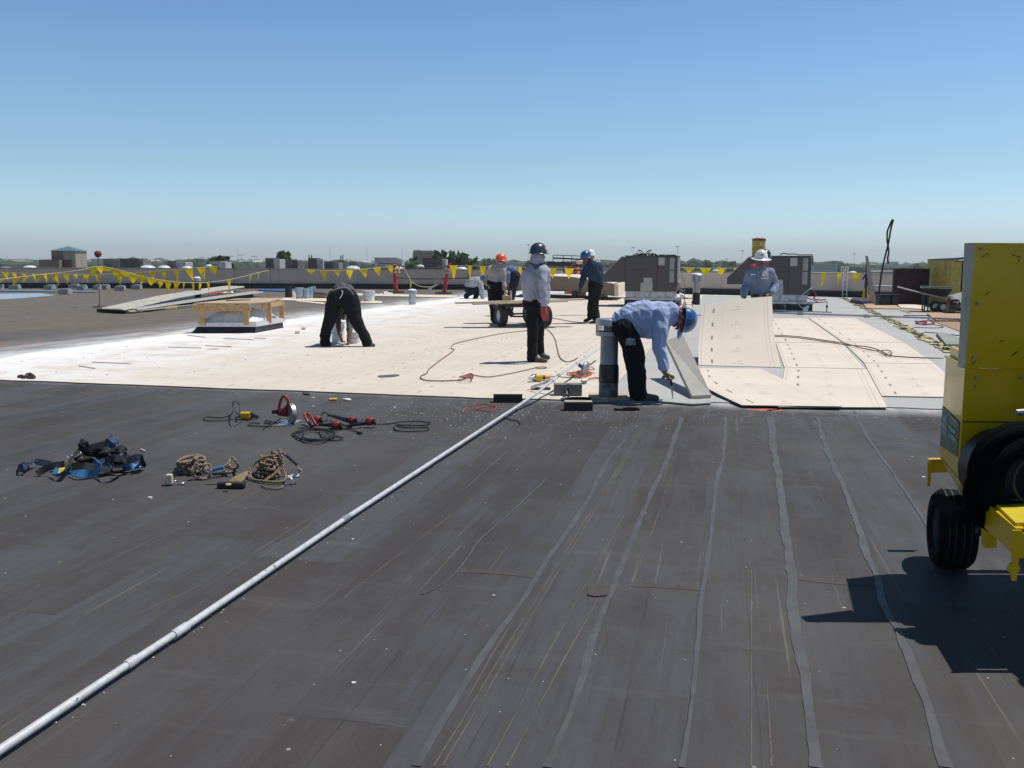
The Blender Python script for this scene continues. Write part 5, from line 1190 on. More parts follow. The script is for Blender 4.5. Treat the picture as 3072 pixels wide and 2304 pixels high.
# man in white full-brim helmet holding up a board (W8)
b = Body(15.8, 2180, 700, 8.295)
b.ch('trousers', [(840, 1560, .02, .155), (840, 1660, .02, .16)], w=((1, 0, 0), .75))
b.ch('trousers', [(770, 1650, .02, .105), (760, 2100, .0, .09), (760, 2520, .02, .08), (765, 2700, .02, .08)]); b.ch('trousers', [(930, 1650, .02, .105), (980, 2100, .0, .09), (1010, 2520, .02, .08), (1015, 2700, .02, .08)])
b.ch('boots', [(765, 2760, .02, .05), (755, 2780, -.15, .042)], sm=False); b.ch('boots', [(1015, 2760, .02, .05), (1025, 2780, -.15, .042)], sm=False)
b.ch('shirt', [(835, 1500, 0, .165), (840, 1300, 0, .175), (830, 1120, 0, .185), (825, 1000, 0, .175), (830, 930, 0, .12)], w=((1, 0, 0), .68))
b.ch('shirt', [(600, 985, 0, .075), (1050, 965, 0, .078)], sm=False)
b.ch('shirt', [(575, 1000, 0, .080), (505, 1260, .02, .070), (450, 1430, -.08, .064), (425, 1540, -.16, .056)])
b.ch('shirt', [(1085, 985, 0, .085), (1195, 1240, .05, .075), (1180, 1370, -.02, .068), (1125, 1480, -.12, .058)])
b.hand('skin', b.P(415, 1545, -.17), (.45, -.3, -.85), (0, -.2, -1), (1, 0, .3), .8, 1.1); b.hand('glove', b.P(1115, 1490, -.13), (-.35, -.35, -.8), (-.2, -1, -.3), (-1, 0, .2), .8, 1.15)
b.head(b.P(850, 690, -.02), (.04, 0, 1), (-.08, -1, -.02)); 
b.build('man in light blue logo shirt and white full brim hard hat holding up a board', {'shirt': cloth("grey blue work shirt", (.24, .29, .40)), 'trousers': BLUEGREY, 'skin': SKIND, 'glove': GLOVE, 'boots': BOOT}, .010, .008)
hh = b.hat(HB("white helmet shell", (.80, .77, .72)), 'full', (mat("green badge", (.05, .16, .12), .5), 0.05, .022), tilt=.10, off=(0, .055), k=.98)
m = MB(); M3 = Matrix((b.sd, b.fc, b.up)).transposed()
vs = []; fs = []
for i in range(9):
    a = R(-62 + 124 * i / 8)
    for z in (-.006, .034): vs.append(b.hc + M3 @ Vector((.092 * math.sin(a), .106 * math.cos(a), z)))
fs = [(2 * i, 2 * i + 1, 2 * i + 3, 2 * i + 2) for i in range(8)]; m.add(vs, fs); m.obj('sunglasses', mat("blue mirror lens", (.02, .03, .30), .12, .6, coat=.8), b.root, smooth=60)
m = MB(); c = b.P(955, 1005, -.135); m.lathe([(0, 0), (.056, 0)], 20, Matrix.Translation(c) @ Matrix.Rotation(PI / 2, 4, 'X')); m.box(c + Vector((-.005, .002, -.075)), (.13, .004, .022)); m.obj('shirt_logo', mat("white embroidery", (.75, .75, .80), .8, c2=(.25, .30, .42), vs=34), b.root)
m = MB(); m.box(b.P(650, 1022, -.13), (.085, .004, .014)); m.obj('name_tag', WHITEP, b.root)
m = MB(); m.tube(spline([b.P(735, 880, -.02), b.P(760, 930, -.11), b.P(800, 960, -.135), b.P(850, 935, -.13), b.P(930, 870, -.03)], 4), .016, 6, w=((0, 0, 1), .5)); m.tube([b.P(795, 960, -.14), b.P(797, 1200, -.13), b.P(800, 1490, -.12)], .006, 6)
for k in range(4): m.cyl(b.P(797, 1080 + 120 * k, -.142), b.P(797, 1080 + 120 * k, -.15), .006)
m.obj('collar', cloth("grey blue collar", (.26, .32, .44)), b.root, smooth=60)
m = MB(); m.tube(spline([b.P(600, 1545, 0), b.P(700, 1555, -.11), b.P(840, 1560, -.13), b.P(980, 1545, -.11), b.P(1060, 1530, 0)], 4), .022, 6, w=((0, 0, 1), .4)); m.obj('belt', BLK, b.root, smooth=60)
m = MB(); m.box(b.P(845, 1555, -.145), (.07, .01, .04)); m.obj('belt_buckle', mat("brass buckle", (.35, .16, .10), .4, .5), b.root)

# worker in orange mostly hidden behind him (W9)
b = Body(18.4, 2180, 700, 8.295)
b.ch('trousers', [(860, 1350, 0, .14), (880, 1500, 0, .14)], w=((1, 0, 0), .75)); b.ch('trousers', [(810, 1500, 0, .10), (800, 2050, 0, .08), (800, 2380, 0, .075)]); b.ch('trousers', [(930, 1500, 0, .10), (950, 2050, 0, .08), (950, 2380, 0, .075)])
b.ch('boots', [(800, 2430, 0, .05), (795, 2440, -.14, .04)], sm=False); b.ch('boots', [(950, 2430, 0, .05), (955, 2440, -.14, .04)], sm=False)
b.ch('shirt', [(865, 1340, 0, .15), (870, 1100, 0, .165), (830, 940, 0, .15), (840, 880, 0, .10)], w=((1, 0, 0), .7)); b.ch('shirt', [(690, 850, 0, .075), (960, 1000, 0, .08)], sm=False)
b.ch('shirt', [(690, 850, 0, .08), (680, 1060, -.05, .07), (760, 1250, -.1, .06)]); b.ch('shirt', [(970, 1010, 0, .08), (1000, 1100, -.05, .07), (960, 1250, -.1, .06)])
b.hand('skin', b.P(765, 1260, -.1), (.8, 0, -.5), (0, -1, 0), (0, 0, 1), .6); b.hand('skin', b.P(955, 1260, -.1), (-.8, 0, -.5), (0, -1, 0), (0, 0, 1), .6)
b.head(b.P(965, 640, 0), (0, 0, 1), (-.3, -1, 0)); b.build('worker in orange red shirt half hidden behind the man in the white helmet', {'shirt': cloth("orange red shirt", (.70, .07, .05)), 'trousers': NAVY, 'skin': SKIND, 'boots': BOOT}, .016, .008)
b.hat(HB("black green helmet shell", (.01, .03, .035)))

# orange helmet worker (W3)
b = Body(23.6, 1380, 750, 7.215)
b.ch('trousers', [(700, 740, 0, .16), (830, 760, 0, .16)], sm=False)
b.ch('trousers', [(700, 800, 0, .135), (715, 1150, 0, .105), (735, 1400, 0, .085), (740, 1510, 0, .085)]); b.ch('trousers', [(850, 800, .1, .135), (860, 1150, .12, .105), (865, 1400, .14, .085), (868, 1480, .14, .085)])
b.ch('boots', [(742, 1545, 0, .055), (780, 1552, .12, .045)], sm=False); b.ch('boots', [(868, 1515, .14, .055), (910, 1522, .25, .045)], sm=False)
b.ch('shirt', [(755, 700, 0, .185), (770, 580, 0, .20), (790, 460, 0, .215), (830, 370, 0, .17), (850, 320, 0, .10)], w=((1, 0, 0), .75))
b.ch('shirt', [(665, 400, 0, .085), (930, 380, 0, .09)], sm=False)
b.ch('shirt', [(920, 410, -.02, .10), (935, 560, -.05, .088), (935, 680, -.05, .078), (960, 780, -.08, .065)])
b.ch('shirt', [(655, 420, 0, .09), (600, 560, .08, .08), (585, 640, .02, .06)]); b.ch('glove', [(582, 650, 0, .055), (590, 740, -.05, .05)], sm=False)
b.ch('glove', [(960, 790, -.08, .058), (965, 850, -.08, .055)], sm=False); b.hand('glove', b.P(968, 830, -.08), (.3, 0, -.9), (-.5, 0, -.2), (0, -1, 0), .7, 1.3); b.hand('glove', b.P(590, 735, -.05), (.4, -.2, -.8), (.5, 0, 0), (0, -1, 0), .5, 1.2)
b.head(b.P(885, 262, 0), (.06, 0, 1), (.8, .3, -.3)); b.build('worker in grey shirt and orange hard hat standing with back turned at the cart', {'shirt': cloth("light grey sweatshirt", (.42, .40, .36)), 'trousers': NAVY, 'skin': mat("sunburnt skin", (.34, .09, .06), .6), 'boots': BOOT, 'glove': GLOVE}, .013, .012)
b.hat(HB("orange helmet shell", (.85, .11, .04)), 'front', k=1.12)

# worker bending behind the cart (W3b)
b = Body(26.8, 1380, 750, 7.215)
b.ch('trousers', [(1180, 560, 0, .17), (1150, 700, 0, .15), (1105, 900, 0, .11), (1080, 1150, 0, .085), (1062, 1330, 0, .08)]); b.ch('trousers', [(1190, 560, .25, .16), (1150, 800, .25, .13), (1110, 1100, .25, .085), (1100, 1300, .25, .08)])
b.ch('boots', [(1070, 1385, 0, .055), (1120, 1395, 0, .05)], sm=False); b.ch('boots', [(1105, 1350, .25, .055), (1060, 1360, .25, .05)], sm=False)
b.ch('shirt', [(1150, 500, .1, .17), (1110, 470, .1, .19), (1060, 480, .1, .17), (1035, 540, .1, .13)]); b.ch('shirt', [(1040, 520, -.08, .08), (1030, 680, -.1, .065)], sm=False); b.ch('skin', [(1030, 680, -.1, .05), (1040, 790, -.1, .04)], sm=False); b.hand('skin', b.P(1040, 790, -.1), (.1, 0, -1), (1, 0, 0), (0, -1, 0), .6, 1.2)
b.ch('shirt', [(1060, 520, .3, .08), (1070, 680, .3, .065)], sm=False); b.ch('skin', [(1070, 680, .3, .05), (1080, 790, .3, .04)], sm=False)
b.head(b.P(1025, 620, .1), (-.2, -.1, -1), (-.9, -.2, .2)); b.build('worker in blue shirt stooping low behind the cart beside the orange helmet', {'shirt': cloth("mid blue shirt", (.15, .19, .36)), 'trousers': cloth("navy trousers", (.02, .025, .04)), 'skin': SKIND, 'boots': BOOT}, .015, .012)
b.hat(HB("grey helmet shell", (.3, .3, .32)))

# crouching worker (W2)
b = Body(39.2, 1380, 750, 7.215)
b.ch('shirt', [(190, 760, 0, .20), (280, 700, 0, .22), (380, 690, 0, .22), (440, 730, 0, .16)], w=((0, 1, 0), 1.0)); b.ch('shirt', [(440, 730, -.15, .12), (465, 850, -.2, .11), (475, 960, -.2, .09), (490, 1030, -.2, .08)]); b.ch('shirt', [(430, 730, .25, .11), (450, 900, .3, .1), (470, 1000, .3, .08)])
b.ch('trousers', [(160, 820, 0, .18), (230, 880, -.1, .15), (300, 900, -.15, .12), (200, 950, -.15, .11), (130, 1000, -.12, .10)]); b.ch('trousers', [(180, 820, .25, .17), (380, 800, .3, .15), (360, 900, .3, .12), (350, 1000, .3, .11)])
b.ch('boots', [(115, 980, -.12, .07), (120, 1035, -.12, .06), (165, 1045, -.12, .05)], sm=False); b.ch('boots', [(345, 1020, .3, .06), (300, 1035, .3, .055)], sm=False)
b.hand('skin', b.P(490, 1030, -.2), (.4, 0, -.8), (0, 0, -1), (0, -1, 0), .5, 1.4); b.hand('skin', b.P(470, 1010, .3), (.4, 0, -.8), (0, 0, -1), (0, -1, 0), .5, 1.4)
b.head(b.P(505, 655, 0), (.55, 0, .8), (.75, 0, -.55), k=1.25); b.build('worker in pale grey shirt crouching with both hands on the boards near the red posts', {'shirt': cloth("pale grey shirt", (.40, .41, .45)), 'trousers': cloth("dark navy trousers", (.02, .025, .035)), 'skin': SKIND, 'boots': BOOT}, .02, .014)
b.hat(HB("blue cap cloth", (.03, .09, .28)), 'front', (WHITEP, .6, .05))

# worker in dark blue shirt (W5)
b = Body(23.7, 1700, 740, 6.912)
b.ch('trousers', [(560, 790, 0, .15), (630, 800, 0, .15)], sm=False)
b.ch('trousers', [(540, 820, 0, .125), (520, 1100, .0, .095), (500, 1300, .0, .088), (490, 1440, 0, .088)]); b.ch('trousers', [(650, 820, .12, .12), (595, 1100, .1, .095), (600, 1300, .05, .09), (610, 1470, .0, .095)])
b.ch('boots', [(480, 1490, 0, .052), (430, 1520, -.05, .048), (375, 1535, -.08, .038)], sm=False); b.ch('boots', [(600, 1540, .0, .055), (560, 1565, -.1, .048), (500, 1580, -.14, .04)], sm=False)
b.ch('shirt', [(610, 740, 0, .165), (590, 620, 0, .185), (560, 500, 0, .205), (540, 400, 0, .17), (500, 340, 0, .10)], w=((1, 0, 0), .75)); b.ch('shirt', [(410, 420, 0, .09), (670, 410, 0, .1)], sm=False)
b.ch('shirt', [(400, 440, 0, .095), (355, 620, -.03, .082), (320, 740, -.08, .072), (295, 830, -.1, .060)]); b.ch('shirt', [(685, 430, 0, .095), (705, 620, .05, .08), (700, 740, .15, .07)])
b.ch('skin', [(290, 840, -.1, .045), (275, 900, -.12, .04)], sm=False); b.hand('skin', b.P(275, 890, -.12), (-.1, 0, -1), (.9, 0, 0), (0, -1, 0), .7, 1.2); b.hand('skin', b.P(700, 760, .18), (-.2, .5, -.8), (0, -1, 0), (1, 0, 0), .6, 1.2)
b.head(b.P(395, 255, 0), (.02, 0, 1), (-.35, .2, -.35) if False else (.35, .25, -.25)); b.build('worker in dark blue shirt and blue hard hat looking down before the board stack', {'shirt': cloth("dark blue shirt", (.035, .06, .11)), 'trousers': cloth("black trousers", (.012, .014, .016)), 'skin': SKIND, 'boots': cloth("black boots", (.02, .02, .02))}, .013, .011)
b.hat(HB("blue helmet shell two", (.025, .07, .19)), 'front', k=1.12, tilt=-.25)
m = MB(); m.tube([b.P(262, 930, -.14), b.P(272, 1005, -.14)], .02, 6); solo('hand_tool', m, BLK, 'short dark tool gripped by the dark shirted worker', 'tool')

# worker with white helmet reaching out behind him (W6)
b = Body(27.5, 1700, 740, 6.912)
b.ch('trousers', [(570, 700, 0, .14), (600, 800, 0, .14)], w=((1, 0, 0), .8)); b.ch('trousers', [(555, 800, 0, .11), (555, 1100, 0, .085), (555, 1330, 0, .08)]); b.ch('trousers', [(620, 800, 0, .11), (610, 1100, 0, .085), (600, 1330, 0, .08)]); b.ch('boots', [(555, 1375, 0, .055), (545, 1380, -.12, .045)], sm=False); b.ch('boots', [(600, 1375, 0, .055), (605, 1380, -.12, .045)], sm=False)
b.ch('shirt', [(580, 690, 0, .16), (580, 480, 0, .18), (575, 350, 0, .17), (545, 270, 0, .10)], w=((1, 0, 0), .75)); b.ch('shirt', [(480, 320, 0, .09), (620, 300, 0, .09)], sm=False)
b.ch('shirt', [(470, 320, 0, .08), (330, 320, -.1, .065), (230, 320, -.15, .055)]); b.ch('skin', [(225, 322, -.15, .04), (160, 350, -.15, .036)], sm=False); b.hand('skin', b.P(165, 348, -.15), (-.8, 0, -.4), (0, 0, -1), (0, -1, 0), .3, 1.2)
b.ch('shirt', [(635, 310, 0, .085), (660, 480, 0, .07), (640, 640, -.05, .06)]); b.hand('skin', b.P(640, 650, -.05), (-.3, -.2, -.9), (0, -1, 0), (-1, 0, 0), .5, 1.1)
b.head(b.P(500, 200, 0), (0, 0, 1), (-.4, -.8, 0)); b.build('worker in white helmet and cream shirt stretching one arm behind the dark shirted worker', {'shirt': cloth("cream patterned shirt", (.60, .50, .46)), 'trousers': NAVY, 'skin': SKIND, 'boots': BOOT}, .015, .010)
b.hat(HB("white helmet shell two", (.78, .78, .76)), 'front', (mat("grey badge", (.2, .22, .22), .5), .1, .03), k=1.08)
# ------------------------------------------------------------------ loose roof boards on the right
def zb4(x, y): return (2050 + x / 2.602, 880 + y / 2.602)
def grid_board(c, th, N=10, sag=None, vlen=2.44, uo=0):
    "c = 4 corners (near left, near right, far right, far left); returns mesh with metre UVs"
    c = [Vector(p) for p in c]; nrm = (c[1] - c[0]).cross(c[3] - c[0]).normalized(); top, uv = [], []
    for i in range(N + 1):
        for j in range(N + 1):
            a, b = j / N, i / N; p = c[0] * (1 - a) * (1 - b) + c[1] * a * (1 - b) + c[2] * a * b + c[3] * (1 - a) * b
            if sag: p = p + Vector(sag(a, b))
            top.append(p); uv.append((uo + .02 + 1.18 * a, .02 + (vlen - .04) * b))
    k = len(top); m = MB(); fs, us = [], []
    for i in range(N):
        for j in range(N): f = (i * (N + 1) + j, i * (N + 1) + j + 1, (i + 1) * (N + 1) + j + 1, (i + 1) * (N + 1) + j); fs.append(f); us.append([uv[q] for q in f])
    allv = top + [p - nrm * th for p in top]; m.add(allv, fs, us)
    m.cur = 1
    o = 0; ring = [j for j in range(N + 1)] + [i * (N + 1) + N for i in range(1, N + 1)] + [N * (N + 1) + j for j in range(N - 1, -1, -1)] + [i * (N + 1) for i in range(N - 1, 0, -1)]
    for a, b in zip(ring, ring[1:] + ring[:1]): m.mi[len(m.f)] = 1; m.f.append([a, b, b + k, a + k])
    for f in fs: m.mi[len(m.f)] = 1; m.f.append([q + k for q in reversed(f)])
    m.cur = 0
    return m
NB = 'loose cream faced roof boards'
def loose(px, z, label, **kw):
    c = [G(*zb4(*p), z) for p in px]; m = grid_board(c, .011, **kw); return solo('roof_board', m, [BOARD, BOARDEDGE], label, 'board', NB)
loose([(1550, 800), (2260, 812), (1965, 552), (1412, 543)], .026, 'cream roof board nearest the yellow machine in the right hand row')
loose([(1412, 541), (1965, 550), (1718, 384), (1246, 380)], .026, 'middle cream roof board of the right hand row, crossed by brown cord')
loose([(1246, 378), (1716, 382), (1332, 190), (978, 190)], .026, 'farthest cream roof board of the right hand row near the long conduit')
loose([(740, 885), (1592, 889), (1432, 592), (792, 576)], .030, 'cream roof board at the front of the middle row')
loose([(788, 574), (1415, 588), (1232, 384), (722, 384)], .026, 'middle cream roof board of the middle row, right beside the held board')
loose([(722, 382), (1230, 382), (966, 195), (640, 195)], .026, 'farthest cream roof board of the middle row behind the held board')
cc = [G(*zb4(458, 872), .034), G(*zb4(1236, 882), .046), G(*zb4(604, 588), .050), G(*zb4(112, 583), .046)]
m = grid_board(cc, .011, sag=lambda a, b: (-DU * .16 * (1 - a) * math.sin(b * PI) * 1.4)[:2] + (.02 * (1 - a) * math.sin(b * PI),))
solo('roof_board', m, [BOARD, BOARDEDGE], 'cream roof board lying askew on the front edge, its left side lifted', 'board', NB)
# held board
bl, br = G(*zb4(118, 560), .02), G(*zb4(762, 577), .02); tl, tr = V(2108, 917, 15.45), V(2316, 889, 15.45)
m = grid_board([bl, br, tr, tl], .011, 16, sag=lambda a, b: (0, .10 * math.sin(b * PI) + 0.0, -.065 * math.sin(b * PI) + .025 * math.sin(a * PI) * b))
solo('held_board', m, [BOARD, BOARDEDGE], 'cream roof board bowed and lifted by the man in the white helmet', 'board', NB, smooth=40)
# grey cut piece being sawn
z1 = [V(2075, 1203, 10.5), V(2134, 1198, 10.6)]; z1[0].z = .055; z1[1].z = .055
far = [V(1997, 1022, 12.5), V(2048, 1000, 12.55)]
m = MB(); nrm = (z1[1] - z1[0]).cross(far[0] - z1[0]).normalized(); m.prism([z1[0], z1[1], far[1], far[0]], nrm * -.05)
solo('foam_plank', m, mat("grey foam board", (.37, .36, .33), .9, var=.12, vs=5, bump=.2), 'thick grey insulation plank tilted beside the sawing man', 'plank', bevel=.006)
GP = mat("grey board offcut", (.42, .42, .41), .9, var=.15)
plate('offcut', [(1975, 1206), (2075, 1215), (2132, 1212), (2128, 1203), (1985, 1196)], .012, .014, GP, 'grey board offcut under the saw blade', 'offcut')
plate('offcut', [(1693, 1201), (1790, 1206), (1846, 1203), (1845, 1196), (1712, 1194)], .004, .012, mat("cream offcut", (.6, .52, .4), .9), 'cream board offcut in front of the vent stack', 'offcut')
plate('offcut', [(2460, 1219), (2560, 1224), (2548, 1216), (2470, 1213)], .010, .012, TAR, 'black offcut under the edge of the front roof board', 'offcut')
plate('loose_board', [(2809, 1005), (2838, 1041), (2895, 1041), (2888, 1026), (2850, 1010), (2822, 1003)], .02, .055, mat("green grey board", (.30, .32, .29), .9), 'thick green grey board lying across the yellow foam joint', 'board', bevel=.005)
Zr = lambda l: [(2500 + x / 4.424, 640 + y / 4.424) for x, y in l]
plate('plywood_sheet', Zr([(390, 1205), (830, 1228), (885, 1276), (450, 1272)]), .012, .035, PLY, 'tan plywood sheet left of the white ones by the black bins', 'plywood', group='flat sheets on the right')
plate('plywood_sheet', Zr([(835, 1203), (1230, 1215), (1200, 1285), (895, 1262)]), .012, .035, CREAM, 'cream sheet lying below the wheelbarrow handles', 'plywood', group='flat sheets on the right')
plate('plywood_sheet', Zr([(870, 1282), (1780, 1310), (1800, 1355), (1240, 1345), (1020, 1338)]), .012, .012, OSB, 'brown strand board sheet under the wheelbarrow', 'plywood', group='flat sheets on the right')
plate('plywood_sheet', Zr([(1240, 1342), (1300, 1338), (1800, 1358), (1830, 1440), (1365, 1436)]), .03, .04, mat("raised strand board", (.46, .34, .20), .85, c2=(.34, .22, .13), vs=18), 'raised strand board sheet with a yellow edge, nearest the yellow machine', 'plywood', group='flat sheets on the right')
plate('plywood_sheet', Zr([(1200, 1388), (1360, 1425), (1900, 1440), (1980, 1640), (1780, 1612)]), .012, .016, OSB, 'brown strand board sheet in front of the raised one', 'plywood', group='flat sheets on the right')
plate('grey_sheet', Zr([(930, 1362), (1065, 1328), (1240, 1340), (1245, 1365)]), .012, .035, GP, 'small grey sheet lying beside the raised strand board', 'board')
plate('timber_strip', Zr([(840, 1160), (1160, 1170), (1180, 1195), (850, 1190)]), .012, .05, WOOD, 'orange brown timber lying below the dark upright panel', 'timber')

# ------------------------------------------------------------------ conduits
r = thing('long_conduit', 'long white painted steel conduit running diagonally across the dark roof', 'pipe', tuple(G(900, 1670)))
pts = [(-80, 2303, .02), (0, 2250, .02), (390, 1990, .02), (540, 1892, .02), (1040, 1553, .02), (1560, 1214, .045), (1610, 1180, .10), (1675, 1127, .20), (1740, 1083, .22), (1806, 1040, .22)]
P = [G(x, y, z + .012) for x, y, z in pts]; rc = .0155
m = MB(); Q = []
for a, b_ in zip(P, P[1:]):
    k = max(1, int((b_ - a).length / .25)); Q += [a.lerp(b_, i / k) for i in range(k)]
Q.append(P[-1]); m.tube(Q, rc, 12); m.obj('pipe', ALU, r, smooth=60)
for x, y, z, w in ((540, 1892, .02, .05), (392, 1988, .02, .03), (1035, 1556, .02, .04), (1281, 1396, .02, .04), (1675, 1127, .20, .05), (1660, 1141, .17, .06), (1756, 1071, .22, .05), (1730, 1090, .22, .04)):
    c = G(x, y, z + .012); i = min(range(len(P) - 1), key=lambda i: (P[i] - c).length); d = (P[min(i + 1, len(P) - 1)] - P[max(i - 1, 0)]).normalized()
    m = MB(); m.tube([c - d * w, c + d * w], rc * 1.28, 12); m.obj('coupling', GALV if x % 2 else ALU, r, smooth=60)
r = thing('short_conduit', 'short white conduit stub resting on a dark strut beside the long conduit', 'pipe', tuple(G(1594, 1163)))
m = MB(); a, c = G(1594, 1163, .06), G(1662, 1138, .19); m.tube([a, c], .017, 12); m.obj('pipe', ALU, r, smooth=60)
m = MB(); m.bar(G(1593, 1166, .03), G(1651, 1166, .03), .04, .03); solo('strut', m, DARKM, 'short dark steel strut under the conduit stub', 'strut')
r = thing('steel_conduit', 'long straight grey conduit on the grey boards behind the held board', 'pipe', tuple(G(2560, 945)))
m = MB(); m.tube([G(2312, 938, .1), G(2400, 941, .1), G(2790, 954, .1), G(2900, 958, .1)], .028, 8); m.obj('pipe', GALV, r, smooth=60)
for x, y in ((2400, 941), (2600, 948)): m = MB(); c = G(x, y, .05); m.box(c, (.12, .25, .08)); m.obj('support_block', DARKM, r)
m = MB(); m.tube([G(2308, 930, .1), G(2370, 933, .1), G(2495, 937, .1)], .02, 6); solo('thin_conduit', m, GALV, 'thin conduit lying just behind the long grey one', 'pipe')
CON = mat("rough concrete block", (.20, .195, .18), .95, var=.2, vs=20, bump=.5, bs=80)
for x0, x1, yb, yt, lb in ((1663, 1700, 1187, 1152, 'rough grey concrete block, left one of the pair by the vent stack'), (1707, 1746, 1188, 1152, 'rough grey concrete block, right one of the pair by the vent stack')):
    a, c = G(x0, yb, .016), G(x1, yb, .016); Y = a.y; h = V(x0, yt, Y).z - .02; m = MB(); m.box(((a.x + c.x) / 2, Y + .08, .016 + h / 2), (c.x - a.x, .16, h)); solo('concrete_block', m, CON, lb, 'block', 'concrete blocks', bevel=.006)
m = MB(); m.bar(G(1693, 1190, .02), V(1700, 1152, 11.0), .03, .02); m.bar(G(1706, 1190, .02), V(1702, 1152, 11.0), .02, .02); solo('dark_bracket', m, DARKM, 'crumpled dark bracket between the two concrete blocks', 'bracket')
for x0, x1, yb, yt, lb, top in ((1480, 1567, 1208, 1184, 'black tarred sleeper block left of the long conduit', 0), (1693, 1778, 1233, 1208, 'black tarred sleeper block in front of the concrete blocks', 1)):
    a, c = G(x0, yb), G(x1, yb); Y = a.y; h = V(x0, yt, Y).z; r = thing('sleeper_block', lb, 'block', ((a.x + c.x) / 2, Y, 0), 'black sleeper blocks')
    m = MB(); m.box(((a.x + c.x) / 2, Y + .06, h / 2), (c.x - a.x, .12, h)); m.obj('block', TAR if False else BLACKM, r, bevel=.004)
    m = MB(); m.box(((a.x + c.x) / 2, Y + .065, h + .005), (c.x - a.x - .01, .11, .008)); m.obj('top_pad', mat("beige pad", (.45, .40, .32), .9) if top else CREAM, r)
m = MB(); m.box(G(1880, 1228, .012), (.27, .04, .022), .1); m.box(G(1890, 1224, .03), (.15, .03, .015), -.1); solo('black_offcut', m, TAR, 'black flashing scrap in front of the sawing man', 'scrap')

# ------------------------------------------------------------------ cords on the boards
def cord(pts, rad, mt, label, z=.02, ox=0, oy=0, s=1.0, name='extension_cord', k=5, seed=0):
    P = gp(pts, z + rad, ox, oy, s); P = spline(P, k); return rope(name, P, rad, mt, label, 'cord', k=1)
cord([(2150, 1075), (1850, 1110), (1500, 1180), (1350, 1220), (1315, 1240), (1303, 1270), (1335, 1292), (1200, 1390), (1060, 1500), (1035, 1545), (965, 1582), (1000, 1618), (1130, 1632), (1400, 1622), (1480, 1590), (1520, 1575)], .008, CORDB, 'brown cord curving in a wide loop over the cream boards left of the masked worker', ox=1000, oy=700, s=3.687)
m = MB()
for k in range(4): m.tube(spline([G(1000 + x / 3.687, 700 + y / 3.687, .03 + .02 * k) for x, y in ((1395, 1585), (1450, 1570 + 4 * k), (1520, 1550 + 6 * k), (1550, 1575), (1525, 1600 - 4 * k), (1450, 1595), (1395, 1585))], 4), .007, 5)
solo('cord_knot', m, mat("red brown cord", (.30, .07, .05), .6), 'red brown knot of cord lying on the boards near the masked worker', 'cord', smooth=60)
cord([(1550, 1565), (1620, 1580), (1720, 1588), (1900, 1560), (2050, 1530), (2200, 1495), (2260, 1480), (2330, 1478), (2360, 1487), (2300, 1496), (2240, 1490)], .007, CORDB, 'thin brown cord from the knot to the feet of the masked worker', ox=1000, oy=700, s=3.687)
cord([(1640, 985, .05), (1655, 1000), (1666, 1020), (1672, 1045), (1680, 1072), (1700, 1085), (1722, 1080), (1733, 1073)], .008, CORDB, 'brown cord running from the red drill down to the long conduit')
cord([(1655, 953), (1690, 960), (1740, 967), (1800, 963)], .010, CORDB, 'brown cord on the boards behind the cart')
cord([(1460, 1005), (1300, 1000), (1520, 968), (1640, 972), (1760, 968), (1840, 972)][2:], .006, CORDM, 'dark cord crossing behind the masked worker')
bw = [(2320, 1009), (2400, 1014), (2535, 1034), (2600, 1040), (2640, 1052), (2668, 1066), (2700, 1070), (2750, 1073), (2830, 1075)]
cord(bw, .011, CORDB, 'brown cord across the right hand boards, the lower of two', z=.045)
cord([(2322, 1005), (2400, 1010), (2480, 1022), (2535, 1030), (2580, 1043), (2630, 1053), (2660, 1050), (2676, 1058), (2664, 1066), (2640, 1058)], .010, CORDB, 'brown cord across the right hand boards, the upper one ending in a loop', z=.045)
cord([(2745, 964), (2780, 967), (2760, 972), (2750, 966), (2790, 962), (2802, 970), (2770, 974)], .018, mat("red hose coil", (.28, .03, .03), .6), 'dark red hose coil on the grey boards near the foam joint', name='hose_coil')
cord([(2740, 982), (2800, 984), (2830, 981), (2820, 977), (2800, 974)], .009, CORDM, 'thin dark loop of cord below the red hose coil', z=.015)
cord([(2772, 996), (2830, 1001), (2895, 1009)], .010, CORDM, 'straight dark cord right of the foam joint', z=.015)
cord([(2010, 932), (2060, 946), (2110, 945)], .012, CORDM, 'dark cord beyond the blue hard hat')
# orange tangle and tools by the conduit
Zt = lambda x, y: (1540 + x / 6.9125, 1040 + y / 6.9125)
m = MB(); rnd = random.Random(4)
for k in range(5):
    L = []
    for q in range(9):
        t = q * .8 + k * 1.3; x = 1400 + (260 - 20 * k) * math.cos(t) + rnd.uniform(-40, 40); y = 560 + 55 * math.sin(t) + rnd.uniform(-18, 18); L.append(G(*Zt(x, y), .025 + .02 * rnd.random()))
    m.tube(spline(L, 5), .006, 5)
m.tube(spline([G(*Zt(x, y), .03) for x, y in ((1560, 420), (1640, 425), (1685, 465), (1600, 480), (1540, 470))], 4), .006, 5); m.tube(spline([G(*Zt(x, y), .03) for x, y in ((1560, 660), (1700, 640), (1800, 655), (1700, 660), (1540, 690), (1430, 710))], 4), .006, 5)
solo('cord_tangle', m, CORDO, 'tangle of orange extension cord beside the vent stack', 'cord', smooth=60)
r = thing('angle_grinder', 'yellow angle grinder with silver head lying on the boards left of the conduit', 'grinder', tuple(G(*Zt(520, 690), .02)))
m = MB(); m.tube([G(*Zt(335, 655), .07), G(*Zt(385, 650), .07), G(*Zt(400, 640), .07), G(*Zt(480, 640), .07)], [.022, .025, .045, .05], 12); m.obj('gear_head', SILV, r, smooth=50)
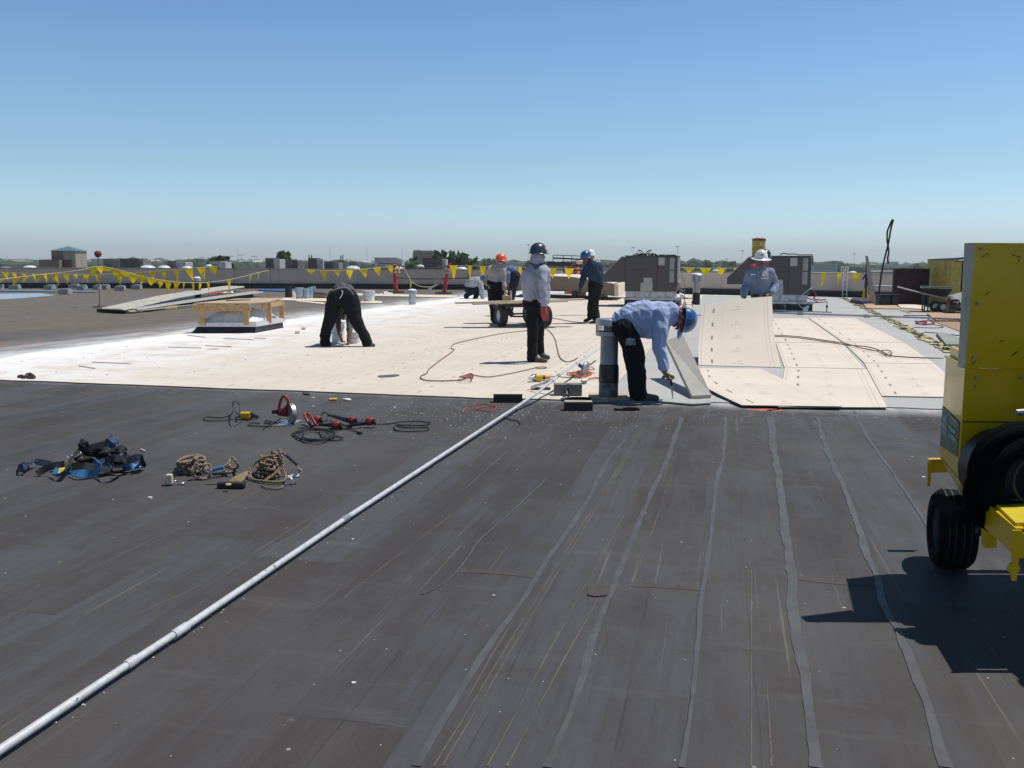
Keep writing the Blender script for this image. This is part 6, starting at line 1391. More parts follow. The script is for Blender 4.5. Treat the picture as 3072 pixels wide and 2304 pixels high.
m = MB(); m.tube([G(*Zt(470, 640), .07), G(*Zt(540, 640), .07), G(*Zt(560, 640), .06)], [.052, .05, .035], 12); m.obj('motor_housing', YELLOW, r, smooth=50)
m = MB(); m.tube([G(*Zt(555, 640), .06), G(*Zt(640, 635), .06)], .028, 10); m.obj('grip', BLK, r, smooth=50)
m = MB(); m.tube([G(*Zt(640, 635), .06), G(*Zt(745, 628), .06)], .032, 10); m.obj('handle', mat("orange yellow plastic", (.75, .38, .04), .5), r, smooth=50)
m = MB(); m.tube(spline([G(*Zt(745, 628), .06), G(*Zt(900, 622), .03), G(*Zt(1150, 640), .025), G(*Zt(1400, 645), .025)], 5), .006, 6); m.obj('power_cord', CORDM, r, smooth=60)
r = thing('cutoff_saw', 'grey cut off saw standing upright on its blade guard in the orange tangle', 'saw', tuple(G(*Zt(1470, 640), .02)))
Yt = G(*Zt(1450, 640)).y; m = MB(); c = V(*Zt(1480, 490), Yt); m.lathe([(0, -.02), (.105, -.018), (.112, 0), (.105, .018), (0, .02)], 24, Matrix.Translation(c) @ Matrix.Rotation(R(68), 4, 'Z') @ Matrix.Rotation(PI / 2, 4, 'X')); 
m = MB(); M_ = Matrix.Translation(c) @ Matrix.Rotation(R(14), 4, 'Y') @ Matrix.Rotation(R(66), 4, 'Z') @ Matrix.Rotation(PI / 2, 4, 'X'); m.lathe([(0, -.02), (.12, -.018), (.128, 0), (.12, .018), (0, .02)], 26, M_); m.obj('blade_guard', STEEL, r, smooth=40)
m = MB(); m.bar(V(*Zt(1350, 375), Yt - .02), V(*Zt(1440, 425), Yt - .02), .03, .05); m.obj('front_grip', mat("blue violet plastic", (.10, .10, .30), .5), r, bevel=.005)
m = MB(); m.box(V(*Zt(1430, 610), Yt), (.10, .09, .07), .3); m.obj('motor', STEEL, r, bevel=.012)
m = MB(); m.tube([V(*Zt(1390, 660), Yt - .05), V(*Zt(1210, 755), Yt - .18)], .020, 12); m.obj('rear_handle', SILV, r, smooth=50)
c = G(*Zt(1465, 770), .02); r = thing('small_can', 'small dark can lying beside the concrete blocks', 'can', tuple(c)); m = MB(); m.cyl(c + Vector((-.03, 0, .03)), c + Vector((.03, .02, .03)), .03); m.obj('can_body', STEEL, r, smooth=40); m = MB(); m.lathe([(.028, 0), (.032, .0), (.032, .006), (.028, .006)], 16, Matrix.Translation(c + Vector((-.035, 0, .03))) @ Matrix.Rotation(PI / 2, 4, 'Y')); m.obj('rim', SILV, r)

# ------------------------------------------------------------------ cart
r = thing('lumber_cart', 'low black cart on four fat tyres carrying long boards behind the masked worker', 'cart', tuple(G(1570, 975)))
TY = mat("dusty tyre rubber", (.045, .045, .05), .8, var=.35, vs=10, bump=.3)
def wheel(parent, c, rad, w, ax, rimm=WHITEP, tread=True, name='wheel', ty=TY, lugs=0):
    ax = Vector(ax).normalized(); q = Vector((0, 0, 1)).rotation_difference(ax).to_matrix().to_4x4(); M_ = Matrix.Translation(c) @ q; h = w / 2
    wv = bpy.data.objects.new(name, None); 
    m = MB(); m.lathe([(rad * .52, -h * .8), (rad * .62, -h), (rad * .86, -h * .98), (rad * .96, -h * .75), (rad, -h * .35), (rad, h * .35), (rad * .96, h * .75), (rad * .86, h * .98), (rad * .62, h), (rad * .52, h * .8)], 36, M_)
    t = m.obj(name, ty, parent, smooth=35)
    m = MB()
    for k in (-.55, -.2, .2, .55): m.lathe([(rad * 1.003, h * k - .004), (rad * 1.006, h * k), (rad * 1.003, h * k + .004)], 36, M_)
    m.obj('tread_rib', RUBBER, t)
    m = MB(); m.lathe([(0, h * .35), (rad * .14, h * .40), (rad * .16, h * .15), (rad * .42, h * .1), (rad * .50, h * .55), (rad * .54, h * .82), (rad * .54, -h * .82), (rad * .50, -h * .55), (rad * .42, -h * .1), (rad * .16, -h * .15), (rad * .14, -h * .40), (0, -h * .35)], 28, M_); m.obj('rim', rimm, t, smooth=35)
    return t
for x, y, Y, rr, w in ((1504, 949, 22.3, .258, .19), (1489, 941, 23.5, .25, .17), (1586, 945, 23.6, .25, .17), (1636, 947, 22.4, .25, .19)):
    c = V(x, y, Y); c.z = rr + .016; wheel(r, c, rr, w, (-.93, -.36, 0))
m = MB(); z = .50
p = [V(1500, 912, 22.2), V(1640, 907, 22.4), V(1640, 905, 23.4), V(1500, 908, 23.4)]
m.prism([Vector((q.x, q.y, .48)) for q in p], .10); m.obj('bed', DARKM, r)
for a, c in (((1530, 942), (1590, 940)), ((1530, 949), (1590, 950))): m = MB(); m.bar(V(*a, 22.8), V(*c, 22.8), .04, .04); m.obj('axle_bar', DARKM, r)
m = MB(); m.prism([V(1527, 925, 22.6), V(1533, 925, 22.6), V(1545, 945, 22.6), V(1528, 946, 22.6)], (0, .04, 0)); m.obj('gusset', DARKM, r)
m = MB(); m.tube([V(1533, 925, 22.3), V(1533, 872, 22.3)], .026, 10); m.obj('jack_post', GALV, r, smooth=40)
m = MB(); m.bar(V(1517, 868, 22.3), V(1553, 867, 22.3), .03, .03); m.obj('jack_handle', DARKM, r)
for k, (a, c, lb) in enumerate(((V(1366, 909, 22.0), V(1752, 897, 22.5), 'long thin cream board across the cart, the longer one'), (V(1418, 911, 21.9), V(1700, 902, 22.2), 'long thin cream board across the cart, the nearer shorter one'))):
    a.z = c.z = .60 + .0 * k; a.z = V(1366, 909 + 2 * k, 22).z; c.z = V(1752, 898 + 4 * k, 22.4).z; m = MB(); m.bar(a, c, .30, .035); solo('long_board', m, WOOD if False else mat("cream lath", (.60, .50, .36), .8), lb, 'board', 'boards on the cart')
m = MB(); m.box(V(1520, 894, 22.4), (.20, .25, .12)); solo('wood_block', m, WOOD, 'short brown timber block on the cart boards', 'block', bevel=.006)

# ------------------------------------------------------------------ things by the right end of the parapet
z5 = lambda x, y: (2500 + x / 4.424, 640 + y / 4.424)
def V5(x, y, Y): return V(*z5(x, y), Y)
r = thing('steel_railing', 'blue grey tube railing standing in front of the parapet on the right', 'railing', tuple(G(2730, 893)))
Yr = 39
for a, c in (((490, 775), (1510, 768)), ((545, 968), (1200, 975))): m = MB(); m.tube([V5(*a, Yr), V5(*c, Yr)], .035, 8); m.obj('rail', mat("blue grey tube", (.22, .27, .31), .45, .4), r, smooth=50)
for x in (500, 1550):
    m = MB(); p = V5(x, 1130, Yr); m.tube(([V5(1510, 768, Yr)] if x > 600 else []) + [V5(x, 800 if x > 600 else 775, Yr), Vector((p.x, Yr, 0))], .035, 8); m.obj('upright', STEEL, r, smooth=50)
RUST = mat("dark brown oiled panel", (.038, .018, .015), .7, c2=(.014, .009, .009), vs=1.4)
a, c = V5(818, 740, 35.5), V5(1250, 1150, 35.5); r = thing('upright_panel', 'square dark brown panel standing upright behind the wheelbarrow', 'panel', ((a.x + c.x) / 2, 35.5, 0))
m = MB(); m.box(((a.x + c.x) / 2, 35.6, a.z / 2), (c.x - a.x, .06, a.z)); m.obj('sheet', RUST, r)
m = MB(); m.box(((a.x + c.x) / 2, 35.55, a.z + .01), (c.x - a.x + .03, .1, .03)); m.obj('top_cap', DARKM, r)
for x in (a.x, c.x): m = MB(); m.box((x, 35.56, a.z / 2), (.05, .1, a.z)); m.obj('side_frame', DARKM, r)
for x0, x1, lb in ((590, 738, 'black bin, the left of two beneath the black hose'), (748, 838, 'black bin, the right of two against the brown panel')):
    a, c = V5(x0, 1072, 34.8), V5(x1, 1205, 34.8); m = MB(); w = c.x - a.x; cx = (a.x + c.x) / 2; r = thing('black_bin', lb, 'bin', (cx, 34.8, 0), 'black bins')
    m.prism([(cx - w * .45, 34.6, .0), (cx + w * .45, 34.6, .0), (cx + w * .45, 35.1, .0), (cx - w * .45, 35.1, 0)], a.z - .03); m.obj('bin_body', BLACKM, r, bevel=.02)
    m = MB(); m.box((cx, 34.85, a.z - .02), (w, .55, .035)); m.obj('rim', BLK, r, bevel=.005)
m = MB(); hp = [(598, 1100), (612, 1000), (630, 860), (650, 740), (690, 560), (730, 400), (765, 200), (793, 95), (775, 100), (740, 180), (718, 240), (714, 360), (728, 440), (735, 520), (722, 590), (728, 670)]
m.tube(spline([V5(x, y, 35) for x, y in hp], 5), .034, 8); solo('black_hose', m, RUBBER, 'tall looped black hose standing high above the parapet', 'hose', smooth=60)
m = MB(); a = [V5(430, 560, 33.2), V5(462, 575, 33.2), V5(575, 1200, 32.6), V5(482, 1150, 32.6)]; m.prism(a, (0, .05, 0)); solo('leaning_plank', m, mat("weathered plank", (.17, .145, .13), .9, vs=7), 'tall tapering weathered plank leaning near the black hose', 'plank')
r = thing('flag_stand', 'blue pole stand with a bundle of yellow pennants at its foot', 'stand', tuple(G(*z5(430, 1170))))
Yf = G(*z5(430, 1170)).y
m = MB(); m.tube([V5(428, 1170, Yf), V5(430, 990, Yf), V5(438, 800, Yf), V5(445, 600, Yf)], [.05, .06, .05, .03], 8); m.obj('pole', mat("dark blue pole", (.03, .05, .12), .6), r, smooth=50)
m = MB(); m.bar(V5(432, 805, Yf), V5(388, 880, Yf), .05, .05); m.bar(V5(432, 805, Yf), V5(456, 960, Yf), .04, .05); m.obj('arm', DARKM, r)
m = MB()
for k in range(8): x = 390 + 11 * k; m.prism([V5(x - 14, 1140 - 3 * (k % 3), Yf - .08 + .02 * k), V5(x + 14, 1150 - 4 * (k % 2), Yf - .08 + .02 * k), V5(425 + (k - 4) * 5, 985, Yf - .05)], (0, .01, 0))
m.obj('pennant_bundle', YFLAG, r)
m = MB(); P = [G(*z5(x, y), .03) for x, y in ((230, 1180), (250, 1160), (500, 1165), (560, 1200), (380, 1210))]; m.prism(P, .12); m.obj('base', mat("blue black base", (.03, .035, .07), .7), r)
# wheelbarrow
Yw = 30.2; r = thing('wheelbarrow', 'dark wheelbarrow with deep tray and pale wheels on the strand board', 'wheelbarrow', tuple(G(*z5(1330, 1300))))
m = MB(); a = [V5(1160, 975, Yw), V5(1600, 995, Yw)]; hh_ = .55
top = [V5(1158, 985, Yw), V5(1600, 1000, Yw), V5(1600, 985, Yw + .62), V5(1158, 968, Yw + .62)]; bot = [V5(1235, 1100, Yw + .12), V5(1500, 1105, Yw + .12), V5(1500, 1098, Yw + .5), V5(1235, 1092, Yw + .5)]
m.add(top + bot, [(4, 5, 6, 7), (0, 1, 5, 4), (1, 2, 6, 5), (2, 3, 7, 6), (3, 0, 4, 7)]); ob = m.obj('tray', mat("dark tray enamel", (.02, .024, .035), .4, .2), r); sm_ = ob.modifiers.new('s', 'SOLIDIFY'); sm_.thickness = .015
m = MB(); m.tube(top + [top[0]], .016, 6); m.obj('tray_rim', STEEL, r, smooth=60)
for dy in (.05, .55): m = MB(); m.tube([V5(850, 975, Yw + dy), V5(1000, 1015, Yw + dy), V5(1200, 1065, Yw + dy), V5(1500, 1130, Yw + dy * .6 + .1)], .022, 8); m.obj('handle', mat("pale handle tube", (.42, .42, .45), .5, .3), r, smooth=60)
for x, dy in ((1188, .1), (1262, .1), (1215, .5)): m = MB(); p = V5(x, 1150, Yw + dy); m.bar(V5(x, 1070, Yw + dy), (p.x, p.y, .03), .035, .035); m.obj('leg', DARKM, r)
m = MB(); p0_, p1_ = V5(1188, 1270, Yw + .1), V5(1262, 1270, Yw + .1); m.bar((p0_.x, p0_.y, .05), (p1_.x, p1_.y, .05), .03, .03); m.bar((p1_.x, p1_.y, .05), V5(1460, 1230, Yw + .1), .03, .03); m.obj('leg_brace', DARKM, r)
for x, dy in ((1352, .45), (1458, .0)): c = V5(x, 1235, Yw + dy); c.z = .185; wheel(r, c, .18, .10, (-.25, -1, 0))
# red engine unit
c = G(*z5(1590, 1335)); r = thing('compressor', 'small red engine powered compressor on the strand board beside the wheelbarrow', 'compressor', tuple(c)); s = c.y / F / 4.424; q = lambda x, y, dy=0: V(*z5(x, y), c.y + dy)
REDM = mat("red enamel", (.34, .015, .02), .35, coat=.4)
m = MB(); m.tube([q(1505, 1285, .2), q(1600, 1295, .2)], 48 * s, 20); m.obj('tank', mat("tan tank", (.28, .24, .14), .5), r, smooth=40)
m = MB(); m.blob(q(1600, 1220, .2), (82 * s, .24, 62 * s), 5, .12, 3, 2); m.obj('engine_cover', REDM, r, smooth=50)
m = MB(); m.lathe([(0, 0), (.12, 0), (.13, .04), (.1, .07), (0, .08)], 20, Matrix.Translation(q(1600, 1225, -.02)) @ Matrix.Rotation(PI / 2, 4, 'X')); m.obj('recoil_starter', BLK, r, smooth=40)
m = MB(); m.tube(spline([q(1520, 1180), q(1540, 1145), q(1620, 1140), q(1665, 1160), q(1680, 1240)], 4), .02, 6); m.obj('roll_bar', BLK, r, smooth=60)
m = MB(); m.box(q(1590, 1155, .1), (90 * s, .2, 30 * s)); m.obj('fuel_tank', BLK, r, bevel=.02)
m = MB(); m.box((c.x + .12, c.y + .2, .03), (.6, .5, .05)); m.obj('skid', BLK, r)
m = MB(); m.tube(spline([G(*z5(x, y), .05) for x, y in ((1680, 1275), (1720, 1290), (1790, 1300), (1760, 1320), (1700, 1300))], 4), .03, 6); solo('air_hose', m, RUBBER, 'coiled black air hose right of the red compressor', 'hose', smooth=60)
# yellow open container
Yy = 34; A_, B_ = V5(1592, 640, Yy), V5(1850, 605, Yy); r = thing('open_container', 'dull yellow open fronted container partly hidden by the yellow machine', 'container', (B_.x, Yy, 0)); YOL = mat("dull yellow panel", (.42, .33, .06), .6, dirt=(.15, .1, .05), ds=3)
xr = A_.x + 2.0; zt = A_.z + .05
m = MB(); m.prism([(A_.x, Yy, 0), (A_.x + .30, Yy - .05, 0), (A_.x + .30, Yy, 0), (A_.x, Yy + .05, 0)], zt - .05); m.obj('front_jamb', YOL, r)
m = MB(); m.box((A_.x - .02, Yy + 1.0, zt / 2), (.05, 2, zt)); m.obj('side_panel', YOL, r)
m = MB(); m.box((xr + .02, Yy + 1.0, zt / 2), (.05, 2, zt)); m.obj('inner_panel', RUST, r)
m = MB(); m.box(((A_.x + xr) / 2, Yy + 2.0, zt / 2), (xr - A_.x, .05, zt)); m.obj('back_panel', RUST, r)
m = MB(); m.prism([(A_.x - .03, Yy - .05, zt), (A_.x + .35, Yy - .1, zt + .07), (xr, Yy - .1, zt + .09), (xr, Yy + 2.05, zt + .09), (A_.x - .03, Yy + 2.05, zt)], .04); m.obj('roof_panel', DARKM, r)
for k in range(3): m = MB(); m.bar((A_.x + .5 + .4 * k, Yy + 1.7, .02), (A_.x + .4 + .5 * k, Yy + 1.9, 1.3), .12, .05); solo('stored_timber', m, WOOD, 'reddish timber standing inside the open container, ' + ['left one', 'middle one', 'right one'][k], 'timber')
for k in range(5):
    a, c = G(*z5(1600 + 20 * k, 1120 + 18 * k), .10 + .07 * (4 - k)), G(*z5(1900, 1060 + 30 * k), .16 + .07 * (4 - k)); a = V5(1590 + 25 * k, 1110 + 20 * k, 32.5 - .35 * k); c = V5(1830 + 10 * k, 1045 + 28 * k, 32.8 - .3 * k)
    m = MB(); m.bar(a, c, .5, .06); solo('slate_board', m, mat("grey green board", (.30, .32, .31), .85) if k == 0 else bpy.data.materials["grey green board"], 'grey board in the slanting pile before the container, ' + ['topmost and farthest', 'second from the top', 'third from the top', 'fourth from the top', 'lowest and nearest'][k], 'board', 'slanting pile of grey boards')
m = MB(); m.box(V5(1760, 1190, 31.9) - Vector((0, 0, .12)), (1.6, 1.0, .3)); solo('pallet', m, DARKM, 'dark pallet under the slanting grey boards', 'pallet')

# ------------------------------------------------------------------ tools and cords on the dark roof (left foreground)
zt_ = lambda x, y: (600 + x / 3.16, 1150 + y / 3.16)
def T(x, y, z=0.0): return G(*zt_(x, y), z)
def TV(x, y, yb, dy=0): return V(*zt_(x, y), T(x, yb).y + dy)
r = thing('die_grinder', 'small yellow and silver grinder with looped cord, leftmost of the tools', 'grinder', tuple(T(440, 320)))
m = MB(); m.tube([T(352, 312, .03), T(380, 308, .035), T(400, 305, .04)], [.010, .024, .034], 12); m.obj('nose', SILV, r, smooth=50)
m = MB(); m.tube([T(398, 305, .042), T(480, 305, .045)], .038, 14); m.obj('housing', YELLOW, r, smooth=50)
m = MB(); m.tube([T(478, 305, .045), T(510, 305, .04), T(548, 318, .012)], [.036, .022, .012], 10); m.obj('switch_handle', BLK, r, smooth=50)
m = MB(); m.tube(spline([T(505, 300, .05), T(430, 290, .08), T(350, 290, .12), TV(310, 215, 310), TV(322, 175, 310), TV(355, 180, 310), TV(376, 225, 310), T(370, 300, .07), T(345, 330, .01), T(270, 345, .01), T(180, 355, .01), T(60, 352, .01), T(35, 330, .01), T(70, 318, .01), T(180, 325, .01), T(240, 318, .02), T(300, 290, .06), TV(318, 235, 300)], 6), .0055, 6); m.obj('power_cord', CORDM, r, smooth=60)
r = thing('circular_saw', 'red circular saw with silver blade guard standing on its base plate', 'saw', tuple(T(840, 385)))
Ys = T(850, 385).y; q = lambda x, y, dy=0: V(*zt_(x, y), Ys + dy)
m = MB(); m.prism([T(675, 408, .004), T(860, 400, .004), T(975, 352, .004), T(790, 350, .004)], .006); m.obj('base_plate', SILV, r)
m = MB(); c = q(868, 285, -.0); M_ = Matrix.Translation(c) @ Matrix.Rotation(R(-58), 4, 'Z') @ Matrix.Rotation(PI / 2, 4, 'X'); m.lathe([(0, -.018), (.075, -.018), (.095, -.018), (.098, 0), (.095, .022), (0, .022)], 26, M_); m.obj('blade_guard', GALV, r, smooth=35)
m = MB(); m.lathe([(0, .024), (.082, .024), (.083, .027), (0, .027)], 28, M_ @ Matrix.Translation((.01, -.02, 0))); m.obj('blade', SILV, r, smooth=30)
m = MB(); m.tube([q(840, 275, .02), q(790, 270, .06), q(745, 270, .10)], [.042, .045, .036], 14); m.obj('motor', mat("wine red casting", (.20, .03, .035), .5), r, smooth=50)
m = MB(); m.tube(spline([q(750, 275, .03), q(752, 210, .03), q(770, 150, .02), q(795, 122, .01), q(820, 135, .0), q(838, 185, .0), q(815, 225, .01), q(780, 260, .02)], 5), .014, 10); m.obj('handle', RED, r, smooth=60)
m = MB(); m.box(q(705, 268, .05), (.05, .06, .035), .2); m.obj('nose_block', BLK, r, bevel=.006)
m = MB(); m.tube(spline([T(760, 330, .05), T(720, 380, .02), T(640, 352, .01), T(615, 368, .01), T(700, 385, .01), T(830, 345, .01)], 5), .0055, 6); m.tube(spline([T(740, 350, .03), T(650, 400, .01), T(608, 425, .01), T(604, 438, .01)], 5), .0055, 6); m.tube(spline([T(680, 408, .02), T(560, 405, .01), T(470, 400, .01), T(462, 385, .01), T(500, 375, .012), T(565, 378, .012)], 5), .0055, 6); m.obj('power_cord', CORDM, r, smooth=60)
def grinder(label, body, head, hr, handle, trig=None, disc=None):
    r = thing('angle_grinder', label, 'grinder', tuple(T(*head[:2])), 'red and black angle grinders')
    m = MB(); P = [T(*p[:3]) for p in body]; m.tube(P, [p[3] for p in body], 12); m.obj('grip', BLK, r, smooth=50)
    m = MB(); c = T(*head); m.blob(c, (hr * 1.15, hr * .9, hr), 3, .12, 3, 2); m.obj('motor_housing', RED, r, smooth=50)
    m = MB(); m.lathe([(0, -.012), (hr * .7, -.012), (hr * .8, 0), (hr * .7, .012), (0, .012)], 16, Matrix.Translation(c + Vector((hr * 1.2, -.01, -.004))) @ Matrix.Rotation(R(70), 4, 'Y')); m.obj('collar', BLK, r, smooth=40)
    if handle: m = MB(); m.tube(spline([T(*p) for p in handle], 5), .013, 8); m.obj('handle', RED, r, smooth=60)
    return r
grinder('red power tool with a closed loop handle, nearest the circular saw', [(1010, 290, .10, .018), (1030, 370, .04, .016), (1060, 410, .02, .016)], (1105, 345, .055), .038, [(990, 300, .12), (1020, 285, .13), (1060, 330, .10), (1095, 390, .05), (1060, 402, .03), (1020, 360, .07), (990, 300, .12)])
grinder('black and red angle grinder lying farthest back of the group', [(1215, 300, .05, .009), (1290, 318, .05, .016), (1400, 350, .05, .024)], (1438, 350, .05), .036, None)
grinder('black and red angle grinder lying nearest the coiled cord', [(1130, 392, .03, .012), (1200, 395, .035, .016), (1250, 395, .04, .026)], (1288, 395, .045), .038, None)
grinder('black and red angle grinder at the right end of the group', [(1400, 405, .02, .012), (1480, 390, .04, .016), (1560, 370, .05, .028)], (1605, 360, .06), .040, None)
rnd = random.Random(12); m = MB()
for k in range(6):
    L = []
    for q_ in range(8):
        t = q_ * .82 + k * .9; L.append(T(1100 + (210 - 14 * k) * math.cos(t) + rnd.uniform(-25, 25), 485 + 52 * math.sin(t) + rnd.uniform(-12, 12), .008 + .012 * rnd.random() + .004 * k))
    m.tube(spline(L, 6), .0055, 6)
m.tube(spline([T(x, y, .01) for x, y in ((1130, 460), (1160, 510), (1240, 540), (1330, 535), (1350, 515), (1280, 505), (1180, 515))], 6), .0055, 6)
m.tube(spline([T(x, y, .01) for x, y in ((1150, 440), (1300, 425), (1450, 445), (1510, 468))], 6), .0055, 6); m.tube([T(1495, 466, .012), T(1530, 474, .012)], .014, 8)
solo('coiled_cord', m, CORDM, 'coil of thin black cord with a plug in front of the grinders', 'cord', smooth=60)
cord([(1310, 360, .05), (1360, 400, .02), (1440, 420), (1400, 420), (1300, 440), (1200, 430)], .0055, CORDM, 'short black cord crossing from the grinders to the coil', .004, 600, 1150, 3.16)
cord([(1150, 300, .06), (1180, 272, .10), (1215, 300, .05), (1200, 350, .02), (1160, 355, .02), (1150, 320, .06)], .006, CORDM, 'upright black cord loop between the grinders', .004, 600, 1150, 3.16)
cord([(1640, 370, .03), (1700, 385), (1820, 380), (1900, 365), (2050, 358), (2150, 368), (2185, 378), (2120, 398), (1940, 395), (1860, 395), (1840, 420), (1870, 448), (1980, 455), (2120, 450), (2170, 435), (2140, 418), (1960, 420), (1870, 400)], .006, CORDM, 'black cord trailing right in two flat loops toward the conduit', .004, 600, 1150, 3.16)
cord([(220, 45), (240, 25), (280, 15), (340, 22), (320, 40), (270, 30), (350, 18)], .005, CORDO, 'thin orange cord scrap by the black sleeper block', .004, 1200, 1200, 1.18)
cord([(365, 60), (395, 70), (418, 75), (425, 85)], .006, CORDM, 'thin dark twig like scrap right of the conduit', .004, 1200, 1200, 1.18)

# coiled ropes
ROPE = stripe_material("laid hemp rope", (.40, .30, .22), (.15, .10, .07), 42)
zr_ = lambda x, y: (450 + x / 4.424, 1320 + y / 4.424)
def RP(x, y, z=0.0): return G(*zr_(x, y), z)
def coil(m, cx, cy, ax, ay, n, zmax, seed, rad=.0088, sweep=5):
    rnd = random.Random(seed); c = RP(cx, cy); sx = (RP(cx + ax, cy) - c).length; sy = ay
    for k in range(n):
        L = []; ph = rnd.uniform(0, 6); a = rnd.uniform(.35, .85); b = rnd.uniform(.5, .95); f_ = 1 - .45 * k / n; ox_, oy_ = rnd.uniform(-.32, .32) * sx * f_, rnd.uniform(-.3, .3) * sy * f_; h = zmax * k / n; ti = rnd.uniform(0, 6); am = rnd.uniform(.3, 1) * zmax * .28; rt = rnd.uniform(-.5, .5)
        for q_ in range(14):
            t = ph + q_ * .55; x_, y_ = sx * a * f_ * math.cos(t) * (1 + .04 * q_ / 14), sy * b * math.sin(t); L.append(c + Vector((ox_ + x_ * math.cos(rt) - y_ * math.sin(rt), oy_ + x_ * math.sin(rt) * .5 + y_ * math.cos(rt), rad + max(0, h + am * (1 + math.sin(t + ti)) * .5))))
        m.tube(spline(L, 7), rad, 8)
m = MB(); coil(m, 500, 430, 230, .14, 9, .10, 3); coil(m, 660, 440, 140, .12, 4, .12, 8)
m.tube(spline([RP(x, y, z) for x, y, z in ((800, 420, .05), (880, 380, .07), (980, 350, .08), (1040, 300, .10), (1080, 230, .12), (1130, 270, .12), (1170, 350, .07), (1120, 380, .03), (1050, 370, .03), (1060, 330, .06))], 7), .0088, 8)
m.tube(spline([RP(x, y, z) for x, y, z in ((860, 450, .01), (980, 440, .01), (1090, 420, .01), (1150, 400, .02), (1080, 370, .03), (930, 350, .03))], 7), .0088, 8)
m.tube(spline([RP(x, y, z) for x, y, z in ((560, 430, .06), (600, 370, .09), (700, 330, .11), (790, 330, .1), (800, 430, .05), (770, 500, .012), (680, 515, .012), (590, 480, .02), (560, 430, .06))], 7), .0092, 8)
r = thing('rope_coil', 'left heap of thick brown laid rope with a blue wrap and a snap hook', 'rope', tuple(RP(560, 450)), 'heaps of lifeline rope'); m.obj('rope', ROPE, r, smooth=60)
m = MB(); m.tube([RP(830, 400, .10), RP(980, 360, .12)], .013, 10); m.obj('blue_wrap', stripe_material("blue whipping", (.10, .32, .62), (.05, .15, .35), 60), r, smooth=60)
m = MB(); m.tube([RP(820, 440, .03), RP(960, 430, .03)], .016, 10); m.obj('dark_wrap', stripe_material("grey whipping", (.20, .25, .28), (.04, .05, .06), 60), r, smooth=60)
m = MB(); m.tube([RP(975, 430, .03), RP(1045, 420, .035)], .008, 8); m.obj('eye_end', mat("pinkish thimble", (.6, .4, .36), .5), r)
m = MB(); c = RP(250, 540, .0); m.box(RP(258, 520, .045), (.042, .04, .07), .1); m.obj('buckle_sleeve', mat("cream plastic sleeve", (.62, .52, .40), .5), r, bevel=.006)
m = MB(); m.box(RP(245, 555, .022), (.046, .045, .04), .1); m.obj('buckle_body', GALV, r, bevel=.006)
m = MB(); m.tube(spline([RP(290, 550, .02), RP(350, 545, .016), RP(440, 560, .012), RP(458, 570, .012), RP(400, 578, .012), RP(300, 572, .012)], 5), .006, 8); m.obj('snap_hook', SILV, r, smooth=60)
m = MB(); coil(m, 1580, 470, 200, .16, 11, .11, 21); coil(m, 1640, 450, 170, .12, 5, .13, 31)
def RV(x, y, yb): return V(*zr_(x, y), RP(x, yb).y)
m.tube(spline([RV(1500, 560, 570), RV(1700, 400, 520), RV(1720, 250, 500), RV(1640, 160, 490), RV(1620, 170, 485), RV(1660, 280, 480), RV(1760, 420, 500)], 7), .0095, 8)
m.tube(spline([RV(1760, 420, 520), RV(1765, 300, 510), RV(1740, 190, 505), RV(1715, 135, 500), RV(1745, 150, 495), RV(1800, 200, 490)], 7), .0095, 8)
m.tube(spline([RV(1640, 205, 500), RV(1500, 240, 500), RV(1380, 320, 505), RV(1330, 430, 520), RV(1360, 520, 545), RV(1500, 545, 580), RV(1700, 560, 590), RV(1800, 520, 575), RV(1790, 430, 540)], 7), .0095, 8)
m.tube(spline([RP(x, y, z) for x, y, z in ((1310, 480, .04), (1260, 500, .03), (1220, 540, .02), (1190, 560, .015))], 7), .011, 8); m.tube(spline([RP(x, y, z) for x, y, z in ((1480, 600, .012), (1580, 640, .010), (1700, 645, .010), (1770, 610, .012))], 7), .006, 8)
r = thing('rope_coil', 'right and taller heap of thick brown laid rope with a dark clasp and steel ring', 'rope', tuple(RP(1600, 500)), 'heaps of lifeline rope'); m.obj('rope', ROPE, r, smooth=60)
m = MB(); m.tube([RV(1790, 180, 480), RV(1900, 280, 480), RV(1960, 330, 480)], .012, 10); m.obj('dark_wrap', stripe_material("slate whipping", (.10, .13, .18), (.03, .04, .05), 60), r, smooth=60)
m = MB(); m.tube([RP(1830, 500, .05), RP(1980, 470, .06)], .016, 4); m.obj('white_sleeve', mat("pale plastic sleeve", (.62, .70, .74), .4), r)
m = MB(); m.tube([RP(1950, 370, .12), RP(2000, 400, .09), RP(1990, 440, .07)], .011, 8); m.obj('frayed_end', mat("pinkish rope end", (.45, .33, .28), .9), r, smooth=60)
m = MB(); m.box(RP(1080, 600, .022), (.19, .05, .04), -.05); m.obj('clasp', mat("dark clasp", (.035, .025, .03), .45, .4), r, bevel=.01)
m = MB(); m.box(RP(1040, 590, .046), (.03, .03, .008)); m.obj('clasp_badge', mat("pale yellow badge", (.7, .6, .25), .5), r)
m = MB(); m.tube(spline([RP(1180, 600, .02), RP(1190, 560, .03), RP(1210, 575, .03), RP(1200, 610, .02), RP(1180, 600, .02)], 4), .005, 6); m.obj('shackle', SILV, r, smooth=60)
m = MB(); cR = RV(1850, 560, 610); L = [cR + Vector((.030 * math.cos(t), 0, .030 * math.sin(t) + .0)) for t in [2 * PI * k / 20 for k in range(21)]]; m.tube(L, .005, 6); m.obj('steel_ring', SILV, r, smooth=60)
m = MB(); m.prism([RP(1050, 560, .01), RP(1200, 560, .02), RP(1330, 430, .04), RP(1280, 420, .05), RP(1100, 500, .03)], .005); m.obj('webbing', mat("tan webbing", (.22, .17, .07), .8), r)

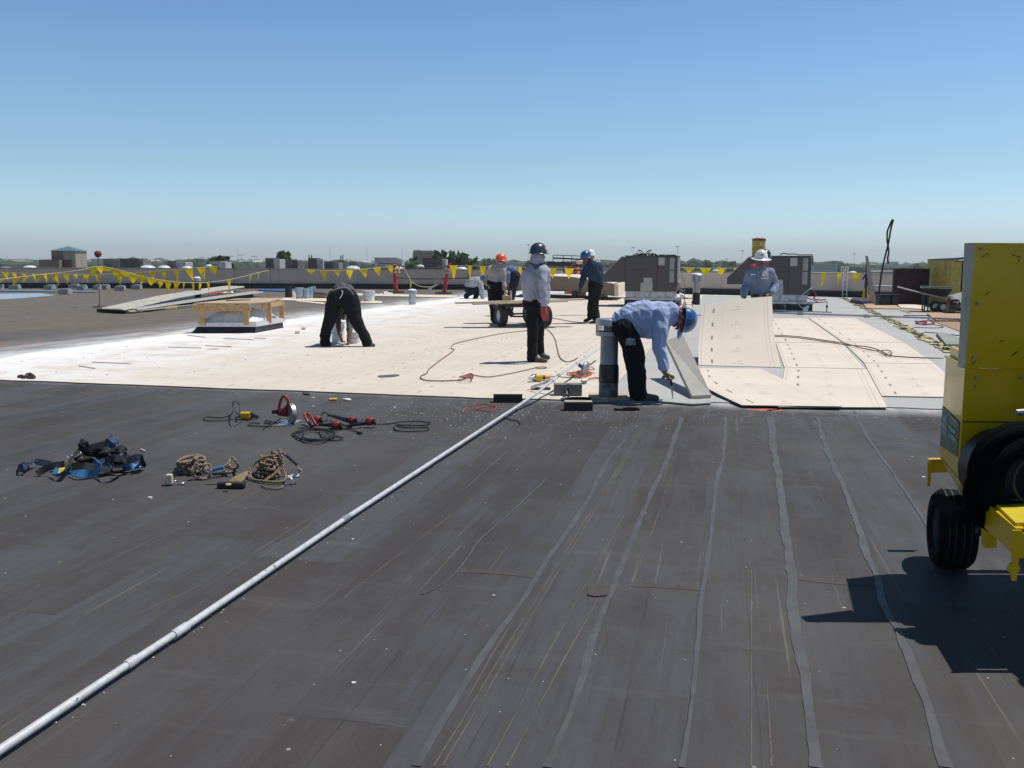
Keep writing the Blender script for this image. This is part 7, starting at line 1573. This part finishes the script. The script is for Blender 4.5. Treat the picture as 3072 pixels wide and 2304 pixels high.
# safety harness heap
zh = lambda x, y: (x / 4.608, 1280 + y / 4.608)
def H(x, y, z=0.0): return G(*zh(x, y), z)
def HV_(x, y, yb=560, dy=0): return V(*zh(x, y), H(x, yb).y + dy)
r = thing('safety_harness', 'heap of black and blue safety harness webbing on the dark roof', 'harness', tuple(H(1200, 580)))
BKW = mat("black webbing", (.010, .010, .014), .8); NVW = mat("navy webbing", (.02, .035, .075), .8, var=.4, vs=30); BLW = mat("bright blue webbing", (.05, .22, .50), .7, var=.35, vs=24)
def strap(pts, w, mt, name='strap', th=.004, up=(0, 0, 1)):
    P = spline(pts, 6); vs = []
    for i, p in enumerate(P):
        d = (P[min(i + 1, len(P) - 1)] - P[max(i - 1, 0)]).normalized(); u = Vector(up); s = d.cross(u)
        s = s.normalized() if s.length > .05 else Vector((1, 0, 0)); n = s.cross(d).normalized()
        q = .35 * noise.noise(p * 14); s = (s * math.cos(q) + n * math.sin(q)).normalized(); n = s.cross(d)
        vs += [p + s * w / 2 + n * th / 2, p - s * w / 2 + n * th / 2, p - s * w / 2 - n * th / 2, p + s * w / 2 - n * th / 2]
    fs = [(4 * i + j, 4 * i + (j + 1) % 4, 4 * i + 4 + (j + 1) % 4, 4 * i + 4 + j) for i in range(len(P) - 1) for j in range(4)] + [(0, 1, 2, 3), tuple(len(vs) - 4 + j for j in (3, 2, 1, 0))]
    m = MB(); m.add(vs, fs); return m.obj(name, mt, r, smooth=30)
strap([H(505, 655, .02), H(620, 590, .05), H(760, 530, .09), H(920, 500, .13), HV_(1080, 350), HV_(1250, 290), HV_(1440, 240)], .05, mat("black punched webbing", (.012, .010, .010), .7, c2=(.02, .018, .015), vs=30), up=(0, -1, .6))
m = MB()
for x, y in ((690, 550), (935, 425), (995, 400), (1050, 380), (1115, 360)): m.blob(HV_(x, y, 560 if x > 900 else 600, -.06), .006, 3, .05, 1)
m.obj('grommet', SILV, r)
strap([H(250, 560, .03), H(330, 530, .05), H(400, 500, .06), H(480, 480, .05), H(600, 500, .04), H(700, 520, .03)], .05, NVW, up=(0, -1, .8)); strap([H(245, 575, .012), H(300, 560, .06), H(360, 545, .06), H(400, 560, .02)], .055, NVW, up=(0, -1, .3))
strap([H(740, 660, .006), H(790, 600, .03), H(850, 520, .06), H(900, 490, .06)], .055, BLW); strap([H(700, 600, .01), H(780, 570, .03), H(860, 540, .04)], .04, BLW)
strap([H(810, 640, .02), H(870, 580, .045), H(950, 500, .07), H(990, 480, .07)], .055, mat("yellow label", (.75, .58, .06), .6, c2=(.6, .45, .05), vs=50), 'warning_label'); strap([H(800, 650, .018), H(830, 625, .03)], .05, mat("white tag", (.75, .65, .65), .6), 'white_tag')
strap([H(940, 600, .02), H(1050, 620, .03), H(1180, 640, .03), H(1300, 620, .05), H(1400, 560, .09)], .075, BLW, up=(0, -1, .7)); strap([H(1290, 560, .04), H(1330, 500, .09), H(1340, 470, .11)], .06, BLW, up=(0, -1, .2)); strap([H(1450, 620, .02), H(1480, 560, .05), H(1440, 490, .09)], .05, BLW, up=(0, -1, .3))
strap([H(1700, 590, .01), H(1780, 560, .04), H(1860, 540, .05), H(1930, 510, .05)], .05, BLW, up=(0, -1, .6)); strap([H(1690, 570, .02), H(1730, 520, .06), H(1770, 490, .08)], .04, BLW, up=(0, -1, .2)); strap([H(1640, 470, .10), H(1660, 430, .13), H(1700, 420, .13)], .05, BLW, up=(0, -1, .2))
strap([H(1230, 655, .006), H(1400, 655, .01), H(1550, 620, .015), H(1750, 595, .02), H(1960, 560, .02)], .03, BKW); strap([H(950, 620, .02), H(1100, 640, .01), H(1230, 655, .006)], .045, NVW)
strap([H(1500, 560, .03), H(1620, 570, .03), H(1740, 560, .04)], .04, BKW); strap([H(1750, 480, .10), H(1850, 440, .12), H(1940, 430, .12), H(1985, 480, .07), H(1960, 540, .03)], .055, NVW, up=(0, -1, .3)); strap([H(1620, 500, .11), H(1700, 470, .13), H(1760, 500, .09), H(1800, 540, .05)], .05, BKW, up=(0, -1, .4))
strap([H(1000, 560, .07), H(1150, 540, .10), H(1300, 560, .08), H(1420, 580, .06), H(1560, 600, .03)], .055, BKW, up=(0, -1, .6)); strap([H(1450, 470, .13), H(1560, 440, .17), H(1680, 440, .16), H(1740, 480, .10)], .05, BKW, up=(0, -1, .3))
for x, y, yb, rx, rz, mt, sd in ((1160, 270, 540, .05, .05, BKW, 2), (1300, 350, 540, .10, .055, BKW, 3), (1540, 240, 520, .055, .065, mat("slate blue pad", (.06, .10, .18), .85), 4), (1480, 380, 540, .12, .06, BKW, 5), (1620, 400, 540, .10, .06, BKW, 6), (1200, 480, 560, .14, .045, BKW, 7), (1660, 310, 520, .05, .03, BKW, 8), (1380, 520, 570, .10, .04, NVW, 9)):
    m = MB(); m.blob(HV_(x, y, yb), (rx * .8, rx * .6, rz * .9), sd, .35, 4, 1.9); m.obj('pad', mt, r, smooth=60)
m = MB(); m.bar(HV_(1940, 320, 500), HV_(2005, 345, 500), .02, .018); m.obj('buckle', mat("pale pink buckle", (.6, .42, .42), .5), r)
m = MB(); m.tube(spline([H(1380, 590, .04), H(1420, 610, .04), H(1470, 600, .04), H(1440, 620, .03), H(1390, 600, .03)], 4), .004, 6); m.tube(spline([H(1870, 555, .03), H(1930, 545, .03), H(1960, 552, .02), H(1900, 562, .02)], 4), .004, 6); m.obj('metal_ring', SILV, r, smooth=60)
strap([HV_(1120, 430, 570), HV_(1180, 425, 570), HV_(1230, 440, 570)], .02, YCOL, 'yellow_stitch')

# ------------------------------------------------------------------ scattered chips
CHIP = mat("white foam and board chips", (.72, .70, .66), .8)
m = MB(); rnd = random.Random(77)
def chip(px, py, s, z=.001):
    p = G(px, py, z); k = rnd.randint(4, 6); a0_ = rnd.uniform(0, 6); L = [p + Vector((s * rnd.uniform(.5, 1) * math.cos(a0_ + 2 * PI * j / k), s * rnd.uniform(.5, 1) * math.sin(a0_ + 2 * PI * j / k), 0)) for j in range(k)]
    m.prism(L, s * rnd.uniform(.15, .6))
for k in range(320):
    px = rnd.gauss(1380, 220); py = 1205 + abs(rnd.gauss(0, 55)); 
    if 800 < px < 3000: chip(px, py, rnd.uniform(.004, .011))
for k in range(260): chip(rnd.uniform(1100, 2950), 1228 + abs(rnd.gauss(0, 35)), rnd.uniform(.003, .010))
for k in range(80): chip(rnd.gauss(1700, 800), 1230 + 1060 * rnd.random() ** 2, rnd.uniform(.002, .0045))
for k in range(120): chip(rnd.uniform(0, 1700), rnd.uniform(900, 1130), rnd.uniform(.008, .022), .017)
for k in range(70): x = rnd.uniform(0, 1500); chip(x, 1300 - 1300 * 0 - x * .66 + 960 + rnd.uniform(-10, 25), rnd.uniform(.003, .006))
for px, py, s in ((1061, 2049, .012), (1058, 1617, .012), (450, 1495, .020), (2735, 1370, .012), (2770, 1432, .02), (940, 1220, .022), (1183, 1223, .02), (940, 1195, .03)): chip(px, py, s)
tag(m.obj('debris_chips', CHIP), kind='stuff')
for i, (x, y, w, h, a, lb) in enumerate(((1515, 1065, .035, .02, 0, 'small pale block on the dusty boards left of the worker in black'), (1445, 1110, .03, .02, .4, 'smaller pale block below the other one on the dusty boards'))):
    c = G(500 + x / 3.687, 700 + y / 3.687, .016); m = MB(); m.box(c + Vector((0, 0, .03)), (.09, .07, .05), a); solo('small_block', m, CREAM, lb, 'block', bevel=.004)
for (a, c, lb) in (((1020, 1422), (1440, 1442), 'long thin metal strip lying on the white dust, left side'), ((870, 1466), (1050, 1492), 'short thin metal strip lying on the white dust, left side')):
    m = MB(); m.bar(G(a[0] / 3.687, 700 + a[1] / 3.687, .026), G(c[0] / 3.687, 700 + c[1] / 3.687, .026), .016, .008); solo('metal_strip', m, STEEL, lb, 'strip')
for (a, c, lb) in (((630, 1160), (960, 1178), 'thin grey strip lying on the dust in front of the skylight'), ((430, 1242), (720, 1252), 'thin grey strip lying below the skylight, the lower one'), ((20, 1258), (385, 1268), 'dark thin strip lying on the dust left of the skylight strips'), ((225, 1125), (430, 1150), 'dark curled strip at the left foot of the skylight'), ((970, 1158), (1100, 1162), 'short grey strip right of the long one before the skylight')):
    m = MB(); m.bar(G(500 + a[0] / 3.687, 700 + a[1] / 3.687, .026), G(500 + c[0] / 3.687, 700 + c[1] / 3.687, .026), .018, .010); solo('thin_strip', m, STEEL, lb, 'strip')
m = MB()
for k in range(14): p = G(1000 + (520 + 14 * k) / 3.687, 700 + (1585 - k + (k % 3) * 4) / 3.687, .02); m.box(p + Vector((0, 0, .008)), (.06, .05, .015), k)
solo('screw_heap', m, STEEL, 'small heap of grey metal screws on the boards left of the cord loop', 'screws')
cord([(205, 1585), (240, 1575), (270, 1592), (300, 1560), (340, 1558), (380, 1592), (300, 1590)], .02, mat("brown strap", (.10, .05, .045), .8), 'dark brown curled strap at the far left edge of the boards', .016, 0, 700, 3.687, name='curled_strap')
m = MB(); m.prism([T(975, 92, .004), T(1035, 100, .004), T(1040, 112, .004), T(990, 108, .004)], .012); solo('dark_scrap', m, BLK, 'dark scrap beside a white one near the board edge', 'scrap')
m = MB(); m.prism([T(1225, 150, .004), T(1300, 148, .004), T(1296, 162, .004), T(1228, 164, .004)], .014); solo('yellow_scrap', m, mat("ochre foam", (.55, .36, .06), .8), 'ochre yellow scrap near the board edge', 'scrap')
m = MB(); m.prism([T(1345, 150, .004), T(1420, 148, .004), T(1438, 168, .004), T(1400, 165, .004)], .010); solo('white_scrap', m, WHITEP, 'bent white scrap right of the ochre one', 'scrap')

# ------------------------------------------------------------------ yellow machine at the right edge
Yn = 4.15; A0 = V(2889, 1200, Yn); A0.z = 0; Bf = V(2829, 1200, 4.63); Bf.z = 0; Lv = (Bf - A0)
ztop = V(2894, 1100, Yn).z; zbot = V(2878, 1432, Yn).z; Wm = .80
r = thing('yellow_machine', 'yellow wheeled roofing machine with a tall panel, seen from behind at the right edge', 'machine', (2.4, 4.4, 0))
XV = Vector((1, 0, 0))
def BP(s, w, z): return A0 + Lv * s + XV * w + Vector((0, 0, z))
m = MB(); m.prism([BP(0, 0, zbot), BP(0, Wm, zbot), BP(1, Wm, zbot), BP(1, 0, zbot)], ztop - zbot); m.obj('hull', YELLOW, r, bevel=.006)
m = MB(); m.add([BP(0, .0, zbot - .001), BP(0, Wm, zbot - .001), BP(1, Wm, zbot - .001), BP(1, 0, zbot - .001), BP(.25, .14, .36), BP(.25, Wm - .14, .36), BP(.9, Wm - .14, .36), BP(.9, .14, .36)], [(0, 1, 5, 4), (1, 2, 6, 5), (2, 3, 7, 6), (3, 0, 4, 7), (4, 5, 6, 7), (0, 3, 2, 1)]); m.obj('lower_hopper', YELLOW, r)
zs1, zs2 = V(2885, 1265, Yn).z, ztop - .012
m = MB(); m.prism([BP(-.008, .004, zs1 - .003), BP(-.008, Wm, zs1 - .003), BP(.0, Wm, zs1 - .003), BP(.0, .004, zs1 - .003)], .006); m.obj('weld_seam', mat("shadow gap olive", (.10, .08, .01), .7), r)
for (s0, s1, w0, w1) in ((.05, .95, .015, .03), (.93, .95, .03, Wm - .03), (.05, .95, Wm - .03, Wm - .015)):
    m = MB(); m.prism([BP(s0, w0, ztop + .002), BP(s0, w1, ztop + .002), BP(s1, w1, ztop + .002), BP(s1, w0, ztop + .002)], .05); m.obj('tray_lip', YELLOW, r)
m = MB(); m.prism([BP(-.012, -.008, ztop - .006), BP(.02, -.008, ztop - .006), BP(1.0, -.008, ztop - .006), BP(1.0, .012, ztop - .006), BP(.02, .012, ztop - .006), BP(-.012, .012, ztop - .006)], .012); m.obj('rim_flange', YELLOW, r)
# tall panel
p0 = V(2926, 732, Yn - .01); p1 = V(2895, 1106, Yn - .01); Wp = .46
m = MB(); m.prism([p0, Vector((p0.x + Wp, Yn - .01, p0.z)), Vector((p1.x + Wp + .03, Yn - .01, p1.z)), p1], (0, .018, 0)); pn = m.obj('tall_panel', YELLOW, r, bevel=.003)
m = MB(); q0, q1 = V(2915, 729, Yn + .005), V(2891, 1104, Yn + .005); m.prism([p0 + Vector((0, .001, 0)), p1 + Vector((0, .001, 0)), q1 + Vector((-.003, .05, 0)), q0 + Vector((-.008, .05, 0))], (.003, 0, 0)); m.obj('side_flange', mat("pale side flange", (.55, .50, .38), .5), r)  # pale strip on the panel's left flange
m = MB(); m.prism([p0 + Vector((-.01, -.002, .001)), p0 + Vector((Wp, -.002, .001)), p0 + Vector((Wp, .055, .001)), p0 + Vector((-.018, .055, .001))], .004); m.obj('top_flange', YELLOW, r)
SCR = mat("dark scuff", (.05, .035, .008), .7)
for sx_, sy_, l_, a_ in ((2951, 769, .012, .5), (2962, 762, .010, .9), (3042, 766, .014, .1), (3056, 770, .016, -.2), (3057, 781, .008, -1.2), (3005, 1024, .016, .5), (3042, 1062, .022, .9), (3050, 1058, .012, .8), (2921, 1088, .018, .9), (2962, 880, .02, .7), (2926, 1160, .01, 1.2)):
    c_ = V(sx_, sy_, Yn - .013); d_ = Vector((math.cos(a_), 0, math.sin(a_))); n_ = Vector((-math.sin(a_), 0, math.cos(a_))) * .002; m = MB()
    m.prism([c_ - d_ * l_ * .8, c_ - n_, c_ + d_ * l_ * .8, c_ + n_ * 1.4], (0, .002, 0)); m.obj('scuff_mark', SCR, r)
for bx, bz in ((.035, .06), (.035, .30), (.035, .54)):
    m = MB(); c_ = Vector((p1.x + bx, Yn - .012, 1.08 + bz)); m.cyl(c_, c_ + Vector((0, -.008, 0)), .008, n=6); m.obj('bolt', STEEL, r)
for bx in (.05, .25):
    m = MB(); c_ = A0 + Vector((bx, -.004, ztop - .05)); m.cyl(c_, c_ + Vector((0, -.008, 0)), .008, n=6); m.obj('bolt', STEEL, r)
# label
def LF(s, z, o=.004): d = Vector((-Lv.y, Lv.x, 0)).normalized() * o; return A0 + Lv * s + d + Vector((0, 0, z))
za, zb_, zc_, zd_ = V(2883, 1268, Yn).z, V(2878, 1375, Yn).z, V(2831, 1216, 4.63).z, V(2820, 1336, 4.63).z
LBG = mat("green label", (.02, .12, .06), .45, vs=9); m = MB(); m.prism([LF(.06, zb_, .002), LF(.97, zb_ + (zd_ - zb_) * .9, .002), LF(.97, za + (zc_ - za) * .9, .002), LF(.06, za, .002)], LF(0, 0, .0015) - A0); lab = m.obj('label_plate', LBG, r)
m = MB(); dd = LF(0, 0, .001) - A0
m.prism([LF(.60, zb_ + .03, .004), LF(.93, zb_ + .035, .004), LF(.93, za - .02, .004), LF(.60, za - .015, .004)], dd); m.obj('label_panel', mat("dull green grey label area", (.10, .20, .17), .5), lab)
for s0, s1, f in ((.16, .50, .62), (.20, .48, .56), (.10, .54, .42), (.14, .50, .35), (.64, .90, .75), (.64, .88, .66), (.66, .90, .50), (.64, .90, .42), (.64, .84, .3), (.12, .52, .92)):
    m = MB(); z = zb_ + (za - zb_) * f; m.prism([LF(s0, z, .0065), LF(s1, z + .004, .0065), LF(s1, z + .013, .0065), LF(s0, z + .009, .0065)], dd); m.obj('label_text', mat("label print", (.35, .45, .42), .6) if "label print" not in bpy.data.materials else bpy.data.materials["label print"], lab)
# wheels
cw = V(2856, 1585, 4.66); wheel(r, Vector((cw.x, 4.66, .203)), .203, .185, (-1, .25, 0), rimm=mat("dull blue black rim", (.04, .06, .09), .5), ty=mat("clean black tyre", (.007, .007, .009), .8, bump=.2, spec=.1))
wheel(r, Vector((cw.x + .62, 4.66, .203)), .203, .215, (1, .03, 0), rimm=bpy.data.materials["dull blue black rim"], ty=bpy.data.materials["clean black tyre"])
m = MB(); m.bar((cw.x, 4.62, .21), (cw.x + .62, 4.62, .21), .05, .05); m.obj('axle', DARKM, r)
# coiled hose and engine shroud
cH = V(3058, 1425, 3.92); m = MB()
for k in range(7):
    rad = .20 - .022 * (k % 4); L = [cH + Vector((rad * math.cos(t) * (1 + .03 * math.sin(k)), -.02 - .035 * (k % 3) + .03 * math.sin(t + k), rad * math.sin(t) - .01 * (k % 2))) for t in [2 * PI * j / 30 + k for j in range(31)]]; m.tube(L, .034, 10)
L = [cH + Vector((x, -.03, z)) for x, z in ((-.19, .02), (-.215, -.06), (-.20, -.14), (-.14, -.20), (-.05, -.235))]; m.tube(spline(L, 5), .035, 10)
m.tube(spline([cH + Vector((x, y, z)) for x, y, z in ((-.16, 0, -.14), (-.19, .03, -.19), (-.17, .2, -.22), (-.10, .5, -.24))], 5), .035, 10)
m.obj('coiled_hose', mat("matt black hose", (.004, .004, .005), .9, bump=.2, spec=.05), r, smooth=60)
m = MB(); m.cyl(cH + Vector((0, .06, 0)), cH + Vector((0, .20, 0)), .17, n=28); m.obj('engine_shroud', BLK, r, smooth=40)
m = MB(); L = [cH + Vector((.02 + .098 * math.cos(t), -.10, .098 * math.sin(t) * 1.05)) for t in [2 * PI * j / 28 for j in range(29)]]; m.tube(L, .006, 6); m.obj('shroud_ring', mat("dull ring", (.07, .07, .065), .6), r, smooth=60)
m = MB(); m.box(cH + Vector((.45, .1, .15)), (.36, .5, .55)); m.obj('engine_block', BLK, r, bevel=.02)
m = MB(); m.box(cH + Vector((.40, -.25, .45)), (.30, .45, .10)); m.cyl(cH + Vector((.25, -.45, .50)), cH + Vector((.55, -.45, .50)), .05); m.obj('air_filter', BLK, r, bevel=.01)
m = MB(); c = V(3048, 1238, 4.0); m.tube([c, c + Vector((.12, 0, .01))], .014, 8); m.obj('silver_fitting', SILV, r)
# tongue deck and brackets
zt_p = .56
pl = [G(2990, 1513, zt_p), G(3047, 1568, zt_p), G(3250, 1568, zt_p), G(3200, 1507, zt_p)]
m = MB(); m.prism([q_ - Vector((0, 0, .012)) for q_ in pl], .012); m.obj('deck_plate', mat("worn bright yellow deck", (.66, .52, .03), .45, dirt=(.2, .14, .05), ds=20, dt=.6), r)
e0, e1 = G(2956, 1512, zt_p - .02), G(3047, 1590, zt_p - .02)
m = MB(); m.prism([e0, e1, e1 - Vector((0, 0, .10)), e0 - Vector((0, 0, .10))], (.012, 0, 0)); m.obj('side_channel', YELLOW, r)
m = MB(); m.prism([e0 + Vector((0, 0, .001)), e1 + Vector((0, 0, .001)), e1 + Vector((.035, 0, .001)), e0 + Vector((.035, 0, .001))], .006); m.obj('channel_lip', YELLOW, r)
m = MB(); m.box(e1 + Vector((.30, .0, -.06)), (.58, .012, .10)); m.obj('front_channel', YELLOW, r)
m = MB(); m.prism([e1 + Vector((-.012, -.008, .0)), e1 + Vector((.022, -.008, .0)), e1 + Vector((.014, -.008, -.20)), e1 + Vector((-.002, -.008, -.20))], (0, .012, 0)); m.cyl(e1 + Vector((.0, -.012, -.15)), e1 + Vector((.0, .004, -.15)), .022); m.obj('bracket', YELLOW, r)
a, c = V(2966, 1550, 4.25), V(2967, 1640, 4.25); m = MB(); m.bar(a, c, .05, .045); m.obj('stub_post', YELLOW, r)
m = MB(); m.bar(V(2930, 1592, 4.3), V(3030, 1590, 4.3), .03, .03); m.obj('cross_bar', DARKM, r)
a, c = V(2784, 1378, 5.0), V(2862, 1376, 5.0); m = MB(); m.bar(a, c, .04, .006); m.prism([a + Vector((.02, .0, -.003)), c + Vector((0, .0, -.003)), c + Vector((0, 0, -.075)), a + Vector((.02, 0, -.075))], (0, .008, 0)); m.obj('rear_bracket', mat("lit yellow bracket", (.66, .45, .02), .45), r)
m = MB(); p = V(2791, 1384, 4.98); m.prism([p + Vector((-.012, 0, 0)), p + Vector((.012, 0, 0)), p + Vector((.008, 0, -.14)), p + Vector((-.004, 0, -.14))], (0, .01, 0)); m.obj('bracket_leg', YELLOW, r)
# ------------------------------------------------------------------ haze
hm = bpy.data.materials.new("thin haze"); hm.use_nodes = True; ht = hm.node_tree
for nd in list(ht.nodes):
    if nd.type == 'BSDF_PRINCIPLED': ht.nodes.remove(nd)
pv = ht.nodes.new("ShaderNodeVolumePrincipled"); pv.inputs['Color'].default_value = (.86, .95, 1.0, 1)
pv.inputs['Density'].default_value = .00034; pv.inputs['Anisotropy'].default_value = .1
ht.links.new(pv.outputs[0], [n for n in ht.nodes if n.type == 'OUTPUT_MATERIAL'][0].inputs['Volume'])
m = MB(); m.box((0, 1480, 20.0), (6900, 3640, 60.0)); hb = tag(m.obj('haze', hm), kind='stuff')
